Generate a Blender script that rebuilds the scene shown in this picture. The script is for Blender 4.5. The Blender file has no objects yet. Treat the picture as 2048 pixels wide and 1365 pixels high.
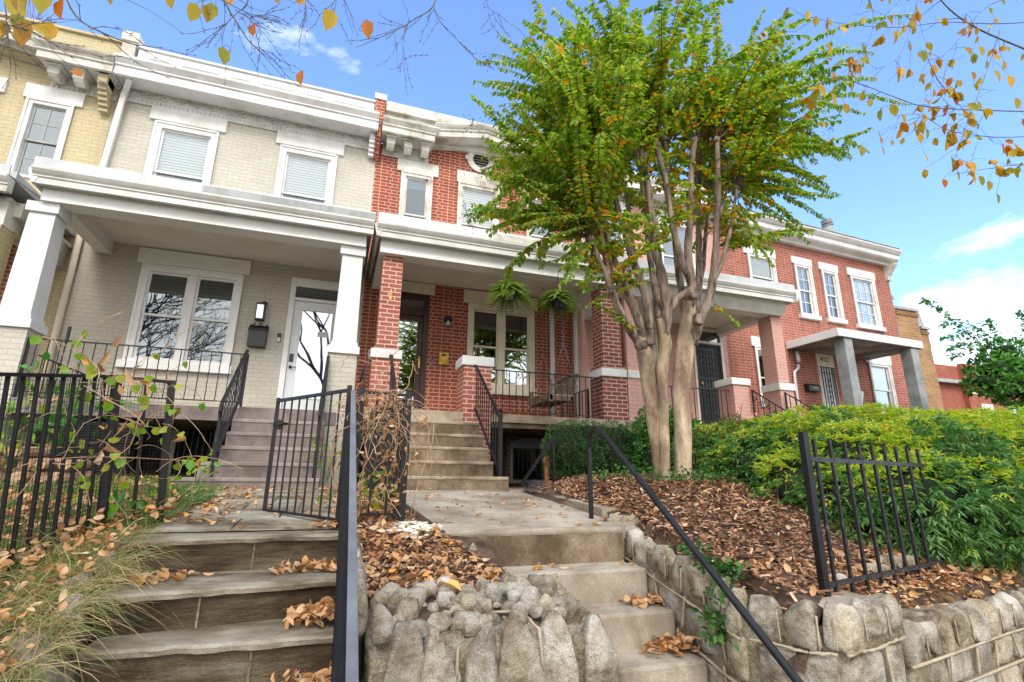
import bpy, math, random
import numpy as np
from mathutils import Vector, Matrix
PI = math.pi
rnd = random.Random(7)
nr = np.random.RandomState(11)
scene = bpy.context.scene
COL = scene.collection

# ------------------------------------------------------------------ camera
YAW, PIT, ROL = math.radians(18.8), math.radians(15.15), math.radians(0.51)
FPX = 1023.65
fw = Vector((math.sin(YAW)*math.cos(PIT), math.cos(YAW)*math.cos(PIT), math.sin(PIT)))
ri = Vector((math.cos(YAW), -math.sin(YAW), 0)); up = ri.cross(fw)
c_, s_ = math.cos(ROL), math.sin(ROL)
RX = ri*c_ + up*s_; UP = ri*(-s_) + up*c_
cd = bpy.data.cameras.new('camera'); cam = bpy.data.objects.new('camera', cd); COL.objects.link(cam)
cam.matrix_world = Matrix(((RX.x, UP.x, -fw.x, 0), (RX.y, UP.y, -fw.y, 0), (RX.z, UP.z, -fw.z, 0), (0, 0, 0, 1)))
cd.sensor_fit = 'HORIZONTAL'; cd.sensor_width = 36; cd.lens = FPX/2048*36
cd.clip_start = 0.05; cd.clip_end = 2000
scene.camera = cam

def at(x, y, Y):
    """point seen at photo pixel (x, y) on the vertical plane at depth Y"""
    d = RX*(x-1024) + UP*(682.5-y) + fw*FPX
    return d*(Y/d.y)

# ------------------------------------------------------------------ world, sun, exposure
SUN_EL, SUN_ROT = math.radians(43), math.radians(190)
w = bpy.data.worlds.new('World'); scene.world = w; w.use_nodes = True
nt = w.node_tree; nt.nodes.clear()
def N(nt, t, **k):
    n = nt.nodes.new(t)
    for a, b in k.items(): setattr(n, a, b)
    return n
def L(nt, a, b): nt.links.new(a, b)
sky = N(nt, 'ShaderNodeTexSky', sky_type='NISHITA', sun_disc=False, sun_elevation=SUN_EL, sun_rotation=SUN_ROT)
sky.air_density = 1.0; sky.dust_density = 0.6; sky.ozone_density = 3.0
tc = N(nt, 'ShaderNodeTexCoord')
mp = N(nt, 'ShaderNodeMapping'); mp.inputs['Scale'].default_value = (2.2, 2.2, 5.0); mp.inputs['Location'].default_value = (3.1, 1.7, .4)
L(nt, tc.outputs['Generated'], mp.inputs['Vector'])
cn = N(nt, 'ShaderNodeTexNoise'); cn.inputs['Scale'].default_value = 1.6; cn.inputs['Detail'].default_value = 9; cn.inputs['Roughness'].default_value = .58; cn.inputs['Distortion'].default_value = .5
L(nt, mp.outputs[0], cn.inputs['Vector'])
# cloud banks, seen and added: directions with a soft radius
def bank(px, py, r0, r1): return bank_dir(*at(px, py, 1.0), r0, r1)
def bank_dir(x, y, z, r0, r1):
    d = Vector((x, y, z)).normalized()
    dot = N(nt, 'ShaderNodeVectorMath', operation='DOT_PRODUCT'); dot.inputs[1].default_value = d
    L(nt, tc.outputs['Generated'], dot.inputs[0])
    m = N(nt, 'ShaderNodeMapRange'); m.inputs['From Min'].default_value = math.cos(math.radians(r1)); m.inputs['From Max'].default_value = math.cos(math.radians(r0))
    m.interpolation_type = 'SMOOTHSTEP'
    L(nt, dot.outputs['Value'], m.inputs['Value']); return m.outputs[0]
acc = None
for b, g in ((bank(2000, 650, 2, 11), .27), (bank(2120, 740, 3, 16), .26), (bank(590, 110, 1, 9), .13), (bank(1740, 150, 1, 14), .14), (bank(1660, 60, 1, 8), .12), (bank(1990, 480, 1, 9), .05), (bank_dir(-.3, -.9, .30, 45, 92), .62), (bank_dir(.9, -.3, .25, 10, 50), .30)):  # widest bank, unseen behind the camera, is added for soft frontal light
    mu = N(nt, 'ShaderNodeMath', operation='MULTIPLY'); L(nt, b, mu.inputs[0]); mu.inputs[1].default_value = g
    if acc is None: acc = mu.outputs[0]
    else:
        ad = N(nt, 'ShaderNodeMath', operation='MAXIMUM'); L(nt, acc, ad.inputs[0]); L(nt, mu.outputs[0], ad.inputs[1]); acc = ad.outputs[0]
sm = N(nt, 'ShaderNodeMath', operation='ADD'); L(nt, acc, sm.inputs[0]); L(nt, cn.outputs['Fac'], sm.inputs[1])
cr = N(nt, 'ShaderNodeValToRGB'); cr.color_ramp.elements[0].position = .66; cr.color_ramp.elements[1].position = .98
L(nt, sm.outputs[0], cr.inputs[0])
tint = N(nt, 'ShaderNodeMixRGB', blend_type='MULTIPLY'); tint.inputs[0].default_value = 1; tint.inputs[2].default_value = (1.70, 1.86, 2.22, 1)
L(nt, sky.outputs[0], tint.inputs[1])
mx = N(nt, 'ShaderNodeMixRGB'); mx.inputs[2].default_value = (12.5, 12.4, 12.4, 1)
L(nt, cr.outputs[0], mx.inputs[0]); L(nt, tint.outputs[0], mx.inputs[1])
bg = N(nt, 'ShaderNodeBackground'); bg.inputs['Strength'].default_value = .12
wo = N(nt, 'ShaderNodeOutputWorld'); L(nt, mx.outputs[0], bg.inputs[0]); L(nt, bg.outputs[0], wo.inputs[0])
sd = bpy.data.lights.new('sun', 'SUN'); sd.energy = 1.35; sd.angle = math.radians(16); sd.color = (1, .96, .9)
sun = bpy.data.objects.new('sun', sd); COL.objects.link(sun)
sdir = Vector((math.sin(SUN_ROT)*math.cos(SUN_EL), math.cos(SUN_ROT)*math.cos(SUN_EL), math.sin(SUN_EL)))
sun.rotation_euler = (-sdir).to_track_quat('-Z', 'Y').to_euler()
vs = scene.view_settings; vs.view_transform = 'Standard'; vs.look = 'None'; vs.gamma = 1; vs.exposure = 0.84
scene.cycles.max_bounces = 6; scene.cycles.diffuse_bounces = 4; scene.cycles.glossy_bounces = 3; scene.cycles.transparent_max_bounces = 12

# ------------------------------------------------------------------ materials
MATS = {}
def newmat(name):
    m = bpy.data.materials.new(name); m.use_nodes = True; MATS[name] = m
    nt = m.node_tree; b = nt.nodes['Principled BSDF']; return m, nt, b
def rgb(c): return (c[0], c[1], c[2], 1)
def ramp(nt, fac, stops):
    r = N(nt, 'ShaderNodeValToRGB'); e = r.color_ramp.elements
    while len(e) < len(stops): e.new(.5)
    for i, (p, c) in enumerate(stops): e[i].position = p; e[i].color = rgb(c)
    L(nt, fac, r.inputs[0]); return r.outputs[0]
def noise(nt, vec, scale, detail=4, rough=.55, dist=0):
    n = N(nt, 'ShaderNodeTexNoise'); n.inputs['Scale'].default_value = scale; n.inputs['Detail'].default_value = detail
    n.inputs['Roughness'].default_value = rough; n.inputs['Distortion'].default_value = dist
    if vec: L(nt, vec, n.inputs['Vector'])
    return n.outputs['Fac']
def bump(nt, b, h, strength, dist=.01, chain=None):
    n = N(nt, 'ShaderNodeBump'); n.inputs['Strength'].default_value = strength; n.inputs['Distance'].default_value = dist
    L(nt, h, n.inputs['Height'])
    if chain: L(nt, chain, n.inputs['Normal'])
    L(nt, n.outputs[0], b.inputs['Normal']); return n.outputs[0]
def noisy(name, stops, scale=3, rough=.7, bs=.3, bscale=40, bd=.004, metal=0, stretch=None, detail=6, spec=.3, spk=0, spks=130, blot=0, isl=None):
    m, nt, b = newmat(name)
    t = N(nt, 'ShaderNodeTexCoord'); v = t.outputs['Object']
    if stretch:
        mp = N(nt, 'ShaderNodeMapping'); mp.inputs['Scale'].default_value = stretch; L(nt, v, mp.inputs[0]); v = mp.outputs[0]
    f = noise(nt, v, scale, detail, .62)
    col = ramp(nt, f, [(.5+(p_-.5)*.52, c) for p_, c in stops])
    if spk:
        mu = N(nt, 'ShaderNodeMixRGB', blend_type='MULTIPLY'); mu.inputs[0].default_value = 1; L(nt, col, mu.inputs[1])
        L(nt, ramp(nt, noise(nt, t.outputs['Object'], spks, 3, .8), [(.36, (1-spk,)*3), (.48, (1-spk*.25,)*3), (.62, (1+spk*.35,)*3)]), mu.inputs[2]); col = mu.outputs[0]
    if blot:
        mu = N(nt, 'ShaderNodeMixRGB', blend_type='MULTIPLY'); mu.inputs[0].default_value = 1; L(nt, col, mu.inputs[1])
        L(nt, ramp(nt, noise(nt, t.outputs['Object'], scale*.45, 7, .7, .6), [(.38, (1-blot, 1-blot*1.08, 1-blot*1.2)), (.52, (1, 1, 1)), (.66, (1+blot*.3,)*3)]), mu.inputs[2]); col = mu.outputs[0]
    if isl:
        g = N(nt, 'ShaderNodeNewGeometry'); mu = N(nt, 'ShaderNodeMixRGB', blend_type='MULTIPLY'); mu.inputs[0].default_value = 1; L(nt, col, mu.inputs[1])
        L(nt, ramp(nt, g.outputs['Random Per Island'], [(i/(len(isl)-1)*.999, q) for i, q in enumerate(isl)]), mu.inputs[2]); col = mu.outputs[0]
    L(nt, col, b.inputs['Base Color'])
    b.inputs['Roughness'].default_value = rough; b.inputs['Metallic'].default_value = metal
    b.inputs['Specular IOR Level'].default_value = spec
    if bs: bump(nt, b, noise(nt, v, bscale, 5, .6), bs, bd)
    return m
def brick(name, c1, c2, mortar, bw=.21, rh=.075, ms=.011, paint=False, squash=1.0, stain=.25, var=None, wob=.0):
    m, nt, b = newmat(name)
    t = N(nt, 'ShaderNodeUVMap'); v = t.outputs['UV']
    wn = N(nt, 'ShaderNodeTexNoise'); wn.inputs['Scale'].default_value = 6; wn.inputs['Detail'].default_value = 3; L(nt, v, wn.inputs['Vector'])
    off = N(nt, 'ShaderNodeMixRGB', blend_type='LINEAR_LIGHT'); off.inputs[0].default_value = .006; L(nt, v, off.inputs[1]); L(nt, wn.outputs['Color'], off.inputs[2])
    br = N(nt, 'ShaderNodeTexBrick'); L(nt, off.outputs[0], br.inputs['Vector'])
    br.inputs['Scale'].default_value = 1; br.inputs['Brick Width'].default_value = bw; br.inputs['Row Height'].default_value = rh
    br.inputs['Mortar Size'].default_value = ms; br.inputs['Mortar Smooth'].default_value = .25; br.inputs['Bias'].default_value = 0
    br.squash = squash; br.squash_frequency = 2; br.offset = .5
    br.inputs['Color1'].default_value = rgb(c1); br.inputs['Color2'].default_value = rgb(c2); br.inputs['Mortar'].default_value = rgb(mortar)
    f = noise(nt, v, 1.3, 6, .65)
    dark = ramp(nt, f, [(.3, (1-stain,)*3), (.55, (1, 1, 1)), (.75, (1+stain*.35,)*3)])
    mu = N(nt, 'ShaderNodeMixRGB', blend_type='MULTIPLY'); mu.inputs[0].default_value = 1
    L(nt, br.outputs['Color'], mu.inputs[1]); L(nt, dark, mu.inputs[2])
    f2 = noise(nt, v, 28, 4, .7)
    mu2 = N(nt, 'ShaderNodeMixRGB', blend_type='MULTIPLY'); mu2.inputs[0].default_value = 1
    L(nt, mu.outputs[0], mu2.inputs[1]); L(nt, ramp(nt, f2, [(.25, (.8, .8, .8)), (.7, (1.08, 1.08, 1.08))]), mu2.inputs[2])
    L(nt, mu2.outputs[0], b.inputs['Base Color'])
    b.inputs['Roughness'].default_value = .75; b.inputs['Specular IOR Level'].default_value = .25
    inv = N(nt, 'ShaderNodeMath', operation='SUBTRACT'); inv.inputs[0].default_value = 1; L(nt, br.outputs['Fac'], inv.inputs[1])
    n1 = bump(nt, b, inv.outputs[0], .5 if paint else .6, .006)
    bump(nt, b, noise(nt, v, 90, 3), .25, .003, n1)
    return m
def leafmat(name, cols, trans=.35, rough=.45, gloss=.35):
    m, nt, b = newmat(name)
    g = N(nt, 'ShaderNodeNewGeometry')
    n = len(cols); col = ramp(nt, g.outputs['Random Per Island'], [(i/(n-1)*.999, c) for i, c in enumerate(cols)])
    L(nt, col, b.inputs['Base Color']); b.inputs['Roughness'].default_value = rough; b.inputs['Specular IOR Level'].default_value = gloss
    tr = N(nt, 'ShaderNodeBsdfTranslucent'); hs = N(nt, 'ShaderNodeHueSaturation'); hs.inputs['Value'].default_value = 1.5; hs.inputs['Saturation'].default_value = 1.1
    L(nt, col, hs.inputs['Color']); L(nt, hs.outputs[0], tr.inputs[0])
    mxs = N(nt, 'ShaderNodeMixShader'); mxs.inputs[0].default_value = trans
    L(nt, b.outputs[0], mxs.inputs[1]); L(nt, tr.outputs[0], mxs.inputs[2])
    L(nt, mxs.outputs[0], nt.nodes['Material Output'].inputs[0]); return m
def islandmat(name, cols, rough=.8):
    m, nt, b = newmat(name)
    g = N(nt, 'ShaderNodeNewGeometry'); n = len(cols)
    L(nt, ramp(nt, g.outputs['Random Per Island'], [(i/(n-1)*.999, c) for i, c in enumerate(cols)]), b.inputs['Base Color'])
    b.inputs['Roughness'].default_value = rough; b.inputs['Specular IOR Level'].default_value = .2; return m
def glassmat(name, refl, tintc=(.6, .65, .66), base=.0):
    m, nt, b = newmat(name)
    nt.nodes.remove(b)
    tr = N(nt, 'ShaderNodeBsdfTransparent'); tr.inputs[0].default_value = rgb(tintc)
    gl = N(nt, 'ShaderNodeBsdfGlossy'); gl.inputs['Roughness'].default_value = .015; gl.inputs[0].default_value = (.9, .95, .97, 1)
    t = N(nt, 'ShaderNodeTexCoord'); bn = N(nt, 'ShaderNodeBump'); bn.inputs['Strength'].default_value = .02; bn.inputs['Distance'].default_value = .02
    L(nt, noise(nt, t.outputs['Object'], 2.5, 1), bn.inputs['Height']); L(nt, bn.outputs[0], gl.inputs['Normal'])
    lw = N(nt, 'ShaderNodeLayerWeight'); lw.inputs[0].default_value = .25
    mr = N(nt, 'ShaderNodeMapRange'); mr.inputs['To Min'].default_value = refl; mr.inputs['To Max'].default_value = min(1, refl+.5); L(nt, lw.outputs['Fresnel'], mr.inputs[0])
    mi = N(nt, 'ShaderNodeMixShader'); L(nt, mr.outputs[0], mi.inputs[0]); L(nt, tr.outputs[0], mi.inputs[1]); L(nt, gl.outputs[0], mi.inputs[2])
    L(nt, mi.outputs[0], nt.nodes['Material Output'].inputs[0]); return m

brick('cream_brick', (.50, .468, .395), (.53, .495, .415), (.43, .40, .33), paint=True, ms=.007, stain=.12)
brick('yellow_brick', (.50, .42, .255), (.53, .445, .27), (.43, .36, .21), paint=True, ms=.007, stain=.15)
brick('red_brick', (.37, .072, .04), (.27, .05, .03), (.50, .36, .26), ms=.0085, squash=.58, stain=.22)
brick('pillar_brick', (.34, .085, .055), (.40, .12, .08), (.62, .46, .38), ms=.010, stain=.2)
brick('dark_pillar_brick', (.19, .05, .038), (.26, .068, .045), (.50, .38, .31), ms=.010, stain=.2)
brick('pink_brick', (.56, .32, .27), (.58, .335, .28), (.46, .26, .22), paint=True, ms=.007, stain=.10)
brick('old_red_brick', (.36, .11, .075), (.27, .075, .052), (.44, .26, .19), ms=.009, stain=.3, squash=.6)
brick('tan_brick', (.36, .20, .085), (.24, .13, .06), (.40, .27, .15), ms=.012, bw=.22, rh=.09)
brick('far_red_brick', (.33, .095, .06), (.28, .08, .05), (.36, .15, .10), bw=.4, rh=.15, ms=.01)
noisy('white_paint', [(.3, (.56, .545, .51)), (.55, (.66, .65, .62)), (.8, (.70, .69, .67))], 1.7, .5, .12, 25, .003, blot=.07)
noisy('cool_white_paint', [(.3, (.62, .62, .61)), (.7, (.70, .70, .69))], 1.2, .45, .05, 25, .003, blot=.04)
noisy('shade_lifted_white_paint', [(.3, (.74, .73, .70)), (.7, (.82, .815, .80))], 1.5, .5, .1, 25, .003, blot=.05)  # white trim paint made lighter in its colour to offset porch shade
noisy('old_white_paint', [(.25, (.34, .30, .235)), (.45, (.54, .515, .45)), (.7, (.64, .625, .58))], 2.2, .55, .2, 30, .004, blot=.2)
noisy('cream_stone', [(.3, (.62, .55, .42)), (.7, (.72, .65, .52))], 2.2, .65, .15, 60)
noisy('grey_paint', [(.3, (.27, .28, .27)), (.7, (.34, .35, .34))], 2.2, .55, .15, 40)
noisy('grey_flashing', [(.3, (.24, .25, .24)), (.7, (.34, .35, .34))], 3, .5, .1, 30)
noisy('sash_grey', [(.3, (.26, .28, .25)), (.7, (.34, .36, .33))], 2.2, .55, .1, 40)
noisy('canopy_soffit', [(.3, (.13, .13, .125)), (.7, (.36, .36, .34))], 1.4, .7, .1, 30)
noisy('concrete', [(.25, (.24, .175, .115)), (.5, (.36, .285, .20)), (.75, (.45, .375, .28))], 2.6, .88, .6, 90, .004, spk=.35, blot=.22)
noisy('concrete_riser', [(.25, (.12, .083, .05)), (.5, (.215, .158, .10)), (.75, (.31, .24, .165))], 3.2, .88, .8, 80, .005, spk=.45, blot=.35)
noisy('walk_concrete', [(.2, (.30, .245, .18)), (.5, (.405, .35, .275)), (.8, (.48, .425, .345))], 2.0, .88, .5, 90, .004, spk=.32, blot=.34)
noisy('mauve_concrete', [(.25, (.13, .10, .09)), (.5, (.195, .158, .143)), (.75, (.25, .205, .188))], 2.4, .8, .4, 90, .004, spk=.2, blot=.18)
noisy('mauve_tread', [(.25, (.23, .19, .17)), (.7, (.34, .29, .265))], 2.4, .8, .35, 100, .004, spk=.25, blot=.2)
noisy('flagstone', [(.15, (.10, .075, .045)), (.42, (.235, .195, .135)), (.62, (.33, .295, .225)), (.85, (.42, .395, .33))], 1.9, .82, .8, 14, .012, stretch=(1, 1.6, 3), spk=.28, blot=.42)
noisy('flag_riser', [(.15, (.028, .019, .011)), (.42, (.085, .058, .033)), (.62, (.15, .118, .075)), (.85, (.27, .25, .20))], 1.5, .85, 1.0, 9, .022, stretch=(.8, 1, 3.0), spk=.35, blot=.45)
noisy('slate_edge', [(.3, (.12, .10, .08)), (.7, (.27, .24, .20))], 5, .8, .7, 20, .012, stretch=(.6, 1, 4))
noisy('granite', [(.15, (.13, .10, .07)), (.36, (.33, .29, .22)), (.58, (.47, .44, .38)), (.85, (.62, .60, .55))], 6, .88, 1.0, 30, .022, detail=12, spk=.50, spks=190, blot=.45, isl=[(.95, .93, .9), (.72, .66, .56), (1.08, 1.08, 1.08), (.82, .80, .78), (.92, .84, .70), (.66, .64, .62), (1.0, .98, .94)])
noisy('mortar', [(.15, (.16, .12, .07)), (.45, (.30, .25, .17)), (.8, (.42, .37, .28))], 5, .9, 1.0, 40, .02, spk=.5, spks=90, blot=.42)
noisy('mortar_bead', [(.25, (.30, .24, .155)), (.7, (.46, .39, .28))], 6, .88, .6, 60, .006, spk=.3)
noisy('black_iron', [(.3, (.006, .006, .0065)), (.7, (.013, .013, .014))], 9, .42, .15, 80, .002, spec=.35)
noisy('worn_iron', [(.35, (.008, .008, .009)), (.72, (.022, .021, .021)), (.88, (.10, .095, .09))], 22, .45, .15, 80, .002, spec=.35)
noisy('silver_metal', [(.3, (.13, .133, .145)), (.7, (.19, .193, .205))], 4, .5, .1, 60, .002, metal=.1, spec=.4, spk=.15)
noisy('soil', [(.3, (.05, .032, .02)), (.7, (.13, .085, .055))], 7, .95, 1, 35, .02)
noisy('lawn_soil', [(.3, (.05, .06, .02)), (.7, (.14, .12, .055))], 5, .95, 1, 35, .02)
noisy('asphalt', [(.3, (.045, .045, .045)), (.7, (.07, .07, .07))], 9, .9, .5, 90, .006)
noisy('bark', [(.15, (.115, .075, .05)), (.40, (.27, .19, .125)), (.55, (.40, .30, .20)), (.68, (.52, .40, .27)), (.85, (.60, .50, .38))], 1.9, .75, .9, 9, .016, stretch=(2.6, 2.6, .75), spk=.22, spks=60, blot=.45)
noisy('stem_bark', [(.25, (.055, .04, .032)), (.45, (.17, .12, .09)), (.65, (.28, .21, .16)), (.85, (.38, .31, .24))], 5, .75, .6, 14, .012, stretch=(3, 3, .5))
noisy('twig_bark', [(.3, (.05, .035, .03)), (.7, (.11, .075, .06))], 8, .8, .3, 40)
noisy('grey_twig_bark', [(.3, (.09, .08, .07)), (.7, (.19, .17, .15))], 8, .8, .3, 40)
noisy('dead_vine', [(.3, (.26, .15, .08)), (.7, (.52, .36, .22))], 7, .85, .2, 40)
noisy('beadboard', [(.3, (.70, .66, .59)), (.7, (.78, .745, .68))], 1.5, .6, .1, 30)
noisy('dark_wood', [(.3, (.028, .010, .008)), (.7, (.055, .018, .014))], 4, .35, .15, 40, stretch=(6, 6, .7), spec=.5)
noisy('swing_wood', [(.3, (.13, .085, .06)), (.7, (.25, .18, .13))], 5, .75, .4, 30, stretch=(1, 4, 4))
noisy('swing_cushion', [(.3, (.36, .32, .24)), (.7, (.48, .43, .33))], 5, .9, .3, 60)
noisy('brass', [(.3, (.42, .24, .04)), (.7, (.85, .58, .16))], 9, .3, .1, 60, metal=.9, spec=.6)
noisy('black_plastic', [(.3, (.010, .010, .010)), (.7, (.018, .018, .018))], 5, .4, .1, 80, spec=.5)
noisy('dark_interior', [(.3, (.012, .013, .012)), (.7, (.03, .03, .028))], 1.2, .95, 0)
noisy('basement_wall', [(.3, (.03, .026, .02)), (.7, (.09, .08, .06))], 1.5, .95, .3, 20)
noisy('blind_white', [(.3, (.56, .60, .59)), (.7, (.62, .66, .65))], 1.2, .6, 0)
noisy('roof_metal', [(.3, (.40, .41, .41)), (.7, (.52, .53, .52))], 2, .5, .1, 30, metal=.2)
noisy('stucco_grey', [(.3, (.20, .22, .22)), (.7, (.32, .33, .33))], 2, .8, .3, 50)
noisy('sandstone', [(.3, (.36, .20, .10)), (.7, (.50, .32, .19))], 2, .85, .4, 40)
noisy('terracotta', [(.3, (.30, .12, .05)), (.7, (.44, .2, .09))], 4, .8, .3, 50)
noisy('letter_black', [(.3, (.01, .01, .01)), (.7, (.015, .015, .015))], 5, .4, 0)
noisy('letter_grey', [(.3, (.30, .29, .29)), (.7, (.36, .35, .35))], 5, .6, 0)
noisy('sign_dark', [(.3, (.018, .016, .018)), (.7, (.03, .028, .03))], 5, .5, 0)
noisy('pebble_white', [(.3, (.50, .46, .36)), (.7, (.74, .71, .62))], 14, .5, .1, 60)
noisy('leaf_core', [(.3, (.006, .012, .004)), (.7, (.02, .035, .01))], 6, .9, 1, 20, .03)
noisy('hose', [(.3, (.16, .17, .17)), (.7, (.26, .27, .27))], 6, .4, 0)
noisy('white_door', [(.3, (.66, .68, .68)), (.7, (.74, .76, .76))], 1.2, .4, 0)
glassmat('glass_dark', .18, (.45, .50, .50))
glassmat('glass_door', .42, (.45, .5, .5))
glassmat('glass_blue', .10, (.62, .68, .72))
glassmat('glass_clear', .10, (.9, .92, .92))
leafmat('myrtle_leaf', [(.09, .21, .022), (.16, .30, .032), (.26, .38, .045), (.11, .24, .025), (.36, .43, .07), (.19, .32, .035), (.48, .44, .06), (.13, .26, .03)], .5)
leafmat('myrtle_autumn_leaf', [(.50, .20, .012), (.62, .30, .02), (.42, .26, .02), (.70, .36, .03), (.60, .13, .01), (.33, .25, .02)], .45)
leafmat('overhang_leaf', [(.62, .22, .012), (.26, .27, .02), (.55, .13, .01), (.34, .32, .03), (.66, .34, .03), (.19, .24, .02), (.45, .20, .02)], .40)
leafmat('nandina_leaf', [(.04, .13, .03), (.075, .20, .045), (.13, .27, .065), (.05, .155, .035), (.20, .33, .09)], .3, .38, .5)
leafmat('nandina_lime_leaf', [(.42, .52, .05), (.26, .46, .04), (.58, .56, .06), (.18, .40, .035), (.62, .42, .06), (.36, .54, .05), (.22, .44, .04)], .38, .42, .4)
leafmat('box_leaf', [(.025, .08, .016), (.05, .14, .025), (.085, .20, .035), (.035, .11, .02)], .15, .4, .5)
leafmat('holly_leaf', [(.03, .12, .015), (.05, .19, .02), (.10, .28, .03), (.04, .14, .015)], .3, .4, .5)
leafmat('rose_leaf', [(.03, .10, .015), (.07, .17, .03), (.16, .22, .04), (.30, .14, .05), (.05, .13, .02)], .3)
leafmat('fern_leaf', [(.07, .15, .015), (.14, .23, .025), (.22, .28, .04), (.10, .19, .02)], .35)
leafmat('ivy_leaf', [(.02, .07, .012), (.04, .13, .02), (.09, .20, .03)], .25)
leafmat('vine_leaf', [(.30, .38, .03), (.16, .32, .03), (.42, .42, .05), (.10, .28, .03)], .4)
leafmat('grass_blade', [(.05, .13, .02), (.10, .21, .03), (.16, .25, .05), (.33, .28, .12), (.07, .16, .025)], .3, .6, .2)
leafmat('dry_grass_blade', [(.56, .42, .22), (.40, .31, .14), (.10, .22, .04), (.64, .53, .31), (.14, .26, .05), (.34, .22, .10), (.62, .50, .28)], .25, .7, .2)
leafmat('liriope_blade', [(.03, .10, .02), (.07, .17, .035), (.12, .22, .06), (.20, .26, .10)], .2, .45, .4)
islandmat('mulch_chip', [(.12, .05, .027), (.27, .125, .07), (.42, .235, .135), (.18, .075, .042), (.55, .36, .22), (.23, .10, .056), (.34, .17, .095), (.66, .48, .32)])
leafmat('fallen_leaf', [(.42, .20, .085), (.56, .32, .15), (.26, .115, .05), (.64, .43, .24), (.46, .21, .07), (.60, .37, .18), (.33, .145, .06), (.68, .50, .30), (.64, .27, .04)], .1, .7, .2)
leafmat('yellow_fallen_leaf', [(.75, .50, .10), (.80, .58, .25), (.70, .36, .05)], .15, .7, .2)

# ------------------------------------------------------------------ mesh helpers
def mesh_from(name, V, Fc, mat, smooth=False):
    me = bpy.data.meshes.new(name)
    me.from_pydata([tuple(v) for v in V], [], Fc); me.update()
    uv = me.uv_layers.new(name='UVMap')
    if len(Fc) < 60000: box_uv(me, uv)
    me.materials.append(MATS[mat])
    if smooth: me.polygons.foreach_set('use_smooth', [True]*len(me.polygons))
    return me
def box_uv(me, uv, off=(0, 0, 0)):
    n = len(me.vertices); co = np.empty(n*3); me.vertices.foreach_get('co', co); co = co.reshape(-1, 3)+np.array(off)
    nl = len(me.loops); vi = np.empty(nl, dtype=np.int64); me.loops.foreach_get('vertex_index', vi)
    npoly = len(me.polygons); nn = np.empty(npoly*3); me.polygons.foreach_get('normal', nn); nn = np.abs(nn.reshape(-1, 3))
    ls = np.empty(npoly, dtype=np.int64); me.polygons.foreach_get('loop_total', ls); pid = np.repeat(np.arange(npoly), ls)
    ax = nn.argmax(1)[pid]; c = co[vi]
    u = np.where(ax == 0, c[:, 1]+.1, c[:, 0]); v = np.where(ax == 2, c[:, 1], c[:, 2])
    uv.data.foreach_set('uv', np.stack([u, v], 1).ravel())
def fast_mesh(name, V, Q, mat, smooth=False):
    """V (n,3) float, Q (m,k) int -> mesh, all polygons with k corners"""
    V = np.asarray(V, dtype=np.float32); Q = np.asarray(Q, dtype=np.int32)
    me = bpy.data.meshes.new(name); m, k = Q.shape
    me.vertices.add(len(V)); me.vertices.foreach_set('co', V.ravel())
    me.loops.add(m*k); me.loops.foreach_set('vertex_index', Q.ravel())
    me.polygons.add(m); me.polygons.foreach_set('loop_start', np.arange(0, m*k, k, dtype=np.int32))
    try: me.polygons.foreach_set('loop_total', np.full(m, k, dtype=np.int32))
    except Exception: pass
    me.update(calc_edges=True); me.materials.append(MATS[mat])
    if smooth: me.polygons.foreach_set('use_smooth', np.ones(m, dtype=bool))
    return me
ORG = {}
def link(name, me, parent=None, org=None):
    """link a mesh given in world coordinates, with its origin at its thing's base"""
    o = bpy.data.objects.new(name, me); COL.objects.link(o)
    g = ORG[parent.name] if parent else Vector(org or (0, 0, 0))
    ORG[o.name] = g
    me.transform(Matrix.Translation(-g))
    if parent: o.parent = parent
    else: o.location = g
    return o
def tag(o, label=None, cat=None, group=None, kind=None):
    if label: o['label'] = label
    if cat: o['category'] = cat
    if group: o['group'] = group
    if kind: o['kind'] = kind
    return o
def thing(name, loc, label, cat, group=None, rz=0):
    o = bpy.data.objects.new(name, None); COL.objects.link(o); o.location = loc; o.rotation_euler = (0, 0, rz); o.empty_display_size = .2
    ORG[o.name] = Vector(loc); return tag(o, label, cat, group)
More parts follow.
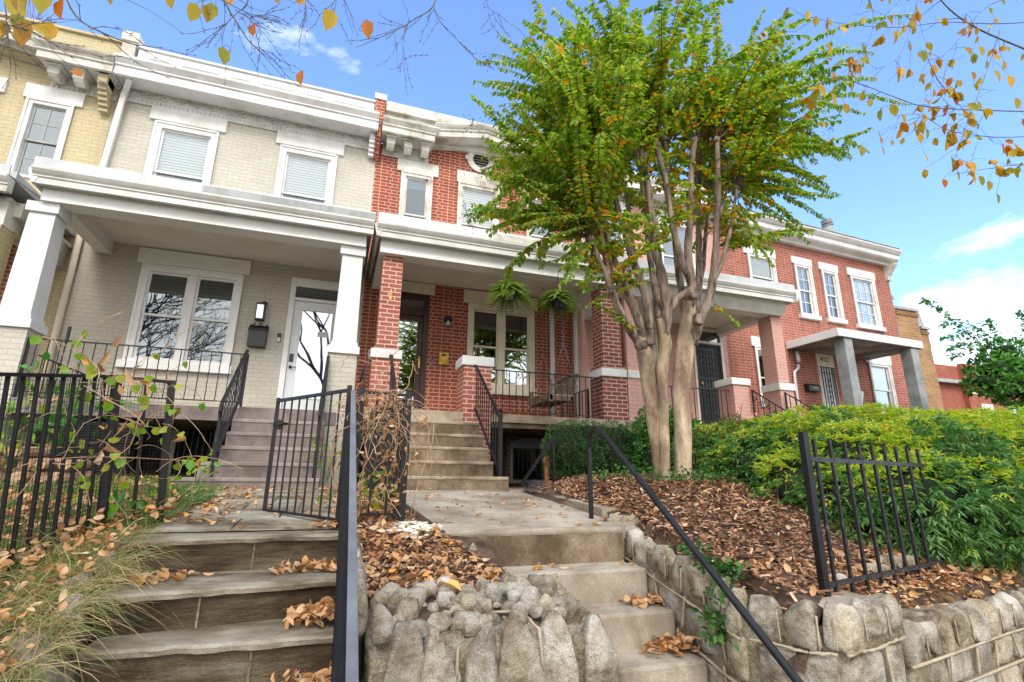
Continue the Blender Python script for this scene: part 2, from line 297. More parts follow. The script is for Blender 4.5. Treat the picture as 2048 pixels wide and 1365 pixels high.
class MB:
    def __init__(s): s.V = []; s.F = []
    def add(s, V, Fc):
        n = len(s.V); s.V += [tuple(v) for v in V]; s.F += [tuple(i+n for i in f) for f in Fc]; return s
    def box(s, x0, x1, y0, y1, z0, z1):
        V = [(x0, y0, z0), (x1, y0, z0), (x1, y1, z0), (x0, y1, z0), (x0, y0, z1), (x1, y0, z1), (x1, y1, z1), (x0, y1, z1)]
        return s.add(V, [(0, 3, 2, 1), (4, 5, 6, 7), (0, 1, 5, 4), (1, 2, 6, 5), (2, 3, 7, 6), (3, 0, 4, 7)])
    def frustum(s, cx, cy, z0, z1, wx0, wy0, wx1, wy1):
        V = [(cx-wx0, cy-wy0, z0), (cx+wx0, cy-wy0, z0), (cx+wx0, cy+wy0, z0), (cx-wx0, cy+wy0, z0), (cx-wx1, cy-wy1, z1), (cx+wx1, cy-wy1, z1), (cx+wx1, cy+wy1, z1), (cx-wx1, cy+wy1, z1)]
        return s.add(V, [(0, 3, 2, 1), (4, 5, 6, 7), (0, 1, 5, 4), (1, 2, 6, 5), (2, 3, 7, 6), (3, 0, 4, 7)])
    def bar(s, p0, p1, w, d=None, upv=(0, 0, 1)):
        """rectangular bar from p0 to p1, w across, d along the other side"""
        d = d or w; p0 = Vector(p0); p1 = Vector(p1); t = (p1-p0).normalized(); u = Vector(upv)
        if abs(t.dot(u)) > .98: u = Vector((0, 1, 0))
        a = t.cross(u).normalized()*(w/2); b = a.cross(t).normalized()*(d/2)
        V = [p+q for p in (p0, p1) for q in (-a-b, a-b, a+b, -a+b)]
        return s.add(V, [(0, 1, 2, 3), (7, 6, 5, 4), (0, 4, 5, 1), (1, 5, 6, 2), (2, 6, 7, 3), (3, 7, 4, 0)])
    def tube(s, pts, r, n=8, caps=True):
        pts = [Vector(p) for p in pts]; m = len(pts)
        if not hasattr(r, '__len__'): r = [r]*m
        V = []; a = None
        for i, p in enumerate(pts):
            t = (pts[min(i+1, m-1)]-pts[max(i-1, 0)]).normalized()
            if a is None:
                a = t.orthogonal().normalized()
            else:
                a = (a-t*a.dot(t)); a = a.normalized() if a.length > 1e-6 else t.orthogonal().normalized()
            b = t.cross(a)
            for k in range(n): V.append(p+(a*math.cos(2*PI*k/n)+b*math.sin(2*PI*k/n))*r[i])
        Fc = [(i*n+k, i*n+(k+1) % n, (i+1)*n+(k+1) % n, (i+1)*n+k) for i in range(m-1) for k in range(n)]
        if caps: Fc += [tuple(range(n-1, -1, -1)), tuple(range((m-1)*n, m*n))]
        return s.add(V, Fc)
    def prism_x(s, prof, x0, x1, x0b=None, x1b=None):
        """profile [(y,z)...] extruded along X; optional per-vertex x offsets for mitred ends"""
        n = len(prof); V = [((x0 if x0b is None else x0b[i]), y, z) for i, (y, z) in enumerate(prof)]+[((x1 if x1b is None else x1b[i]), y, z) for i, (y, z) in enumerate(prof)]
        return s.add(V, [tuple(range(n)), tuple(range(2*n-1, n-1, -1))]+[(i, i+n, (i+1) % n+n, (i+1) % n) for i in range(n)])
    def prism_y(s, prof, y0, y1):
        n = len(prof); V = [(x, y0, z) for x, z in prof]+[(x, y1, z) for x, z in prof]
        return s.add(V, [tuple(range(n-1, -1, -1)), tuple(range(n, 2*n))]+[(i, (i+1) % n, (i+1) % n+n, i+n) for i in range(n)])
    def prism_z(s, poly, z0, z1):
        n = len(poly); V = [(x, y, z0) for x, y in poly]+[(x, y, z1) for x, y in poly]
        return s.add(V, [tuple(range(n-1, -1, -1)), tuple(range(n, 2*n))]+[(i, (i+1) % n, (i+1) % n+n, i+n) for i in range(n)])
    def sphere(s, c, r, n=8, m=6, sc=(1, 1, 1)):
        c = Vector(c); V = [c+Vector((0, 0, -r*sc[2]))]
        for i in range(1, m):
            ph = -PI/2+PI*i/m
            for k in range(n): V.append(c+Vector((r*sc[0]*math.cos(ph)*math.cos(2*PI*k/n), r*sc[1]*math.cos(ph)*math.sin(2*PI*k/n), r*sc[2]*math.sin(ph))))
        V.append(c+Vector((0, 0, r*sc[2]))); Fc = [(0, 1+(k+1) % n, 1+k) for k in range(n)]
        for i in range(m-2): Fc += [(1+i*n+k, 1+i*n+(k+1) % n, 1+(i+1)*n+(k+1) % n, 1+(i+1)*n+k) for k in range(n)]
        b = 1+(m-2)*n; Fc += [(b+k, b+(k+1) % n, len(V)-1) for k in range(n)]
        return s.add(V, Fc)
    def build(s, name, mat, parent=None, smooth=False, bevel=0, org=None):
        me = mesh_from(name, s.V, s.F, mat, smooth); o = link(name, me, parent, org)
        if bevel:
            b = o.modifiers.new('bevel', 'BEVEL'); b.width = bevel; b.segments = 2; b.limit_method = 'ANGLE'
        return o
def rock(mb, c, a, b, h, seed, peak=0., n=16, m=11, rough=.13, e=.55, cuts=9, cut=(.62, .92)):
    """a broken stone: a, b horizontal half-axis vectors, h half height, peak draws the top to a point"""
    r = random.Random(seed); c = Vector(c); a = Vector(a); b = Vector(b)
    ph = [(r.uniform(0, 6.3), r.uniform(0, 6.3), r.uniform(.5, 1)) for _ in range(6)]; px, py = r.uniform(-.4, .4), r.uniform(-.3, .3)
    pl = []
    for _ in range(cuts): 
        q = Vector((r.gauss(0, 1), r.gauss(0, 1), r.gauss(0, 1))).normalized(); pl.append((q, r.uniform(*cut)*(1+.35*(abs(q.x)+abs(q.y)+abs(q.z)-1))))
    V = []
    sg = lambda v, k: math.copysign(abs(v)**k, v)
    for i in range(m+1):
        f = -PI/2+PI*i/m; z = sg(math.sin(f), e); cr = abs(math.cos(f))**e if abs(math.cos(f)) > 1e-6 else 0
        for k in range(n):
            t = 2*PI*k/n; x = sg(math.cos(t), e)*cr; y = sg(math.sin(t), e)*cr
            d = 1+rough*.5*(math.sin(2.1*x*ph[0][2]+ph[0][0]+2*z)+math.sin(3.3*y+ph[1][0]-2.2*z*ph[1][2])+.5*math.sin(7*x+6*y+ph[3][0])+.5*math.sin(9*z-7*y+ph[4][0]))
            v = Vector((x*d, y*d, z))
            for q, o in pl:
                s = v.dot(q)-o
                if s > 0: v -= q*s*.92
            v += Vector((r.gauss(0, .012), r.gauss(0, .012), r.gauss(0, .012)))*(1 if 0 < i < m else 0)
            zz = max(v.z, 0); sh = 1-peak*zz**1.3
            V.append(c+a*(v.x*sh+px*peak*zz)+b*(v.y*sh+py*peak*zz)+Vector((0, 0, h*v.z)))
    Fc = [(i*n+k, i*n+(k+1) % n, (i+1)*n+(k+1) % n, (i+1)*n+k) for i in range(m) for k in range(n)]
    mb.add(V, Fc)
# leaves: arrays of position P, direction D, normal Nn
def nrm(v): return v/np.maximum(np.linalg.norm(v, axis=1, keepdims=True), 1e-9)
def leaves(name, P, D, Nn, ln, wd, mat, fold=.25, bend=.15, shape='oval'):
    n = len(P); D = nrm(D); S = nrm(np.cross(D, Nn)); Nn = np.cross(S, D)
    ln = np.broadcast_to(ln, (n,))[:, None]; wd = np.broadcast_to(wd, (n,))[:, None]
    pr = {'oval': ((.28, .46), (.68, .42)), 'lance': ((.25, .5), (.6, .36)), 'round': ((.22, .5), (.62, .5)), 'chip': ((.02, .5), (.95, .5))}[shape]
    def pt(t, w): return P+D*(ln*t)+S*(wd*w)+Nn*(wd*abs(w)*fold*2-ln*bend*t*t)
    (t1, w1), (t2, w2) = pr
    V = np.stack([pt(0, 0), pt(t1, -w1), pt(t2, -w2), pt(1, 0), pt(t2, w2), pt(t1, w1)], 1).reshape(-1, 3)
    b = np.arange(n)[:, None]*6; Q = np.concatenate([b+np.array([[0, 1, 2, 3]]), b+np.array([[0, 3, 4, 5]])], 0)
    return fast_mesh(name, V, Q, mat)
def curled(name, P, D, Nn, ln, wd, mat, curl, seed=0):
    """dry leaves: a 5 x 3 grid each, cupped across and rolled along the length, with an uneven outline"""
    rr = np.random.RandomState(seed+5); n = len(P); D = nrm(D); S = nrm(np.cross(D, Nn)); Nn = np.cross(S, D)
    ln = np.broadcast_to(ln, (n,))[:, None]; wd = np.broadcast_to(wd, (n,))[:, None]; cu = rr.uniform(-curl, curl, (n, 1)); cup = rr.uniform(.1, 1.0, (n, 1))*rr.choice([-1, 1], (n, 1)); tw = rr.uniform(-.8, .8, (n, 1)); rows = []
    for t, w in ((0, .06), (.22, .78), (.5, 1.0), (.78, .72), (1, .05)):
        ang = cu*(t-.5)*2.6; base = P+D*ln*(np.sin(ang)/np.where(np.abs(cu) < .05, .05, cu*2.6)*1.0 if False else (t-.5)*np.cos(ang*.5))+Nn*ln*(1-np.cos(ang))*.35*np.sign(cu+1e-6)
        for s in (-1, 0, 1):
            j = rr.uniform(.82, 1.15, (n, 1)); x = s*w*wd*.5*j
            rows.append(base+S*x*np.cos(cup*.9)+Nn*(abs(s)*w*wd*.5*np.sin(cup)*.9+x*tw*(t-.5)))
    V = np.stack(rows, 1).reshape(-1, 3); b_ = np.arange(n)[:, None]*15
    Q = np.concatenate([b_+np.array([[3*i+k, 3*i+k+1, 3*i+k+4, 3*i+k+3]]) for i in range(4) for k in range(2)], 0)
    return fast_mesh(name, V, Q, mat, True)
def rdir(n): return nrm(nr.normal(size=(n, 3)))
def blades(name, P, D, ln, wd, mat, droop=.8):
    """grass blades: P base, D initial direction"""
    n = len(P); D = nrm(D); side = nrm(np.cross(D, nr.normal(size=(n, 3)))); ln = np.broadcast_to(ln, (n,))[:, None]; wd = np.broadcast_to(wd, (n,))[:, None]
    hz = D.copy(); hz[:, 2] = 0; hz = nrm(hz+1e-4); rows = []
    dr = (droop*nr.uniform(.4, 1.3, size=(n, 1)))
    for t, w in ((0, 1), (.35, .9), (.7, .6), (1, .08)):
        c = P+D*ln*t+hz*ln*dr*.35*t*t-np.array([[0, 0, 1]])*ln*dr*.75*t*t
        rows += [c-side*wd*w*.5, c+side*wd*w*.5]
    V = np.stack(rows, 1).reshape(-1, 3); b = np.arange(n)[:, None]*8
    Q = np.concatenate([b+np.array([[2*i, 2*i+1, 2*i+3, 2*i+2]]) for i in range(3)], 0)
    return fast_mesh(name, V, Q, mat)
def text_mesh(s, size, depth=.004):
    cu = bpy.data.curves.new('writing', 'FONT'); cu.body = s; cu.size = size; cu.extrude = depth
    o = bpy.data.objects.new('writing', cu); COL.objects.link(o)
    dg = bpy.context.evaluated_depsgraph_get(); me = bpy.data.meshes.new_from_object(o.evaluated_get(dg)); me.name = 'writing'
    bpy.data.objects.remove(o); bpy.data.curves.remove(cu); return me
def writing(s, x, z, Y, size, mat, parent, name='writing', yrot=0):
    me = text_mesh(s, size); me.materials.clear(); me.materials.append(MATS[mat])
    me.transform(Matrix.Translation((x, Y, z)) @ Matrix.Rotation(yrot, 4, 'Y') @ Matrix.Rotation(PI/2, 4, 'X'))
    return link(name, me, parent)
# ------------------------------------------------------------------ house builders
F, P = 10.0, 8.2
def wall(h, mat, x0, x1, z0, z1, Y, holes, t=.28, name='wall', gable=None):
    xs = sorted({x0, x1} | {v for q in holes for v in q[:2]}); zs = sorted({z0, z1} | {v for q in holes for v in q[2:]})
    m = MB()
    for i in range(len(xs)-1):
        for j in range(len(zs)-1):
            cx, cz = (xs[i]+xs[i+1])/2, (zs[j]+zs[j+1])/2
            if any(a < cx < b and c < cz < d for a, b, c, d in holes): continue
            m.add([(xs[i], Y, zs[j]), (xs[i+1], Y, zs[j]), (xs[i+1], Y, zs[j+1]), (xs[i], Y, zs[j+1])], [(0, 1, 2, 3)])
    for a, b, c, d in holes:
        m.add([(a, Y, c), (b, Y, c), (b, Y+t, c), (a, Y+t, c), (a, Y, d), (b, Y, d), (b, Y+t, d), (a, Y+t, d)], [(0, 3, 2, 1), (4, 5, 6, 7), (0, 4, 7, 3), (1, 2, 6, 5)])
    # side walls, back and top close the body
    B = Y+8
    m.add([(x0, Y, z0), (x0, B, z0), (x0, B, z1), (x0, Y, z1)], [(0, 3, 2, 1)]); m.add([(x1, Y, z0), (x1, B, z0), (x1, B, z1), (x1, Y, z1)], [(0, 1, 2, 3)])
    m.add([(x0, B, z0), (x1, B, z0), (x1, B, z1), (x0, B, z1)], [(0, 3, 2, 1)])
    if gable:
        n = len(gable); m.add([(x, Y, z) for x, z in gable]+[(x, Y+.25, z) for x, z in gable], [tuple(range(n)), tuple(range(2*n-1, n-1, -1))]+[(i, i+n, (i+1) % n+n, (i+1) % n) for i in range(n)])
    return m.build(name, mat, h)
def window(h, x0, x1, z0, z1, Y=F, n=1, blind=1.0, glass='glass_clear', trim='white_paint', lintel=None, sill=None, lmat=None, cas=.09, grid=(0, 0), inset=.02, lowglass=None, blmat='blind_white', sash=None):
    fr = MB()
    y0, y1 = Y-.035, Y+.09
    sashm = sash or trim
    fr.box(x0, x0+cas, y0, y1, z0, z1).box(x1-cas, x1, y0, y1, z0, z1).box(x0+cas, x1-cas, y0, y1, z1-cas*1.1, z1).box(x0+cas, x1-cas, y0, y1, z0, z0+cas*.55)
    # an outer bead steps round the casing
    fr.box(x0-.018, x0+.022, y0-.018, y0-.002, z0, z1).box(x1-.022, x1+.018, y0-.018, y0-.002, z0, z1).box(x0+.022, x1-.022, y0-.018, y0-.002, z1-.03, z1+.012)
    W = (x1-x0-2*cas-(n-1)*.13)/n; units = []
    for k in range(n):
        a = x0+cas+k*(W+.13); units.append((a, a+W))
        if k: fr.box(a-.13, a, y0+.003, y1, z0+cas*.55, z1-cas*1.1)
    fo = fr.build('window', trim, h, bevel=.004)
    zb, zt = z0+cas*.55, z1-cas*1.1; zm = (zb+zt)/2
    for a, b in units:
        for (s0, s1, yy, g) in ((zm-.02, zt, Y+.015, glass), (zb, zm+.02, Y+.042, lowglass or glass)):
            s = MB(); e = .038; t = .026
            s.box(a, a+e, yy, yy+t, s0, s1).box(b-e, b, yy, yy+t, s0, s1).box(a+e, b-e, yy, yy+t, s1-e, s1).box(a+e, b-e, yy, yy+t, s0, s0+e)
            for i in range(1, grid[0]): xx = a+(b-a)*i/grid[0]; s.box(xx-.009, xx+.009, yy+.002, yy+t-.002, s0+e, s1-e)
            for i in range(1, grid[1]): zz = s0+(s1-s0)*i/grid[1]; s.box(a+e, b-e, yy+.004, yy+t-.004, zz-.009, zz+.009)
            s.build('sash', sashm, fo)
            MB().box(a+e, b-e, yy+.010, yy+.016, s0+e, s1-e).build('pane', g, fo)
        if blind > 0:
            bz = zt-(zt-zb)*blind; bl = MB(); z = zt-.01
            while z > bz:
                bl.add([(a+.01, Y+.075, z), (b-.01, Y+.075, z), (b-.01, Y+.082, z-.043), (a+.01, Y+.082, z-.043)], [(0, 1, 2, 3)]); z -= .058
            bl.build('blind', blmat, fo)
    MB().add([(x0+.02, Y+.10, z0+.02), (x1-.02, Y+.10, z0+.02), (x1-.02, Y+.10, z1-.02), (x0+.02, Y+.10, z1-.02), (x0+.02, Y+.9, z0+.02), (x1-.02, Y+.9, z0+.02), (x1-.02, Y+.9, z1-.02), (x0+.02, Y+.9, z1-.02)],
             [(4, 5, 6, 7), (0, 1, 5, 4), (3, 7, 6, 2), (0, 4, 7, 3), (1, 2, 6, 5)]).build('room', 'dark_interior', fo)
    if lintel: MB().box(lintel[0], lintel[1], Y-.045, Y+.05, lintel[2], lintel[3]).build('lintel', lmat or trim, fo, bevel=.006)
    if sill: MB().box(sill[0], sill[1], Y-.09, Y+.05, sill[2], sill[3]).build('sill', lmat or trim, fo, bevel=.006)
    return fo
def railing(h, p0, p1, ht, n, name='railing', mat='black_iron', drop=0.09, post0=True, post1=True, br=.007, rw=.035, twist=False, postw=.03):
    """raked or level railing between base points p0, p1; rail ht above them"""
    p0 = Vector(p0); p1 = Vector(p1); Z = Vector((0, 0, 1))
    m = MB(); m.bar(p0+Z*ht, p1+Z*ht, rw, rw*.45)
    r = m.build(name, mat, h)
    MB().bar(p0+Z*drop, p1+Z*drop, rw*.7, rw*.4).build('bottom_rail', mat, r)
    for k in range(n):
        q = p0.lerp(p1, (k+.7)/(n+.4)); b = MB()
        if twist and k % 2 == 0:
            pts = [q+Z*(drop+(ht-drop)*i/16)+Vector((math.cos(i*1.9), math.sin(i*1.9), 0))*(.004 if 2 < i < 14 else 0) for i in range(17)]
            b.tube(pts, br, 5)
        else: b.bar(q+Z*drop, q+Z*(ht-rw*.2), br*1.8)
        b.build('baluster', mat, r)
    for ok, q in ((post0, p0), (post1, p1)):
        if ok: MB().bar(q, q+Z*(ht+.01), postw).build('post', mat, r)
    return r
def cornice_profile(Y, z, d=.5, hgt=.40):
    """classical eaves seen from the street: frieze wall at Y, soffit, fascia, crown gutter"""
    return [(Y, z), (Y-d+.10, z), (Y-d+.10, z-.05), (Y-d+.03, z-.05), (Y-d+.03, z+.12), (Y-d, z+.13), (Y-d, z+.16), (Y-d-.035, z+.20), (Y-d-.075, z+.245), (Y-d-.08, z+.29), (Y-d-.06, z+.30), (Y-d+.02, z+.29), (Y, z+hgt)]
def dentils(m, x0, x1, Y, z0, z1, step=.075):
    m.box(x0, x1, Y-.022, Y+.01, z1-.012, z1+.03)
    m.box(x0, x1, Y-.02, Y+.01, z0-.03, z0-.012)
    m.box(x0, x1, Y-.010, Y+.01, z0-.012, z1-.012)
    x = x0+.02
    while x < x1-.04: m.box(x, x+step*.55, Y-.028, Y-.010, z0-.012, z1-.012); x += step
def porch_roof(h, x0, x1, Yf, zb, ztop, Yw=F, gut='white_paint', flash='roof_metal', flz=.14, left_return=False, lx=0):
    """flat porch roof: fascia and crown gutter along the front, flashing and shallow roof behind"""
    prof = [(Yf+.14, zb+.02), (Yf+.05, zb+.02), (Yf+.05, zb), (Yf+.02, zb), (Yf+.02, zb+.09), (Yf, zb+.10), (Yf, zb+.12), (Yf-.03, zb+.15), (Yf-.06, zb+.19), (Yf-.065, zb+.225), (Yf+.14, zb+.225)]
    r = MB().prism_x(prof, x0, x1).build('porch_roof', gut, h, bevel=.003)
    MB().box(x0+.01, x1-.01, Yf+.145, Yw-.005, ztop-.16, ztop-.03).add([(x0, Yf-.04, zb+.232), (x1, Yf-.04, zb+.232), (x1, Yw-.01, ztop+.12), (x0, Yw-.01, ztop+.12), (x0, Yf-.04, zb+.227), (x1, Yf-.04, zb+.227), (x1, Yw-.01, ztop+.08), (x0, Yw-.01, ztop+.08)], [(0, 1, 2, 3), (4, 7, 6, 5), (0, 4, 5, 1), (0, 3, 7, 4), (1, 5, 6, 2)]).build('roof_deck', flash, r)
    MB().box(x0, x1, Yf-.03, Yf-.01, zb+.235, zb+.235+flz).build('flashing', flash, r)
    return r
def box_beam(h, x0, x1, Y0, Y1, z0, z1, mat, wl=.22, Yw=F, left=True, right=True):
    m = MB().box(x0, x1, Y0, Y1, z0, z1)
    if left: m.box(x0, x0+wl, Y1+.001, Yw-.004, z0+.02, z1)
    if right: m.box(x1-wl, x1, Y1+.001, Yw-.004, z0+.02, z1)
    m.box(x0+wl, x1-wl, Y1, Y1+.03, z1-.09, z1-.02)
    return m.build('porch_beam', mat, h, bevel=.004)
def ceiling(h, x0, x1, Y0, Y1, z, mat='beadboard'):
    m = MB(); y = Y0
    while y < Y1-.01:      # tongue-and-groove boards run along the house
        y2 = min(y+.085, Y1); m.box(x0, x1, y+.006, y2, z, z+.03); m.box(x0, x1, y, y+.006, z+.012, z+.03); y = y2
    return m.build('porch_ceiling', mat, h)
def steps(m, mt, x0, x1, ys, zs, zb, nose=.012):
    """ys[i], zs[i]: front edge and top of each step, lowest first; mt gets treads"""
    for i, (y, z) in enumerate(zip(ys, zs)):
        y2 = ys[i+1]+.05 if i+1 < len(ys) else y+.35
        a, b = (x0[i], x1[i]) if hasattr(x0, '__len__') else (x0, x1)
        m.box(a, b, y+nose, y2, zb, z-.045)
        mt.box(a-.004, b+.004, y, y2-.002, z-.045, z)

# ---------------- house with cream painted brick (front door, porch with white columns)
h6 = thing('row_house', (-2.1, F, 0), 'cream painted brick row house with white columned porch and mauve steps', 'house', 'row houses along the street')
wall(h6, 'cream_brick', -4.42, .285, -1.5, 7.12, F, [(-3.72, -2.68, 4.5, 6.47), (-1.55, -.49, 4.5, 6.47), (-3.44, -1.87, 1.87, 3.60), (-1.04, .0, .9, 3.69), (-2.55, -1.86, -.10, .88)])
for a, b, l in ((-3.72, -2.68, (-3.84, -2.56)), (-1.55, -.49, (-1.66, -.36))):
    window(h6, a, b, 4.5, 6.47, blind=1.0, glass='glass_clear', lowglass='glass_blue', lintel=(l[0], l[1], 6.50, 6.79), cas=.11)
w6 = window(h6, -3.44, -1.87, 1.87, 3.60, n=2, blind=.30, glass='glass_dark', lintel=(-3.55, -1.77, 3.62, 3.90), sill=(-3.52, -1.82, 1.74, 1.87), trim='shade_lifted_white_paint', cas=.10, lmat='shade_lifted_white_paint')
# sign behind the lower left pane
sg = MB().box(-3.28, -2.70, F+.10, F+.112, 1.96, 2.46).build('window_sign', 'sign_dark', w6)
for s, x, z, sz in (('HOT DOGS', -3.27, 2.33, .085), ('FOR', -2.93, 2.20, .055), ('HAR', -2.92, 2.02, .095)):
    writing(s, x, z, F+.0745, sz, 'letter_grey', sg)
# frieze with scrollwork, dentils, cornice, parapet
fz = MB().box(-4.30, .25, F-.03, F+.02, 6.86, 7.12)
fo = fz.build('frieze', 'white_paint', h6)
sc_ = MB(); x = -4.22; k = 0
while x < .2:
    pts = [Vector((x+.065*math.cos(t)*(1-t/9)+.03*t/3, F-.044, 6.985+(1 if k % 2 else -1)*.075*math.sin(t)*(1-t/9))) for t in [i*.55 for i in range(13)]]
    sc_.tube(pts, .017, 5); x += .135; k += 1
sc_.build('scrollwork', 'old_white_paint', fo)
dm = MB(); dentils(dm, -4.30, .25, F-.02, 6.80, 6.85); dm.build('dentils', 'white_paint', fo)
cp = cornice_profile(F, 7.04, .5, .36)
MB().prism_x(cp, -4.36, .27).build('cornice', 'white_paint', h6, bevel=.003)
pp = MB().box(-4.14, .155, 9.72, 9.9, 7.2, 7.76); pp.box(-4.16, .17, 9.68, 9.92, 7.76, 7.80)
ppo = pp.build('parapet', 'cool_white_paint', h6)
pm = MB(); x = -3.95
while x < 0:
    for l_ in (.32, .62): 
        if x+l_ < .1: pm.box(x, x+l_, 9.70, 9.722, 7.54, 7.59)
        x += l_+.22
pm.build('raised_dash', 'grey_paint', ppo)
MB().box(-4.16, .16, 9.9, 17.5, 7.3, 7.5).build('roof', 'roof_metal', h6)
# porch
porch_roof(h6, -4.235, .300, 7.95, 3.86, 4.22, flash='roof_metal')
MB().box(-2.2, .31, 7.905, 7.93, 4.10, 4.205).build('grey_flashing', 'grey_flashing', h6)
box_beam(h6, -4.16, .205, 8.12, 8.42, 3.69, 3.97, 'shade_lifted_white_paint')
ceiling(h6, -3.96, .0, 8.43, F-.005, 3.93)
MB().prism_y([(-4.235, 3.86), (-4.20, 3.86), (-4.16, 3.96), (-4.16, 4.08), (-4.29, 4.08), (-4.29, 4.02)], 7.96, F-.01).build('side_fascia', 'white_paint', h6)
for x0, x1, nm in ((-4.31, -3.97, 'l'), (-.165, .195, 'r')):
    cx, hw = (x0+x1)/2, (x1-x0)/2; cy = 8.2+hw
    cap = MB().box(cx-hw-.02, cx+hw+.02, cy-hw-.02, cy+hw+.02, 3.54, 3.69)
    co = MB().frustum(cx, cy, 2.06, 3.54, hw, hw, hw-.018, hw-.018).build('column', 'cool_white_paint', h6, bevel=.006)
    cap.build('capital', 'cool_white_paint', co, bevel=.006)
    MB().box(cx-hw-.02, cx+hw+.02, cy-hw-.02, cy+hw+.02, 1.99, 2.06).box(cx-hw-.055, cx+hw+.055, cy-hw-.055, cy+hw+.055, 1.87, 1.99).build('column_base', 'cool_white_paint', co, bevel=.006)
    MB().box(cx-hw-.025, cx+hw+.025, cy-hw-.015, cy+hw+.02, -1.2, 1.87).build('brick_pier', 'cream_brick', co)
MB().box(-3.93, .0, 8.17, F-.004, .76, .955).box(-1.30, -.17, 8.02, 8.17, .765, .955).build('porch_floor', 'mauve_concrete', h6, bevel=.006)
st, tr = MB(), MB()
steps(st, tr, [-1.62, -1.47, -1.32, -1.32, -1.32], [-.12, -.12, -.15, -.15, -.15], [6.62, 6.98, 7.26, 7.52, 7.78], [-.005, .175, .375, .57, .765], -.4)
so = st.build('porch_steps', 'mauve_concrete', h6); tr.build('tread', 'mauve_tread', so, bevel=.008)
railing(h6, (-3.93, 8.25, .955), (-1.32, 8.25, .955), .80, 20, 'porch_railing', twist=True, rw=.032, br=.0065)
railing(h6, (-3.90, 8.5, .955), (-3.90, 9.9, .955), .62, 9, 'porch_railing', twist=True, rw=.03, br=.0065, post0=False)
for X, n_ in ((-1.32, 11), (-.20, 11)):
    r = railing(h6, (X, 8.15, 1.0), (X, 7.0, .08), .80, n_, 'stair_railing', twist=True, rw=.045, br=.007, post1=False, postw=.035, drop=.12)
    MB().tube([(X, 7.0, .88), (X, 6.95, .84), (X, 6.93, .76), (X, 6.94, .70)], [.022, .024, .022, .012], 8).bar((X, 6.99, -.01), (X, 6.99, .86), .034).build('newel', 'black_iron', r)
# front door
d = MB().box(-1.04, -.945, F-.03, F+.12, .96, 3.69).box(-.095, .0, F-.03, F+.12, .96, 3.69).box(-.945, -.095, F-.03, F+.12, 3.52, 3.69).box(-.945, -.095, F-.028, F+.12, 3.245, 3.30)
do = d.build('door', 'shade_lifted_white_paint', h6, bevel=.004)
MB().box(-.945, -.095, F+.0, F+.02, 3.30, 3.52).build('transom_pane', 'glass_dark', do)
MB().box(-.943, -.80, F+.03, F+.075, 1.06, 3.243).box(-.24, -.097, F+.03, F+.075, 1.06, 3.243).box(-.80, -.24, F+.03, F+.075, 3.08, 3.243).box(-.80, -.24, F+.03, F+.075, 1.06, 1.40).build('door_leaf', 'white_door', do, bevel=.004)
MB().box(-.815, -.79, F+.018, F+.03, 1.385, 3.095).box(-.25, -.225, F+.018, F+.03, 1.385, 3.095).box(-.79, -.25, F+.018, F+.03, 3.07, 3.095).box(-.79, -.25, F+.018, F+.03, 1.385, 1.41).build('door_bead', 'white_door', do)
MB().box(-.79, -.25, F+.04, F+.05, 1.41, 3.07).build('door_pane', 'glass_door', do)
MB().box(-1.0, -.04, F+.1, F+.8, .97, 1.0).box(-1.0, -.04, F+.78, F+.8, 1.0, 3.6).box(-1.02, -1.0, F+.1, F+.8, 1, 3.6).box(-.04, -.02, F+.1, F+.8, 1, 3.6).build('hall', 'dark_interior', do)
MB().box(-1.08, .02, F-.12, F-.031, .957, 1.0).build('threshold', 'mauve_concrete', do)
MB().box(-.92, -.85, F+.005, F+.029, 2.06, 2.21).sphere((-.885, F+.0, 1.96), .03, 8, 6).tube([(-.885, F-.02, 1.955), (-.84, F-.035, 1.95), (-.78, F-.03, 1.955)], .009, 6).build('door_handle', 'black_plastic', do, bevel=.01)
MB().box(-.48, -.30, F+.034, F+.038, 2.58, 2.68).build('paper_notice', 'blind_white', do)
# basement door
bd = MB().box(-2.55, -2.48, F-.02, F+.08, -.10, .88).box(-1.93, -1.86, F-.02, F+.08, -.10, .88).box(-2.48, -1.93, F-.02, F+.08, .81, .88).box(-2.48, -1.93, F-.02, F+.08, -.10, -.02).build('basement_door', 'cool_white_paint', h6)
MB().box(-2.48, -1.93, F+.03, F+.05, -.02, .81).build('basement_pane', 'dark_interior', bd)
bb = MB()
for k in range(6): bb.bar((-2.42+k*.088, F-.03, -.03), (-2.42+k*.088, F-.03, .82), .012)
bb.bar((-2.5, F-.03, .78), (-1.91, F-.03, .78), .012).bar((-2.5, F-.03, .02), (-1.91, F-.03, .02), .012).build('security_bars', 'silver_metal', bd)
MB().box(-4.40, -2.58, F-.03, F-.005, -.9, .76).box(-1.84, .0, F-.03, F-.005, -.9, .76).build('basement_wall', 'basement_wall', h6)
# downspout
MB().bar(at(259, 158, 9.62), at(250, 185, 9.86), .09, .07).bar(at(250, 185, 9.86), at(201, 352, 9.93), .085, .065).build('downspout', 'white_paint', h6)
MB().tube([(-4.42, F-.07, 3.95), (-4.42, F-.07, 0)], .050, 8).build('downspout', 'cream_stone', h6, smooth=True)

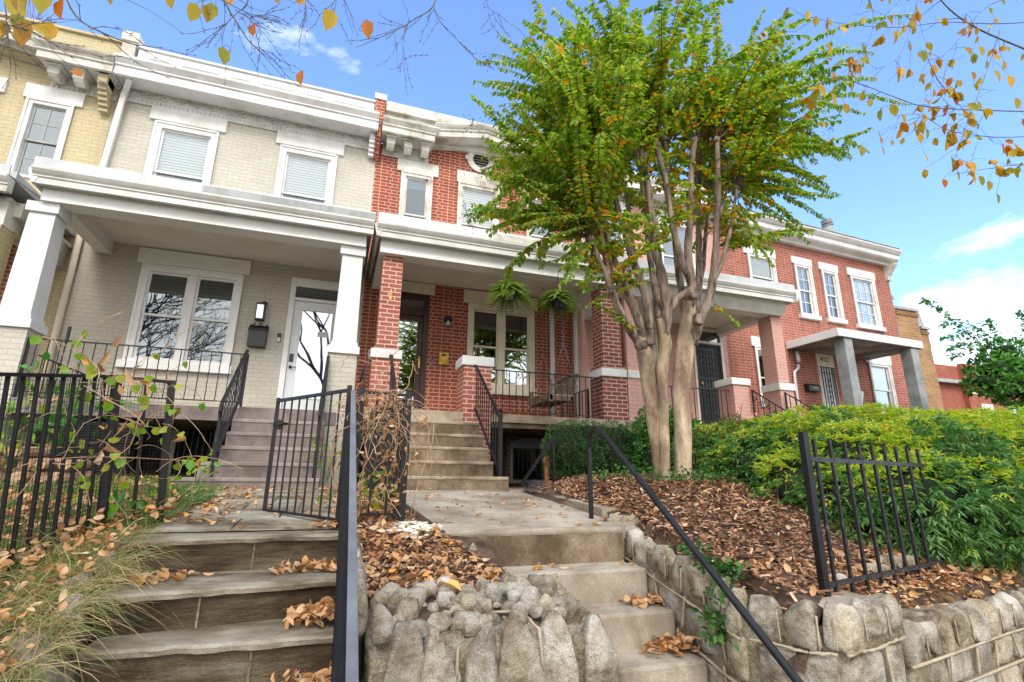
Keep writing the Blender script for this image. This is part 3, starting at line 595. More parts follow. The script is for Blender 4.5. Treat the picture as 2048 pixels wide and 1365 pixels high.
# ---------------- gabled front used by the red and the yellow house
def gable_front(h, xl, xr, mat, trim, wins, peak=7.50, zc=6.80, sides=(1, 1)):
    cx = (xl+xr)/2; W = 1.12
    for s, ok in ((-1, sides[0]), (1, sides[1])):
        if not ok: continue
        a, b = (xl+.08, xl+W) if s < 0 else (xr-W, xr-.08)
        fr = MB().box(a+.03, b-.03, F-.028, F+.01, zc, 7.0).build('frieze', trim, h)
        dm = MB(); dentils(dm, a+.02, b-.01, F-.02, zc-.05, zc-.0); dm.build('dentils', trim, fr)
        br = []
        for k in range(3):
            x = a+.09+k*.365
            bm = MB().box(x, x+.17, F-.34, F-.10, zc+.02, zc+.17)
            bm.prism_x([(F-.34, zc+.019), (F-.28, zc-.035), (F-.20, zc-.05), (F-.10, zc-.01), (F-.03, zc+.03), (F-.03, zc+.17), (F-.10, zc+.17), (F-.10, zc+.019)], x+.008, x+.162)
            bm.box(x-.03, x+.20, F-.40, F-.03, zc+.17, zc+.215)
            bm.build('bracket', trim, fr, bevel=.005)
        z = 7.015
        prof = [(F, z), (F-.44, z), (F-.44, z-.04), (F-.50, z-.04), (F-.50, z+.09), (F-.53, z+.10), (F-.53, z+.13), (F-.565, z+.17), (F-.60, z+.21), (F-.61, z+.25), (F, z+.33)]
        offs = [0, 0, 0, 0, 0, .02, .02, .05, .08, .09, 0]
        MB().prism_x(prof, a-.03, b+.03, [a-.03]*len(prof) if s < 0 else [a-.03-o for o in offs], [b+.03+o for o in offs] if s < 0 else [b+.03]*len(prof)).build('cornice', trim, h, bevel=.003)
    # raking cornice over the middle
    A, B, Pk = (xl+W+.02, 7.17), (xr-W-.02, 7.17), (cx, peak-.09)
    prof = [(0, 0), (-.40, 0), (-.40, -.035), (-.46, -.035), (-.46, .09), (-.49, .10), (-.49, .13), (-.53, .17), (-.555, .21), (-.56, .245), (0, .26)]
    m = MB(); n = len(prof); V = []
    for (x, z) in (A, Pk, B): V += [(x, F+y, z+dz) for y, dz in prof]
    Fc = [tuple(range(n)), tuple(range(3*n-1, 2*n-1, -1))]
    for j in (0, 1): Fc += [(j*n+i, (j+1)*n+i, (j+1)*n+(i+1) % n, j*n+(i+1) % n) for i in range(n)]
    m.add(V, Fc).build('raking_cornice', trim, h, bevel=.003)
    gb = MB().add([(A[0]-.1, F-.025, 7.10), (A[0], F-.025, A[1]+.02), (cx, F-.025, Pk[1]+.02), (cx, F-.025, Pk[1]-.10), (A[0], F-.025, A[1]-.09)], [(4, 3, 2, 1)])
    gb.add([(B[0], F-.025, B[1]+.02), (cx, F-.025, Pk[1]+.02), (cx, F-.025, Pk[1]-.10), (B[0], F-.025, B[1]-.09)], [(0, 1, 2, 3)]).build('gable_board', trim, h)
    # round louvred vent
    vz = 7.08; m = MB(); n = 28
    for k in range(n):
        t0, t1 = 2*PI*k/n, 2*PI*(k+1)/n; q = [(r, t) for r, t in ((.19, t0), (.32, t0), (.32, t1), (.19, t1))]
        V = [(cx+r*math.cos(t), y, vz+r*math.sin(t)) for y in (F-.045, F+.02) for r, t in q]
        m.add(V, [(0, 1, 2, 3), (1, 5, 6, 2), (0, 3, 7, 4)])
    m.box(cx-.055, cx+.055, F-.075, F-.046, vz+.20, vz+.36).box(cx-.37, cx-.28, F-.06, F-.046, vz-.05, vz+.05).box(cx+.28, cx+.37, F-.06, F-.046, vz-.05, vz+.05)
    vo = m.build('gable_vent', trim, h); lv = MB()
    for k in range(5): zz = vz-.14+k*.07; hw = math.sqrt(max(.19**2-(zz-vz)**2, .0001)); lv.add([(cx-hw, F-.02, zz), (cx+hw, F-.02, zz), (cx+hw, F+.02, zz+.05), (cx-hw, F+.02, zz+.05)], [(0, 1, 2, 3)])
    lv.build('louvre', 'cream_stone', vo)
    MB().prism_y([(cx+.19*math.cos(t), vz+.19*math.sin(t)) for t in [2*PI*i/20 for i in range(20)]], F-.006, F-.001).build('vent_backing', 'dark_interior', vo)
    for (a, b, z0, z1, l0, l1, bl, gl, lg, gr) in wins:
        window(h, a, b, z0, z1, blind=bl, glass=gl, lowglass=lg, lintel=(l0, l1, z1+.0, z1+.29), cas=.085, grid=gr, trim=trim if mat != 'yellow_brick' else 'white_paint', sash='sash_grey' if mat == 'yellow_brick' else None)

# ---------------- red brick house
h8 = thing('row_house', (2.6, F, 0), 'red brick row house with pale mortar, small gable with round vent, and concrete steps', 'house', 'row houses along the street')
gpoly = lambda xl, xr: [(xl+.9, 7.0), (xr-.9, 7.0), (xr-1.1, 7.19), ((xl+xr)/2, 7.42), (xl+1.1, 7.19)]
wall(h8, 'red_brick', .285, 4.90, -1.5, 7.0, F, [(.86, 1.51, 4.5, 6.42), (2.11, 3.04, 4.5, 6.42), (3.74, 4.38, 4.5, 6.42), (2.43, 3.89, 1.84, 3.58), (.72, 1.60, .95, 3.66), (3.42, 4.12, .0, .70)], gable=gpoly(.3, 4.9))
gable_front(h8, .30, 4.90, 'red_brick', 'old_white_paint', [(.86, 1.51, 4.5, 6.42, .745, 1.64, .12, 'glass_blue', 'glass_dark', (0, 0)), (2.11, 3.04, 4.5, 6.42, 2.06, 3.16, .52, 'glass_clear', 'glass_dark', (0, 0)), (3.74, 4.38, 4.5, 6.42, 3.66, 4.46, .5, 'glass_blue', 'glass_dark', (0, 0))])
MB().box(.40, 4.9, 9.88, 10.0, 7.22, 7.72).box(.40, 2.2, 9.80, 10.02, 7.72, 7.95).box(2.2, 4.9, 9.80, 10.02, 7.72, 7.95).build('parapet', 'old_white_paint', h8)
MB().box(.44, 4.88, 10.26, 17.9, 7.35, 7.5).build('roof', 'roof_metal', h8)
po = MB().box(.165, .385, 9.70, 10.5, 7.35, 7.86).build('party_wall', 'red_brick', h8)
MB().box(.15, .40, 9.68, 10.52, 7.86, 8.0).build('coping', 'old_white_paint', po)
cb = MB()
for k in range(5): cb.box(.235-.0, .34, 9.66-.0+.05*k, 10.0, 6.84-.075*k, 6.905-.075*k)
cb.box(.245, .335, 9.62, 10, 6.9, 7.35).build('corbel', 'red_brick', po)
cw = MB()
for k in range(4): cw.box(.12, .232, 9.72+.05*k, 9.96, 6.80-.075*k, 6.87-.075*k)
cw.box(.125, .230, 9.70, 9.96, 6.87, 7.06).build('corbel', 'cool_white_paint', po)
w8 = window(h8, 2.43, 3.89, 1.84, 3.58, n=2, blind=.0, glass='glass_dark', lowglass='glass_door', lintel=(2.31, 3.99, 3.60, 3.88), sill=(2.36, 3.94, 1.68, 1.84), lmat='cream_stone', trim='cream_stone', cas=.095)
porch_roof(h8, .355, 5.02, 7.95, 3.85, 4.22, flash='cool_white_paint', flz=.17)
MB().box(2.3, 5.02, 7.905, 7.93, 4.09, 4.20).build('old_flashing', 'old_white_paint', h8)
box_beam(h8, .435, 4.97, 8.12, 8.42, 3.64, 3.96, 'shade_lifted_white_paint')
MB().prism_y([(.355, 3.85), (.39, 3.85), (.435, 3.95), (.435, 4.08), (.31, 4.08), (.31, 4.02)], 7.96, F-.01).build('side_fascia', 'old_white_paint', h8)
ceiling(h8, .655, 4.75, 8.43, F-.005, 3.92)
MB().box(.99, 1.70, F-.03, F+.02, 3.67, 3.90).build('door_lintel', 'cream_stone', h8)
def brick_pillar(h, x0, x1, y0, dep, zt, mat, cap='white_paint', zc0=1.85, zc1=2.0, base=1.05, wide=.05, name='pillar'):
    o = MB().box(x0, x1, y0, y0+dep, zc1, zt).build(name, mat, h)
    c = MB().box(x0-wide-.03, x1+wide+.03, y0-wide-.03, y0+dep+wide+.03, zc0, zc1).build('cap_stone', cap, o, bevel=.01)
    MB().box(x0-wide, x1+wide, y0-wide, y0+dep+wide, base, zc0).build('pier', mat, o)
    return o
brick_pillar(h8, .50, .835, 8.24, .34, 3.63, 'pillar_brick')
MB().box(.475, .86, 8.215, 8.61, 2.003, 2.07).build('brick_course', 'dark_pillar_brick', h8)
MB().box(1.94, 2.42, 8.155, 8.62, .25, 1.84).build('short_pier', 'pillar_brick', h8)
MB().box(1.90, 2.46, 8.13, 8.66, 1.84, 2.0).build('cap_stone', 'cool_white_paint', h8, bevel=.01)
brick_pillar(h8, 4.60, 5.00, 8.24, .38, 3.63, 'dark_pillar_brick', base=.2)
MB().box(4.56, 5.04, 8.2, 8.66, 2.003, 2.07).build('brick_course', 'dark_pillar_brick', h8)
MB().box(.30, 4.98, 8.17, F-.004, .92, 1.055).build('porch_floor', 'concrete', h8, bevel=.006)
MB().box(.30, 1.93, 8.10, 8.168, .87, 1.053).build('porch_floor', 'concrete', h8)
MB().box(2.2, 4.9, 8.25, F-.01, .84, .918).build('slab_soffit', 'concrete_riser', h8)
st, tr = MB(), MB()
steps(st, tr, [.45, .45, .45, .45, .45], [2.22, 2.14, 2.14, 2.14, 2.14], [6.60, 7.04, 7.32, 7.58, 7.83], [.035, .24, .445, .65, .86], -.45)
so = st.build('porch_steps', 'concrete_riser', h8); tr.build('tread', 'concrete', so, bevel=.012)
MB().box(.45, .47, 8.1, 8.12, .5, .8).box(.45, 2.13, 8.11, 8.15, .3, .81).build('step_core', 'concrete_riser', so)
r = railing(h8, (2.13, 8.12, 1.02), (2.13, 6.72, -.02), .82, 11, 'stair_railing', rw=.04, br=.008, post1=False, post0=False, postw=.04, drop=.10)
MB().bar((2.13, 6.70, .03), (2.13, 6.70, .87), .042).sphere((2.13, 6.70, .915), .034).tube([(2.13, 8.12, 1.84), (2.10, 8.19, 1.83)], .02, 8).build('newel', 'black_iron', r, smooth=False)
r = railing(h8, (.74, 8.12, 1.02), (.74, 7.3, .45), .84, 6, 'stair_railing', rw=.04, br=.008, post1=True, post0=False, postw=.034, drop=.10)
MB().sphere((.74, 8.14, 1.88), .035).build('newel', 'black_iron', r)
r = railing(h8, (2.44, 8.24, 1.055), (4.55, 8.24, 1.055), .76, 17, 'porch_railing', rw=.034, br=.0075, post1=False, post0=False, drop=.05)
railing(h8, (4.50, 8.7, 1.055), (4.50, 9.9, 1.055), .62, 8, 'porch_railing', rw=.03, br=.007)
MB().bar((.36, 8.35, .9), (.36, 8.35, 1.75), .03).bar((.36, 8.35, 1.75), (.36, 9.9, 1.75), .03).build('porch_railing', 'black_iron', h8)
# dark wooden door with glass
d = MB().box(.72, .82, F-.02, F+.12, 1.06, 3.66).box(1.50, 1.60, F-.02, F+.12, 1.06, 3.66).box(.82, 1.50, F-.02, F+.12, 3.56, 3.66).box(.82, 1.50, F-.015, F+.12, 3.20, 3.28)
do = d.build('door', 'dark_wood', h8, bevel=.004)
MB().box(.82, .93, F+.03, F+.07, 1.07, 3.20).box(1.39, 1.50, F+.03, F+.07, 1.07, 3.20).box(.93, 1.39, F+.03, F+.07, 3.10, 3.20).box(.93, 1.39, F+.03, F+.07, 1.07, 1.28).build('door_leaf', 'dark_wood', do, bevel=.004)
MB().box(.93, 1.39, F+.045, F+.055, 1.28, 3.10).build('door_pane', 'glass_door', do)
MB().box(.82, 1.50, F+.04, F+.05, 3.28, 3.56).build('transom_pane', 'glass_dark', do)
MB().box(.74, 1.58, F+.6, F+.62, 1.0, 3.6).box(.73, .74, F+.12, F+.6, 1, 3.6).box(1.58, 1.59, F+.12, F+.6, 1, 3.6).build('hall', 'dark_interior', do)
MB().box(1.44, 1.48, F+.018, F+.03, 2.12, 2.36).tube([(1.46, F+.0, 2.29), (1.455, F-.02, 2.285), (1.38, F-.025, 2.27)], .009, 6).build('door_handle', 'brass', do, bevel=.006)
# basement window with arched head and bars
m = MB(); arc = [(3.42+.70*i/12, .70+.10*math.sin(PI*i/12)) for i in range(13)]
m.prism_y([(3.36, .62)]+[(3.36+.82*i/12, .72+.11*math.sin(PI*i/12)) for i in range(13)]+[(4.18, .62)], F-.06, F+.0)
m.box(3.36, 3.43, F-.06, F, .0, .62).box(4.11, 4.18, F-.06, F, .0, .62).box(3.30, 4.22, F-.10, F, -.07, -.003)
bo = m.build('basement_window', 'grey_paint', h8)
MB().box(3.43, 4.11, F+.03, F+.05, .0, .62).build('basement_pane', 'glass_dark', bo)
MB().box(3.43, 4.11, F+.2, F+.22, .0, .7).build('room', 'dark_interior', bo)
bb = MB()
for k in range(8): bb.bar((3.45+k*.092, F-.09, -.05), (3.45+k*.092, F-.09, .60), .014)
bb.bar((3.40, F-.09, .56), (4.14, F-.09, .56), .014).bar((3.40, F-.09, .05), (4.14, F-.09, .05), .014).build('security_bars', 'black_iron', bo)
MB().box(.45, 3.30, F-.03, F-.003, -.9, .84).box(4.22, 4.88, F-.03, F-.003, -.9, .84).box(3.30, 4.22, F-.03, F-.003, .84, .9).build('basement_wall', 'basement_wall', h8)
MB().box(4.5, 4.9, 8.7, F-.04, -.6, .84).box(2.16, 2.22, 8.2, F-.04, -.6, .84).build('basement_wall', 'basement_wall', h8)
# downspouts at the right end of the porch
MB().tube([(4.30, F-.09, 3.88), (4.30, F-.08, 3.7), (4.31, F-.08, 1.06)], .055, 8).build('downspout', 'cool_white_paint', h8, smooth=True)
MB().tube([(4.98, F-.2, 3.80), (4.90, F-.12, 3.70), (4.86, F-.09, 3.55), (4.86, F-.09, 1.06)], .05, 8).build('downspout', 'cool_white_paint', h8, smooth=True)
# house number on the pillar: three small plates one above another
for ch, zz in (('4', 2.985), ('0', 2.925), ('8', 2.865)):
    writing(ch, .645, zz, 8.236, .085, 'brass', h8, 'house_number')

# ---------------- yellow house at the left edge
h4 = thing('row_house', (-6.7, F, 0), 'yellow painted brick row house at the left edge, white bracketed cornice', 'house', 'row houses along the street')
wall(h4, 'yellow_brick', -9.1, -4.425, -1.5, 7.0, F, [(-5.66, -5.0, 4.9, 6.44), (-6.9, -6.1, 4.9, 6.44)], gable=gpoly(-9.1, -4.42))
gable_front(h4, -9.1, -4.32, 'yellow_brick', 'old_white_paint', [(-5.66, -5.0, 4.9, 6.44, -5.74, -4.87, .5, 'glass_dark', 'glass_dark', (2, 2)), (-6.9, -6.1, 4.9, 6.44, -7.0, -6.0, .9, 'glass_dark', 'glass_dark', (2, 2))])
MB().box(-9.1, -4.42, 9.85, 10.2, 7.2, 7.88).box(-9.1, -4.42, 9.80, 10.25, 7.88, 7.93).build('parapet', 'yellow_brick', h4)
po = MB().box(-4.41, -4.19, 9.70, 10.3, 7.4, 7.86).build('party_wall', 'cream_brick', h4)
MB().box(-4.43, -4.165, 9.67, 10.33, 7.86, 8.05).build('coping', 'cream_stone', po)
cb = MB()
for k in range(5): cb.box(-4.60, -4.46, 9.68+.05*k, 10.0, 6.72-.08*k, 6.79-.08*k)
cb.box(-4.59, -4.45, 9.6, 10, 6.8, 7.1).build('corbel', 'yellow_brick', po)
pr = porch_roof(h4, -9.1, -4.50, 8.02, 3.70, 4.1, gut='old_white_paint')
MB().box(-9.1, -4.55, 8.25, 8.5, 3.30, 3.72).box(-4.78, -4.55, 8.5, F-.01, 3.32, 3.72).build('porch_beam', 'old_white_paint', h4)
bm = MB()
for k in range(4):
    x = -4.70-k*.34; bm.box(x-.14, x, 8.04, 8.24, 3.52, 3.68)
for k in range(4):
    y = 8.4+k*.36; bm.box(-4.55, -4.46, y, y+.15, 3.50, 3.68)
bm.build('bracket', 'old_white_paint', h4)
MB().box(-9.1, -4.5, 8.5, F-.01, 3.72, 3.76).build('porch_ceiling', 'beadboard', h4)
MB().box(-4.92, -4.56, 8.24, 8.58, 1.0, 3.30).build('pillar', 'yellow_brick', h4)
MB().box(-6.2, -5.15, F-.02, F-.003, 1, 3.7).build('painted_wall', 'pillar_brick', h4)
MB().box(-9.1, -4.46, 8.2, F-.03, .8, 1.0).build('porch_floor', 'concrete', h4)

# ---------------- pink house
h10 = thing('row_house', (7.0, F, 0), 'pink painted brick row house behind the crape myrtle with ornate black door', 'house', 'row houses along the street')
wall(h10, 'pink_brick', 4.905, 9.10, -1.5, 7.0, F, [(5.35, 6.35, 4.6, 6.45), (7.3, 8.3, 4.6, 6.45), (5.5, 7.0, 1.84, 3.6), (8.05, 8.95, 1.0, 3.66)])
window(h10, 5.35, 6.35, 4.6, 6.45, blind=.8, glass='glass_blue', lintel=(5.25, 6.45, 6.45, 6.74))
window(h10, 7.3, 8.3, 4.6, 6.45, blind=.8, glass='glass_blue', lintel=(7.2, 8.4, 6.45, 6.74))
window(h10, 5.5, 7.0, 1.84, 3.6, n=2, blind=.4, glass='glass_dark', lintel=(5.4, 7.1, 3.6, 3.88), sill=(5.4, 7.1, 1.7, 1.84))
fz = MB().box(4.95, 9.2, F-.03, F+.02, 6.8, 7.05).build('frieze', 'white_paint', h10)
MB().prism_x(cornice_profile(F, 6.92, .5, .36), 4.95, 9.25).build('cornice', 'white_paint', h10)
MB().box(5.0, 9.3, 9.72, 9.9, 7.1, 7.5).build('parapet', 'cool_white_paint', h10)
MB().box(5.0, 9.05, 9.9, 17.9, 7.1, 7.2).build('roof', 'roof_metal', h10)
prof_r = porch_roof(h10, 5.12, 9.02, 7.80, 3.70, 4.1)
MB().prism_x([(8.12, 3.48), (8.02, 3.62), (7.98, 3.70), (7.90, 3.74), (8.12, 3.76)], 5.14, 8.98).build('crown_moulding', 'white_paint', h10)
box_beam(h10, 5.14, 9.02, 8.13, 8.43, 3.50, 3.86, 'shade_lifted_white_paint')
MB().prism_y([(9.02, 3.70), (9.02, 3.98), (9.14, 3.98), (9.10, 3.90), (9.05, 3.72)], 7.75, F-.01).build('side_fascia', 'white_paint', h10)
MB().box(5.35, 8.8, 8.44, F-.005, 3.70, 3.74).build('porch_ceiling', 'shade_lifted_white_paint', h10)
brick_pillar(h10, 5.06+.06, 5.42, 8.24, .34, 3.5, 'pink_brick', base=-.4)
brick_pillar(h10, 8.73, 9.02, 8.22, .36, 3.5, 'pink_brick', base=-.4, wide=.04)
MB().box(7.47, 7.84, 8.155, 8.6, -.4, 1.88).build('short_pier', 'pink_brick', h10)
MB().box(7.42, 7.89, 8.12, 8.65, 1.88, 2.02).build('cap_stone', 'white_paint', h10, bevel=.01)
MB().box(5.0, 9.08, 8.17, F-.004, .85, 1.04).build('porch_floor', 'concrete', h10)
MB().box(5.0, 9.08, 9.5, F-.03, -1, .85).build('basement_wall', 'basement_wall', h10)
st, tr = MB(), MB(); steps(st, tr, 7.9, 8.75, [6.9, 7.2, 7.5, 7.8], [.25, .45, .65, .85], -.4); so = st.build('porch_steps', 'concrete_riser', h10); tr.build('tread', 'concrete', so)
railing(h10, (5.45, 8.24, 1.04), (7.44, 8.24, 1.04), .72, 15, 'porch_railing', rw=.03, br=.007, post0=False, post1=False)
for X in (7.88, 8.73): railing(h10, (X, 8.1, 1.0), (X, 6.9, .2), .78, 8, 'stair_railing', rw=.035, br=.007)
cl = MB()
for k in range(7):
    for s in (1, -1):
        y = 7.1+k*.16; z = .66+k*.107
        cl.tube([(7.88, y+s*.05*math.cos(t)*(1-t/8), z+.05*math.sin(t)*(1-t/8)*s+.3) for t in [i*.7 for i in range(8)]], .006, 4)
cl.build('scroll_infill', 'black_iron', h10)
d = MB().box(8.05, 8.12, F-.02, F+.12, 1.04, 3.66).box(8.88, 8.95, F-.02, F+.12, 1.04, 3.66).box(8.12, 8.88, F-.02, F+.12, 3.59, 3.66).box(8.12, 8.88, F-.02, F+.12, 3.27, 3.33)
do = d.build('door', 'cream_stone', h10)
MB().box(8.12, 8.88, F+.03, F+.04, 3.33, 3.59).build('transom_pane', 'glass_dark', do)
MB().box(8.12, 8.88, F+.05, F+.08, 1.04, 3.27).box(8.12, 8.88, F-.01, F+.01, 2.17, 2.36).build('door_leaf', 'black_plastic', do)
sb = MB()
for x in [8.14+i*.09 for i in range(9)]: sb.bar((x, F-.02, 1.06), (x, F-.02, 3.25), .016)
for z in (1.07, 2.15, 2.38, 3.24): sb.bar((8.12, F-.02, z), (8.88, F-.02, z), .03)
for cx_ in (8.27, 8.50, 8.73):
    for cz in [1.2+i*.155 for i in range(6)]+[2.5+i*.135 for i in range(5)]:
        for s in (1, -1):
            sb.tube([(cx_+s*(.035+.035*math.cos(t)*(1-t/9)), F-.035, cz+.05*math.sin(t)*(1-t/9)) for t in [i*.7 for i in range(9)]], .007, 4)
sb.build('security_gate', 'worn_iron', do)
MB().sphere((8.2, F-.05, 2.26), .035).build('door_handle', 'brass', do)
MB().tube([(5.06, F-.08, 4.05), (5.06, F-.08, 6.9)], .045, 8).build('downspout', 'cool_white_paint', h10)

# ---------------- corner house with the concrete canopy; turned a little away from the street line
TH = math.atan(.05)
h12 = thing('row_house', (9.105, F, 0), 'weathered red brick corner house at the right end with grey concrete canopy', 'house', 'row houses along the street')
def c12(x, z): k = 1+.005*(x-9.1)*1.0; return x*k*1.0, z*k
def W12(x0, x1, z0, z1): a, c = c12(x0, z0); b, d = c12(x1, z1); return a, b, c, d
wn = [W12(10.08, 10.98, 4.75, 5.95), W12(11.70, 12.30, 4.42, 5.90), W12(12.70, 13.27, 4.42, 5.86), W12(13.82, 14.75, 4.36, 5.84)]
wl_ = [W12(9.95, 10.5, 1.8, 3.34), W12(13.94, 14.76, 1.8, 3.24), W12(12.02, 12.62, 1.05, 3.36)]
X12 = c12(15.46, 0)[0]
wall(h12, 'old_red_brick', 9.105, X12, -1.5, 6.9, F, wn+wl_)
for i, q in enumerate(wn):
    l = W12(*((9.95, 11.05, 5.95, 6.2), (11.62, 12.36, 5.91, 6.10), (12.62, 13.35, 5.87, 6.07), (13.72, 14.83, 5.85, 6.06))[i])
    s = W12(*((9.9, 11.1, 4.7, 4.75), (11.64, 12.36, 4.30, 4.40), (12.64, 13.33, 4.30, 4.40), (13.75, 14.82, 4.24, 4.34))[i])
    window(h12, q[0], q[1], q[2], q[3], blind=(0, .5, .5, .97)[i], glass=('glass_dark', 'glass_blue', 'glass_blue', 'glass_clear')[i], lintel=(l[0], l[1], l[2], l[3]), sill=(s[0], s[1], s[2], s[3]), cas=.08, grid=((0, 0), (2, 2), (2, 2), (3, 2))[i])
for q, bl in ((wl_[0], .3), (wl_[1], .1)):
    window(h12, *q, blind=bl, glass='glass_door', lintel=(q[0]-.1, q[1]+.1, q[3], q[3]+.26), cas=.08)
cpz = 6.55
MB().prism_x([(F, cpz), (F-.12, cpz), (F-.14, cpz+.06), (F-.30, cpz+.10), (F-.34, cpz+.14), (F-.36, cpz+.26), (F-.40, cpz+.28), (F-.47, cpz+.36), (F-.48, cpz+.40), (F, cpz+.44)], 9.3, X12+.12).build('cornice', 'white_paint', h12, bevel=.004)
MB().box(9.4, X12+.1, F-.46, F+7, cpz+.45, cpz+.47).build('roof', 'grey_flashing', h12)
MB().prism_x([(F-.001, 6.05), (F-.07, 6.08), (F-.09, 6.2), (F-.18, 6.32), (F-.33, 6.5), (F-.36, 6.56), (F-.001, 6.56)], X12-.16, X12).build('bracket', 'old_white_paint', h12)
cp_ = MB().tube([(14.75, 10.8, 6.8), (14.74, 10.8, 8.12)], .15, 14).build('chimney_pipe', 'grey_paint', h12)
MB().tube([(14.74, 10.8, 8.12), (14.73, 10.8, 8.17)], .175, 14).tube([(14.73, 10.8, 8.20), (14.71, 10.8, 8.33)], .165, 14).build('pipe_cap', 'silver_metal', cp_)
MB().add([(15.2, 10.5, 7), (15.6, 10.5, 7), (15.4, 10.5, 7.62), (15.2, 10.9, 7), (15.6, 10.9, 7), (15.4, 10.9, 7.62)], [(0, 1, 2), (3, 5, 4), (0, 2, 5, 3), (1, 4, 5, 2)]).build('roof_vent', 'silver_metal', h12)
cn_ = MB().box(11.13, 14.32, F-1.47, F-.005, 3.40, 3.60).build('canopy', 'cool_white_paint', h12, bevel=.01)
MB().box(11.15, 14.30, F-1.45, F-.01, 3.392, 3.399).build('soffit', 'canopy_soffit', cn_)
for x in (11.38, 13.86): MB().box(x, x+.28, F-1.42, F-1.14, .6, 3.39).build('canopy_post', 'stucco_grey', h12, bevel=.008)
MB().box(11.0, 14.5, F-1.7, F-.01, .8, 1.04).build('porch_floor', 'concrete', h12)
q = wl_[2]
d = MB().box(q[0], q[0]+.06, F-.02, F+.1, q[2], q[3]).box(q[1]-.06, q[1], F-.02, F+.1, q[2], q[3]).box(q[0]+.06, q[1]-.06, F-.02, F+.1, 3.04, q[3]).build('door', 'cream_stone', h12)
MB().box(q[0]+.06, q[1]-.06, F+.02, F+.06, q[2], 3.04).build('door_leaf', 'white_door', d)
gb = MB()
for k in range(6): x = q[0]+.08+k*(q[1]-q[0]-.16)/5; gb.bar((x, F-.05, q[2]), (x, F-.05, 3.03), .018)
for z in (3.02, 2.86, 1.66, 1.5): gb.bar((q[0]+.05, F-.05, z), (q[1]-.05, F-.05, z), .018)
for z in (2.65, 2.5, 2.35, 2.2, 2.05): gb.tube([((q[0]+q[1])/2+.045*math.cos(t)*(1-t/8), F-.06, z+.06*math.sin(t)*(1-t/8)) for t in [i*.7 for i in range(9)]], .009, 4)
gb.build('security_gate', 'black_iron', d)
writing('412', q[0]+.14, 3.18, F-.024, .20, 'letter_black', d, 'house_number')
MB().tube([(11.42, F-.06, 3.36), (11.42, F-.08, 3.2), (11.42, F-.08, 3.06)], .05, 8).tube([(11.42, F-.06, 3.0), (11.40, F-.06, 2.9), (11.24, F-.06, 2.78), (11.22, F-.06, 2.6), (11.22, F-.06, 1.1)], .036, 8).build('drain_pipe', 'cool_white_paint', h12, smooth=True)
h12.rotation_euler = (0, 0, TH)
# ------------------------------------------------------------------ ground
def lerp_tab(v, tab):
    return np.interp(v, [t[0] for t in tab], [t[1] for t in tab])
WA = math.radians(12)                       # the street wall turns a little on the right side
def wall_line(X): return 2.18+(X-2.42)*math.tan(WA)*.9
def h_right(X, Y):
    d = np.maximum(Y-np.maximum(2.18+(X-2.42)*.19, 2.18), 0)
    z = np.interp(d, [0, .12, .25, .6, 1.2, 2.0, 2.8, 5], [-1.05, -.80, -.70, -.53, -.26, -.04, .04, .02])
    # falls to the kerb of the walkway
    k = np.interp(Y, [2.0, 3.0, 3.7, 4.2, 5.0, 6.4, 8], [-.64, -.50, -.34, -.255, -.20, -.105, -.02])
    f = np.clip((X-2.30)/.9, 0, 1); f = f*f*(3-2*f)
    return k*(1-f)+z*f-np.clip(X-6, 0, 30)*.02-.30*np.clip((2.44-X)/.12, 0, 1)*np.clip((4.0-Y)/.3, 0, 1)
def h_mid(X, Y): return np.interp(Y, [2.3, 2.8, 3.2, 3.7, 4.2, 6.6, 8], [-.68, -.58, -.48, -.375, -.325, -.15, -.12])
def h_left(X, Y): return np.interp(Y+.25*(X+1.2), [1.0, 2.2, 2.8, 3.4, 4.2, 5.5, 7.5], [-1.15, -.86, -.68, -.46, -.30, -.20, -.12])+np.clip(-1.25-X, 0, 1)*.05
def sheet(name, x0, x1, y0, y1, hf, mat, step=.12, rough=.015, edge=None):
    nx, ny = int((x1-x0)/step)+2, int((y1-y0)/step)+2
    X, Y = np.meshgrid(np.linspace(x0, x1, nx), np.linspace(y0, y1, ny)); 
    Z = hf(X, Y)+nr.uniform(-rough, rough, X.shape)
    V = np.stack([X, Y, Z], -1).reshape(-1, 3); i = np.arange(nx*ny).reshape(ny, nx)
    Q = np.stack([i[:-1, :-1], i[:-1, 1:], i[1:, 1:], i[1:, :-1]], -1).reshape(-1, 4)
    if edge: 
        c = V[Q].mean(1); Q = Q[edge(c[:, 0], c[:, 1])]
    return fast_mesh(name, V, Q, mat, True)
S = lambda o: tag(o, kind='structure')
S(MB().add([(-400, -400, -1.78), (400, -400, -1.78), (400, 400, -1.78), (-400, 400, -1.78)], [(0, 1, 2, 3)]).build('ground', 'lawn_soil'))
S(MB().box(-60, 60, -26, -10.2, -1.76, -1.60).build('far_bounce_paving', 'walk_concrete'))  # unseen pale paving across the road, added to bounce light under the porches
S(MB().add([(-200, -12, -1.76), (200, -12, -1.76), (200, -2.6, -1.76), (-200, -2.6, -1.76)], [(0, 1, 2, 3)]).build('road', 'asphalt'))
S(MB().box(-60, 60, -1.2, 3.1, -1.75, -1.60).build('sidewalk', 'walk_concrete'))
S(MB().box(-60, 60, -2.6, -2.45, -1.75, -1.60).build('kerb', 'concrete'))
S(link('yard', sheet('yard', -9, -1.02, 1.6, 9.98, h_left, 'lawn_soil', .14)))
S(link('bed_soil', sheet('bed_soil', .14, 1.02, 2.45, 8.0, h_mid, 'soil', .1, edge=lambda x, y: (y > 2.5) & ((x < .78) | (y < 4.0)) & (x < 1.30-.12*(y-2.4)))))
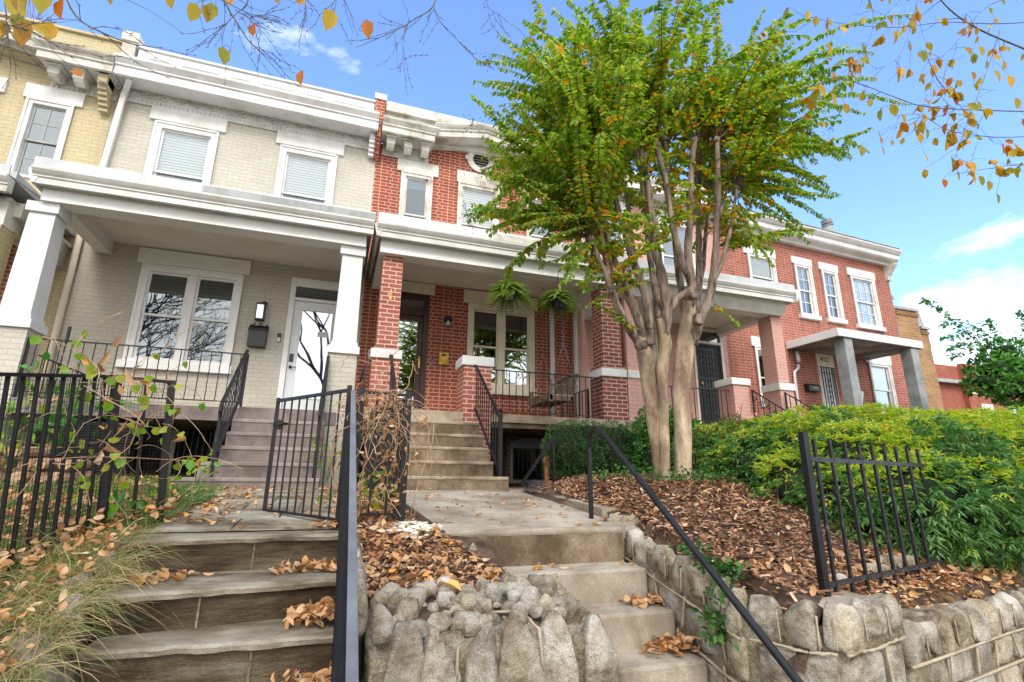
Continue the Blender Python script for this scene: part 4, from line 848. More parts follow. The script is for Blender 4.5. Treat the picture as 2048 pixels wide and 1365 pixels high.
S(link('garden_soil', sheet('garden_soil', 2.30, 24, 2.15, 9.9, h_right, 'soil', .09, edge=lambda x, y: (y > wall_line(x)+.04) & ~((x < 3.3) & (y > 6.35)) & ~((x < 4.9) & (y > 7.9)))))
S(MB().box(-30, -9, 2, 30, -1.7, -.2).box(24, 90, 8, 90, -1.7, -.2).build('terrain', 'lawn_soil'))
# concrete walkway to the red house, sloping gently
wk = MB()
wk.add([(.66, 6.75, -.125), (2.36, 6.75, -.125), (2.22, 3.72, -.335), (.78, 3.66, -.345), (.66, 6.75, -.6), (2.36, 6.75, -.6), (2.22, 3.72, -.6), (.78, 3.66, -.6)], [(3, 2, 1, 0), (4, 5, 6, 7), (3, 7, 6, 2), (0, 4, 7, 3), (1, 2, 6, 5), (0, 1, 5, 4)])
wk.box(2.15, 3.35, 6.35, 8.4, -.6, -.13)
S(wk.build('walkway', 'walk_concrete'))
# flagstone walkway to the cream house
fl = MB(); joint = MB()
x0, x1 = -1.02, .085
fl_rows = [(3.95, 4.40, [0, .40, 1]), (4.40, 4.86, [0, .62, 1]), (4.86, 5.35, [0, .33, .72, 1]), (5.35, 5.9, [0, .5, 1]), (5.9, 6.65, [0, .28, .66, 1])]
hz = lambda y: -.345+(y-3.6)*.0735
for ya, yb, cs in fl_rows:
    for i in range(len(cs)-1):
        a, b = x0+(x1-x0)*cs[i]+.008, x0+(x1-x0)*cs[i+1]-.008; sk = .05*math.sin(ya*5+i)
        if ya > 5.8: a, b = a-.25, b
        j = rnd.uniform(-.003, .003)
        fl.add([(a, ya+.008, hz(ya)+j), (b, ya+.008+0*sk, hz(ya)+j), (b, yb-.008, hz(yb)+j), (a, yb-.008, hz(yb)+j), (a, ya+.008, hz(ya)-.05), (b, ya+.008, hz(ya)-.05), (b, yb-.008, hz(yb)-.05), (a, yb-.008, hz(yb)-.05)], [(0, 1, 2, 3), (0, 4, 5, 1), (1, 5, 6, 2), (2, 6, 7, 3), (3, 7, 4, 0)])
S(fl.build('path', 'flagstone'))
joint.add([(x0-.3, 3.9, hz(3.9)-.012), (x1+.03, 3.9, hz(3.9)-.012), (x1+.03, 6.7, hz(6.7)-.012), (x0-.3, 6.7, hz(6.7)-.012)], [(0, 1, 2, 3)]); S(joint.build('path_joints', 'mortar'))

# ---------------- flagstone stairs on the left
ss = thing('garden_stairs', (-.45, 3.0, -1.6), 'stone garden stairs with thick slate treads, left of the silver handrail', 'stairs')
def slab(mb, x0, x1, yf0, yf1, yb, z, t, seed):
    r = random.Random(seed); n = 14; V = []
    for k in range(n+1):
        u = k/n; x = x0+(x1-x0)*u; yf = yf0+(yf1-yf0)*u+r.uniform(-.008, .008); dz = r.uniform(-.004, .003)
        V += [(x, yb, z+.002), (x, yf+.012, z+dz*.3), (x, yf, z-.012+dz), (x, yf+r.uniform(0, .012), z-t+.006+dz), (x, yf+.03, z-t), (x, yb, z-t)]
    F_ = [(k*6+i, (k+1)*6+i, (k+1)*6+(i+1) % 6, k*6+(i+1) % 6) for k in range(n) for i in range(6)]
    F_ += [(5, 4, 3, 2, 1, 0), tuple(n*6+i for i in range(6))]
    mb.add(V, F_)
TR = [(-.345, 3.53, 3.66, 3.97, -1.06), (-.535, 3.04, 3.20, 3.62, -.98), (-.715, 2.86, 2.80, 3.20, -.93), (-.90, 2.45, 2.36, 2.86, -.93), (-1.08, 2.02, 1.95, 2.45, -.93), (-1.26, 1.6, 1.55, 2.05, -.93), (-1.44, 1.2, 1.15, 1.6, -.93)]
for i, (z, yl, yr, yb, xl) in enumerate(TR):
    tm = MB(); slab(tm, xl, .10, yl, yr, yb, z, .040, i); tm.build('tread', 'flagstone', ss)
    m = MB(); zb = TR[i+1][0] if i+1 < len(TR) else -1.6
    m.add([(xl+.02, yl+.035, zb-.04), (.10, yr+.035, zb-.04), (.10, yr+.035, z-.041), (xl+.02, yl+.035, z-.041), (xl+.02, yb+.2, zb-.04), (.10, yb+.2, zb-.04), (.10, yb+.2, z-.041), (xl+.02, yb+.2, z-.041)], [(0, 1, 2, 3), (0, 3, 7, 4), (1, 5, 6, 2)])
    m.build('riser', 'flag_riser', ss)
    g = MB(); x = xl+(.42 if i % 2 else .66); k = (x-xl)/(.1-xl); y = yl+(yr-yl)*k
    g.box(x, x+.010, y+.028, y+.04, zb, z-.042).build('mortar_joint', 'mortar', ss)
# ---------------- concrete stairs in the middle
cs = thing('garden_stairs', (1.6, 3.0, -1.6), 'plain concrete garden stairs between the rough granite walls', 'stairs')
SY = [(3.66, -.34, .80), (3.36, -.588, .90), (3.07, -.792, 1.12), (2.79, -.995, 1.20), (2.50, -1.20, 1.20), (2.2, -1.40, 1.2)]
for i, (y, z, xl) in enumerate(SY):
    b = .36 if i else .28
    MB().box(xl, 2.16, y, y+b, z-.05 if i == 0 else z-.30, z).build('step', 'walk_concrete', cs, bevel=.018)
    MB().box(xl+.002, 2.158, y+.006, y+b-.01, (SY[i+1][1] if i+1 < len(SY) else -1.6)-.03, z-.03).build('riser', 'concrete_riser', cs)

# ---------------- granite walls
def bead(mb, pts, r=.011):
    pts = [Vector(p)+Vector((rnd.uniform(-.006, .006), 0, rnd.uniform(-.006, .006))) for p in pts]
    out = []
    for i in range(len(pts)-1):
        for k in range(4): out.append(pts[i].lerp(pts[i+1], k/4)+Vector((rnd.uniform(-.0025, .0025),)*3))
    out.append(pts[-1]); mb.tube(out, [r*.72*rnd.uniform(.7, 1.3) for _ in out], 5)
def stone_face(parent, A, B, ztop_a, ztop_b, zbot, nrmv, seed, courses=(.24, .26, .26, .3), capn=None, cap_h=.20, proud=.018, capr=(.85, 1.25), first_gap=True):
    """faced wall from A to B (xy), stones proud of mortar, upright cap stones along the top"""
    r = random.Random(seed); A = Vector((A[0], A[1], 0)); B = Vector((B[0], B[1], 0)); Lh = (B-A).length; u = (B-A)/Lh; n = Vector((nrmv[0], nrmv[1], 0)).normalized()
    st, bd = MB(), MB()
    # cap stones
    x = .0; i = 0
    while x < Lh-.06:
        wd = min(r.uniform(.14, .22), Lh-x); zt = ztop_a+(ztop_b-ztop_a)*(x+wd/2)/Lh; hh = cap_h*r.uniform(*capr)
        c = A+u*(x+wd/2)+Vector((0, 0, zt-hh/2+cap_h*.08))-n*(.045)
        rock(st, c, u*(wd*.51), n*r.uniform(.068, .082), hh*.54, seed*100+i, peak=r.uniform(.08, .36), rough=.12, e=.40, n=20, m=14)
        if r.random() < .75: p = A+u*(x+wd)+n*.022; bead(bd, [p+Vector((0, 0, zt-cap_h*.9)), p+Vector((0, 0, zt-cap_h*.15))], .008)
        x += wd+.012; i += 1
    z0a, z0b = ztop_a-cap_h, ztop_b-cap_h
    def P_(s, z): return A+u*s+n*.024+Vector((0, 0, z))
    bead(bd, [P_(Lh*k/5, z0a+(z0b-z0a)*k/5) for k in range(6)], .012)
    d = 0; ci = 0
    while True:
        ch = courses[ci % len(courses)]; top = d; d += ch; ci += 1
        za, zb = z0a-top, z0b-top
        if min(za, zb) < zbot+.05: break
        x = 0 if ci % 2 else -.12
        while x < Lh-.05:
            wd = r.uniform(.26, .44); a0, a1 = max(x, 0), min(x+wd, Lh); 
            if a1-a0 > .06:
                zz = za+(zb-za)*(a0+a1)/2/Lh; c = A+u*((a0+a1)/2)+Vector((0, 0, zz-ch/2))-n*.060
                rock(st, c, u*((a1-a0)*.475), n*(.075+proud*r.uniform(.1, .6)), ch*.46, seed*100+50+i, rough=.04, e=.22, cuts=5, cut=(.86, 1.0)); i += 1
                tilt = r.uniform(-.03, .03)
                if a1 < Lh-.02: bead(bd, [P_(a1+tilt, zz-.01), P_(a1-tilt, zz-ch+.01)], .010)
            x += wd
        bead(bd, [P_(Lh*k/5, za-ch+(zb-za)*k/5) for k in range(6)], .012)
        if ci > 8: break
    return st, bd
# right-hand wall: cheek beside the concrete stairs, then along the street
rw = thing('stone_wall', (2.4, 2.3, -1.6), 'granite retaining wall with upright cap stones, right of the concrete stairs, below the mulch bed', 'wall')
core = MB()
core.add([(2.20, 3.75, -1.6), (2.20, 2.55, -1.6), (2.34, 2.33, -1.6), (2.50, 2.17, -1.6), (9.5, 2.15+(9.5-2.46)*.19, -1.6), (9.5, 2.15+(9.5-2.46)*.19+.5, -1.6), (2.75, 2.62, -1.6), (2.5, 2.9, -1.6), (2.5, 3.75, -1.6),
          (2.20, 3.75, -.42), (2.20, 2.55, -.66), (2.34, 2.33, -.70), (2.50, 2.17, -.72), (9.5, 2.15+(9.5-2.46)*.19, -.97), (9.5, 2.15+(9.5-2.46)*.19+.5, -.97), (2.75, 2.62, -.74), (2.5, 2.9, -.66), (2.5, 3.75, -.42)],
         [(9, 10, 16, 17), (10, 11, 15, 16), (11, 12, 15), (12, 13, 14, 15)]+[(i, i+1, i+10, i+9) for i in range(8)])
core.build('mortar_core', 'mortar', rw)
parts = [stone_face(rw, (2.20, 3.72), (2.20, 2.52), -.36, -.62, -1.6, (-1, 0), 3, capn=None), stone_face(rw, (2.215, 2.50), (2.45, 2.155), -.62, -.62, -1.6, (-.85, -.5), 4, courses=(.34, .3, .3)),
         stone_face(rw, (2.47, 2.15), (3.02, 2.15+.55*.19), -.62, -.61, -1.6, (.19, -1), 5, courses=(.36, .3)), stone_face(rw, (3.04, 2.26), (9.4, 2.26+6.36*.19), -.76, -.74, -1.6, (.19, -1), 6, courses=(.17, .24, .2, .28), cap_h=.19)]
for nm, k, mt in (('stones', 0, 'granite'), ('mortar_joints', 1, 'mortar_bead')):
    m = MB()
    for p in parts: m.add(p[k].V, p[k].F)
    m.build(nm, mt, rw, smooth=True)
# smooth mortar cap where the fence post stands
m = MB(); m.prism_z([(2.50, 2.36), (2.62, 2.26), (3.05, 2.33), (3.08, 2.72), (2.62, 2.70)], -.80, -.640); m.build('mortar_cap', 'walk_concrete', rw, bevel=.02)
m = MB()
for i, (x, y, z) in enumerate([(2.66, 2.82, -.60), (2.95, 2.86, -.6), (3.16, 2.75, -.64), (3.7, 2.86, -.62), (3.95, 2.95, -.58), (4.2, 3.0, -.6)]): rock(m, (x, y, z), (.10, 0, 0), (0, .06, 0), .07, 900+i, rough=.14)
m.build('loose_stones', 'granite', rw, smooth=True)
# middle wall: front of the small leaf-filled bed between the stairs
mw = thing('stone_wall', (.7, 2.3, -1.6), 'low rough granite wall round the leaf filled bed between the two stairs', 'wall')
core = MB(); core.prism_z([(.22, 2.37), (1.25, 2.335), (1.31, 2.5), (1.29, 2.95), (1.06, 3.05), (1.02, 2.90), (.22, 2.92)], -1.6, -.70)
nx, ny = 44, 26; rq = random.Random(5); V = []
for j_ in range(ny):
    for i_ in range(nx):
        u, v = i_/(nx-1), j_/(ny-1); x = .215+u*1.09; y = 2.36-.035*u+v*.60
        z = -.70+.15*v+.022*math.sin(9*x+3*y)+.018*math.sin(17*x-13*y)+rq.uniform(-.011, .011)
        if j_ == 0: z = -.86; y += .012
        elif j_ == 1: y = 2.365-.035*u; z -= .03
        if i_ in (0, nx-1): z = -.9
        V.append((x, y, z))
core.add(V, [(j_*nx+i_, j_*nx+i_+1, (j_+1)*nx+i_+1, (j_+1)*nx+i_) for j_ in range(ny-1) for i_ in range(nx-1)])
core.prism_z([(.77, 3.9), (.86, 3.9), (.98, 3.3), (1.20, 2.95), (1.06, 2.95), (.88, 3.3)], -1.5, -.62).prism_z([(.12, 5.0), (.20, 5.0), (.24, 2.8), (.14, 2.4)], -1.6, -.68)
core.build('mortar_core', 'mortar', mw)
st = MB()
for i, (px_, py_, hw, h_, pk) in enumerate([(808, 1246, .098, .27, .40), (869, 1251, .085, .26, .5), (964, 1243, .085, .26, .45), (1035, 1234, .105, .26, .5), (1108, 1222, .075, .22, .6), (1190, 1229, .075, .25, .35)]):
    q = at(px_, py_, 2.39); rock(st, (q.x, 2.375, q.z-h_*.98), (hw*1.15, 0, 0), (0, .095, 0), h_, 200+i, peak=pk, rough=.10, e=.38, n=28, m=22)
    rock(st, (q.x+.03, 2.41, q.z-h_*2.45), (hw*1.2, 0, 0), (0, .08, 0), .20, 220+i, rough=.08, e=.35, n=18, m=12)
for i, (px_, py_, Y_, hw, h_, pk) in enumerate([(763, 1208, 2.52, .07, .13, .3), (837, 1202, 2.74, .085, .09, .35), (906, 1199, 2.78, .08, .09, .4), (964, 1190, 2.84, .10, .08, .15), (1005, 1193, 2.84, .05, .07, .2), (940, 1215, 2.58, .05, .07, .6), (1059, 1173, 2.62, .07, .15, .35), (1036, 1178, 2.76, .05, .09, .3), (1104, 1174, 2.80, .06, .09, .6), (1146, 1197, 2.66, .05, .09, .3), (1085, 1200, 2.62, .04, .07, .4), (1130, 1205, 2.7, .04, .06, .3),
     (1010, 1166, 2.95, .045, .09, .5), (986, 1139, 3.12, .05, .09, .2), (965, 1110, 3.26, .05, .09, .3), (947, 1086, 3.42, .045, .09, .75), (923, 1080, 3.60, .055, .06, .3), (894, 1061, 3.82, .07, .08, .3), (893, 1044, 4.05, .08, .05, .1)]):
    q = at(px_, py_, Y_); rock(st, (q.x, Y_, q.z-h_), (hw, 0, 0), (0, hw*.85, 0), h_, 300+i, peak=pk, rough=.12, n=20, m=14)
rq = random.Random(77)
for i in range(80):
    x, y = rq.uniform(.26, 1.2), rq.uniform(2.46, 2.88); s = rq.uniform(.02, .055); rock(st, (x, y, -.655+(y-2.4)*.24), (s*1.2, 0, 0), (0, s, 0), s*rq.uniform(.7, 1.3), 600+i, peak=rq.uniform(.1, .6), rough=.15, n=12, m=8)
for i in range(16):
    x = .24+i*.062+rq.uniform(-.02, .02); s = rq.uniform(.03, .05); rock(st, (x, 2.385, rq.uniform(-1.3, -.75)), (s, 0, 0), (0, .035, 0), s*rq.uniform(1, 2), 660+i, rough=.1, n=12, m=8)
for i in range(12):
    y = 2.45+i*.19; rock(st, (.155, y, -.50+(y-2.4)*.07), (.05, 0, 0), (0, .085, 0), .13, 340+i, peak=.3, rough=.13)
rock(st, (.30, 4.12, -.40), (.17, 0, 0), (0, .12, 0), .07, 360, peak=.1, rough=.08, e=.4)
st.build('stones', 'granite', mw, smooth=True)
bd = MB()
for pts in ([tuple(at(918, 1290, 2.32)), tuple(at(915, 1360, 2.32))], [tuple(at(1055, 1235, 2.36)), tuple(at(1080, 1262, 2.30)), tuple(at(1085, 1340, 2.30))], [tuple(at(950, 1224, 2.6)), tuple(at(1035, 1222, 2.55))], [tuple(at(1000, 1200, 2.8)), tuple(at(1030, 1216, 2.7))], [tuple(at(1088, 1214, 2.6)), tuple(at(1118, 1208, 2.6))]): bead(bd, pts, .010)
bd.build('mortar_joints', 'mortar_bead', mw, smooth=True)
# left bank stones
lw = thing('stone_wall', (-1.15, 2.6, -1.6), 'mossy rubble edging half hidden by grass, left of the flagstone stairs', 'wall')
st = MB()
for i, (x, y, z, w_, h_) in enumerate([(-1.07, 3.42, -.50, .06, .12), (-1.10, 3.22, -.58, .07, .14), (-1.04, 3.0, -.66, .07, .15), (-1.03, 2.72, -.78, .08, .18), (-1.06, 2.45, -.88, .09, .18), (-1.15, 2.25, -.95, .09, .13), (-1.30, 2.22, -.98, .08, .09), (-1.05, 2.15, -1.1, .1, .2), (-1.06, 1.9, -1.2, .1, .2), (-1.45, 2.1, -1.05, .1, .12)]):
    rock(st, (x, y, z), (w_, 0, 0), (0, w_, 0), h_, 400+i, peak=.2, rough=.13)
st.build('stones', 'granite', lw, smooth=True)
MB().box(-1.04, -.95, 1.2, 3.9, -1.6, -.80).prism_x([(2.2, -.86), (2.2, -.95), (3.9, -.95), (3.9, -.42), (3.4, -.5), (2.8, -.72)], -1.06, -1.0).build('mortar_core', 'mortar', lw)
# ---------------- kerbs of the mulch bed
kb = MB(); path = [(2.42, 6.25), (2.36, 5.9), (2.33, 5.2), (2.29, 4.6), (2.25, 4.15)]
kb2 = []
def kerb(mb, pts, w_, zt, h_):
    for i in range(len(pts)-1):
        (xa, ya), (xb, yb) = pts[i], pts[i+1]; za, zb2 = zt(ya), zt(yb)
        mb.add([(xa, ya, za), (xa+w_, ya, za), (xb+w_, yb, zb2), (xb, yb, zb2), (xa, ya, za-h_), (xa+w_, ya, za-h_), (xb+w_, yb, zb2-h_), (xb, yb, zb2-h_)], [(0, 1, 2, 3), (0, 3, 7, 4), (1, 5, 6, 2)]+([(0, 4, 5, 1)] if i == 0 else [])+([(3, 2, 6, 7)] if i == len(pts)-2 else []))
kz = lambda y: -.245+(y-4.0)*.056
kerb(kb, path, .17, kz, .3)
kb.add([(2.42, 6.25, kz(6.25)), (2.59, 6.25, kz(6.25)), (3.3, 6.32, kz(6.3)), (3.3, 6.42, kz(6.4)), (2.5, 6.42, kz(6.4)), (2.42, 6.25, -.4), (2.5, 6.42, -.4), (3.3, 6.42, -.4)], [(0, 1, 2, 3, 4), (0, 4, 6, 5), (4, 3, 7, 6)])
kb.box(3.2, 5.2, 6.62, 6.8, -.4, -.02)
tag(kb.build('garden_kerb', 'concrete'), 'low concrete kerb curving between the walkway and the mulch bed', 'kerb')
km = MB()
rock(km, (2.36, 4.0, -.36), (.14, 0, 0), (.0, .13, 0), .10, 501, rough=.06, e=.35); rock(km, (2.30, 3.80, -.46), (.10, 0, 0), (0, .09, 0), .12, 502, peak=.3)
tag(km.build('kerb_stone', 'granite', smooth=True), 'squared granite block ending the concrete kerb at the stair top', 'stone')

# ------------------------------------------------------------------ fences, gates, rails
def iron_fence(name, loc, label, p0, p1, ht, n, group=None, mat='black_iron', rail=.032, bw=.016, over=0., endpost=True, startpost=True, pw=.045, lowz=.08, cat='fence', railpos=0., postover=.03):
    t = thing(name, loc, label, cat, group); p0 = Vector(p0); p1 = Vector(p1); Z = Vector((0, 0, 1))
    MB().bar(p0+Z*(ht-railpos), p1+Z*(ht-railpos), rail, rail*.6).build('rail', mat, t)
    MB().bar(p0+Z*lowz, p1+Z*lowz, rail*.8, rail*.6).build('rail', mat, t)
    for k in range(n):
        q = p0.lerp(p1, (k+1)/(n+1)); MB().bar(q+Z*(lowz-over), q+Z*(ht-.006), bw).build('bar', mat, t)
    for ok, q in ((startpost, p0), (endpost, p1)):
        if ok: MB().bar(q-Z*.05, q+Z*(ht+postover), pw).build('post', mat, t)
    return t
def mesh_wire(parent, p0, p1, z0a, z0b, h_, step=.03, r=.0011, mat='black_iron'):
    """square wire mesh between p0 and p1"""
    p0 = Vector(p0); p1 = Vector(p1); Lw = (p1-p0).length; m = MB(); n = int(Lw/step)
    for k in range(n+1):
        q = p0.lerp(p1, k/n); z = z0a+(z0b-z0a)*k/n; a = Vector((q.x, q.y, z)); b = Vector((q.x, q.y, z+h_)); m.bar(a, b, r*2)
    for k in range(int(h_/step)+1):
        m.bar((p0.x, p0.y, z0a+k*step), (p1.x, p1.y, z0b+k*step), r*2)
    return m.build('wire_mesh', mat, parent)
# left fence: a raked run toward the street and a level return by the stairs
lf = thing('iron_fence', (-1.3, 3.8, -.5), 'black iron fence with wire mesh and climbing vines on the grassy bank at far left', 'fence')
A0, A1, A2 = Vector((-1.075, 4.24, -.36)), Vector((-1.315, 4.00, -.34)), Vector((-1.54, 2.95, -.62))
Z = Vector((0, 0, 1)); LN = Vector((-.078, 0, 0))                 # the whole fence leans a little
T0 = Vector((-1.145, 4.24, .655)); T1 = Vector((-1.36, 4.16, .665)).lerp(Vector((-1.62, 2.95, .44)), .13); T2 = Vector((-1.62, 2.95, .44)); Tt = Vector((-1.36, 4.16, .665))
MB().bar(T0, T1, .034, .018).bar(T1, T2, .036, .020).build('rail', 'black_iron', lf)
lo = lambda q, h_: q-Z*h_-LN*(h_/.95)
MB().bar(lo(T0, .95), lo(T1, .95), .024, .016).bar(lo(T1, .93), lo(T2, .93), .024, .016).build('rail', 'black_iron', lf)
MB().bar(lo(T0, 1.08), T0+Z*.012, .040).build('post', 'black_iron', lf)
MB().bar(lo(T1, 1.05), T1, .046).build('post', 'black_iron', lf)
q = T0.lerp(T1, .48); MB().bar(lo(q, .95), q, .017).build('bar', 'black_iron', lf)
for k, t_ in enumerate((.23, .30, .37, .44, .505, .575, .65, .725, .80, .88)):
    q = Tt.lerp(T2, t_); MB().bar(lo(q, 1.0), q, .016).build('bar', 'black_iron', lf)
m = MB()
for pa, pb in ((T0, T1), (T1, T2)):
    n_ = int((pb-pa).length/.024)
    for k in range(n_+1): q = pa.lerp(pb, k/n_)+Vector((-.012, .02, 0)); m.bar(lo(q, 1.02), q, .0017)
    for k in range(42): m.bar(lo(pa, k*.0245)+Vector((-.012, .02, 0)), lo(pb, k*.0245)+Vector((-.012, .02, 0)), .0017)
m.build('wire_mesh', 'black_iron', lf)
# gate, ajar
gt = thing('garden_gate', (.06, 3.95, -.34), 'black iron garden gate standing ajar over the flagstone path', 'gate')
G0 = Vector((.075, 3.95, -.335)); G1v = at(543, 910, 4.75); G1 = Vector((G1v.x, 4.75, -.27))
MB().bar(G0+Z*.965, G1+Z*.90, .034, .022).build('rail', 'black_iron', gt)
MB().bar(G0+Z*.055, G1+Z*.02, .026, .018).build('rail', 'black_iron', gt)
MB().bar(G0-Z*.02, G0+Z*1.0, .034).build('post', 'black_iron', gt)
MB().bar(G1-Z*.0, G1+Z*.925, .030).build('post', 'black_iron', gt)
for k in range(8):
    q = G0.lerp(G1, (k+1)/9); t_ = (k+1)/9; MB().bar(q+Z*(.055-.035*t_), q+Z*(.965-.065*t_), .014).build('bar', 'black_iron', gt)
q = G1.lerp(G0, .06); MB().bar(q+Z*.66, q+Z*.74, .04, .03).bar(G1+Z*.70, G1.lerp(G0, .16)+Z*.71, .05, .02).build('latch', 'black_iron', gt, bevel=.003)
# silver handrail with dark infill beside the flagstone stairs
sr = thing('handrail', (.09, 2.6, -.9), 'flat silver handrail over a black picket panel beside the flagstone stairs', 'handrail')
R0, R1 = Vector((.10, 3.90, .615)), Vector((.10, .55, -.955))
MB().bar(R0, R1, .032, .012).build('rail', 'silver_metal', sr, bevel=.003)
MB().bar(R0-Z*.022, R1-Z*.022, .018, .024).bar((.10, 3.9, -.28), (.10, .55, -1.75), .03, .02).build('rail', 'black_iron', sr)
for k in range(24):
    q = R0.lerp(R1, (k+.6)/25); MB().bar(q-Z*.03, q-Z*.86, .009).build('bar', 'black_iron', sr)
MB().bar((.10, 3.92, -.4), (.10, 3.92, .60), .028).build('post', 'black_iron', sr)
m = MB()
for k in range(60):
    t_ = k/60; q = R0.lerp(R1, t_); m.bar(q+Vector((-.018, 0, -.05)), q+Vector((-.018, 0, -.84)), .0016)
for k in range(26):
    m.bar(R0+Vector((-.018, 0, -.06-k*.03)), R1+Vector((-.018, 0, -.06-k*.03)), .0016)
m.build('wire_mesh', 'black_iron', sr)
# short fence panel hung with dead vines
pf = iron_fence('iron_fence', (.35, 4.15, -.34), 'short black iron fence panel draped in dead vines beside the silver handrail', (.17, 4.12, -.34), (.54, 4.16, -.34), .99, 2, pw=.048, bw=.018)
wf = thing('mesh_fence', (.5, 5.6, -.2), 'black wire mesh fence running back from the vine covered panel toward the red house', 'fence')
W0, W1 = Vector((.53, 4.2, -.34)), Vector((.42, 7.2, -.12))
for k in range(22):
    q = W0.lerp(W1, (k+1)/22); MB().bar(q, q+Z*.97, .014).build('bar', 'black_iron', wf)
MB().bar(W0+Z*.97, W1+Z*.97, .03, .02).build('rail', 'black_iron', wf)
mesh_wire(wf, W0, W1, -.34, -.12, .97, .03, .0012)
# bent pipe handrail on the right of the concrete stairs
hr = thing('handrail', (2.1, 4.08, -.34), 'black pipe handrail with bent top sloping down beside the concrete stairs', 'handrail')
MB().bar((2.105, 4.075, -.36), (2.105, 4.075, .30), .030).build('post', 'black_iron', hr)
pp_ = [(2.105, 4.075, .28), (2.105, 4.075, .33), (2.105, 4.06, .38), (2.105, 4.01, .425), (2.105, 3.94, .432), (2.105, 3.86, .40), (2.105, 3.78, .35)]
pp_ += [(2.105, 3.78-k*.25, .35-k*.182) for k in range(1, 10)]
MB().tube(pp_, .0215, 12).build('rail', 'black_iron', hr, smooth=True)
# fence section on the right wall, in front of the nandina
fr_ = thing('iron_fence', (2.8, 2.5, -.66), 'short black iron fence section on the granite wall in front of the leafy hedge', 'fence')
q0 = Vector((2.80, 2.50, -.66)); ud = Vector((1, .262, 0)).normalized()
MB().bar(q0, q0+Z*.965+Vector((-.015, -.01, 0)), .044).build('post', 'black_iron', fr_, bevel=.003)
Lf = 1.80
MB().bar(q0+Z*.80, q0+ud*Lf+Z*.80, .012, .028).build('rail', 'worn_iron', fr_)
MB().bar(q0+Z*.075, q0+ud*Lf+Z*.075, .012, .028).build('rail', 'worn_iron', fr_)
for k in range(9):
    q = q0+ud*(.13+k*.202); MB().bar(q-Z*.03, q+Z*.93+Vector((-.012, 0, 0)), .018).build('bar', 'worn_iron', fr_)
# low black fence behind the tree, at the pink house
iron_fence('iron_fence', (6.0, 7.0, 0), 'low black iron fence behind the crape myrtle trunks, before the pink house', (4.95, 6.75, -.02), (7.6, 6.9, -.02), .82, 22, rail=.028, bw=.014, pw=.03, railpos=.08)
# basement stair rail at the red house
br_ = thing('handrail', (3.0, 6.6, -.12), 'small black handrail leading down beside the clipped evergreen hedge', 'handrail')
a = at(1108, 965, 6.75); b = at(1106, 876, 6.75); c = at(1041, 968, 6.75)
MB().bar((a.x, a.y, -.12), (b.x, b.y, b.z), .035).build('post', 'black_iron', br_)
MB().bar((b.x, b.y, b.z), (c.x, c.y-.05, c.z), .04, .03).tube([(c.x, c.y, c.z+.01), (c.x+.05, c.y, c.z+.02), (c.x+.09, c.y, c.z+.01), (c.x+.10, c.y, c.z-.05)], .012, 6).build('rail', 'black_iron', br_)

# ------------------------------------------------------------------ fittings on and before the houses
def t_lamp(name, loc, label, kind):
    t = thing(name, loc, label, 'lantern'); x, y, z = loc
    if kind == 'box':
        MB().box(x-.04, x+.04, F-.02, F-.0, z-.06, z+.10).build('back_plate', 'black_plastic', t)
        m = MB().box(x-.07, x+.07, F-.16, F-.02, z+.13, z+.16).box(x-.07, x+.07, F-.16, F-.02, z-.16, z-.14)
        for sx in (-.063, .063):
            for sy in (F-.153, F-.027): m.bar((x+sx, sy, z-.15), (x+sx, sy, z+.14), .014)
        m.build('frame', 'black_plastic', t)
        MB().box(x-.058, x+.058, F-.148, F-.03, z-.135, z+.125).build('pane', 'glass_door', t)
        MB().tube([(x, F-.09, z-.13), (x, F-.09, z+.0)], .012, 8).sphere((x, F-.09, z+.04), .028).build('bulb', 'blind_white', t)
        MB().tube([(x+.0, F-.04, z+.18), (x+.05, F-.06, z+.20), (x+.09, F-.05, z+.17)], .025, 7).build('cap', 'black_plastic', t)
    else:
        MB().tube([(x, F-.0, z+.10), (x, F-.06, z+.10)], .06, 12).build('back_plate', 'black_plastic', t)
        MB().tube([(x, F-.13, z+.14), (x, F-.13, z+.09), (x, F-.13, z+.05)], [.03, .085, .095], 14).build('cap', 'black_plastic', t)
        MB().tube([(x, F-.13, z+.05), (x, F-.13, z-.05), (x, F-.13, z-.11)], [.075, .068, .045], 12).build('shade', 'glass_clear', t, smooth=True)
        MB().sphere((x, F-.13, z-.0), .03, 8, 6, (1, 1, 1.6)).build('bulb', 'blind_white', t)
    return t
t_lamp('wall_lantern', (-1.49, F, 2.92), 'square black lantern above the black mailbox on the cream house', 'box')
t_lamp('wall_lantern', (1.98, F, 3.08), 'small round black lantern with clear glass on the red brick wall', 'round')
t = thing('mailbox', (-1.47, F, 2.45), 'black metal mailbox with flap on the cream brick wall', 'mailbox')
MB().box(-1.63, -1.33, F-.13, F-.002, 2.26, 2.60).build('box', 'black_plastic', t, bevel=.006)
MB().add([(-1.64, F-.145, 2.57), (-1.32, F-.145, 2.57), (-1.32, F-.02, 2.68), (-1.64, F-.02, 2.68), (-1.64, F-.145, 2.555), (-1.32, F-.145, 2.555), (-1.32, F-.02, 2.60), (-1.64, F-.02, 2.60)], [(0, 1, 2, 3), (4, 7, 6, 5), (0, 4, 5, 1), (1, 5, 6, 2), (0, 3, 7, 4)]).build('lid', 'black_iron', t)
MB().sphere((-1.58, F-.134, 2.43), .013).build('lock', 'silver_metal', t)
for ch, x in (('4', -1.62), ('0', -1.50), ('6', -1.39)):
    o = writing(ch, x, 2.63, F-.012, .15, 'letter_black', h6, 'house_number')
t = thing('doorbell', (-1.13, F, 2.45), 'small white and black video doorbell beside the white front door', 'doorbell')
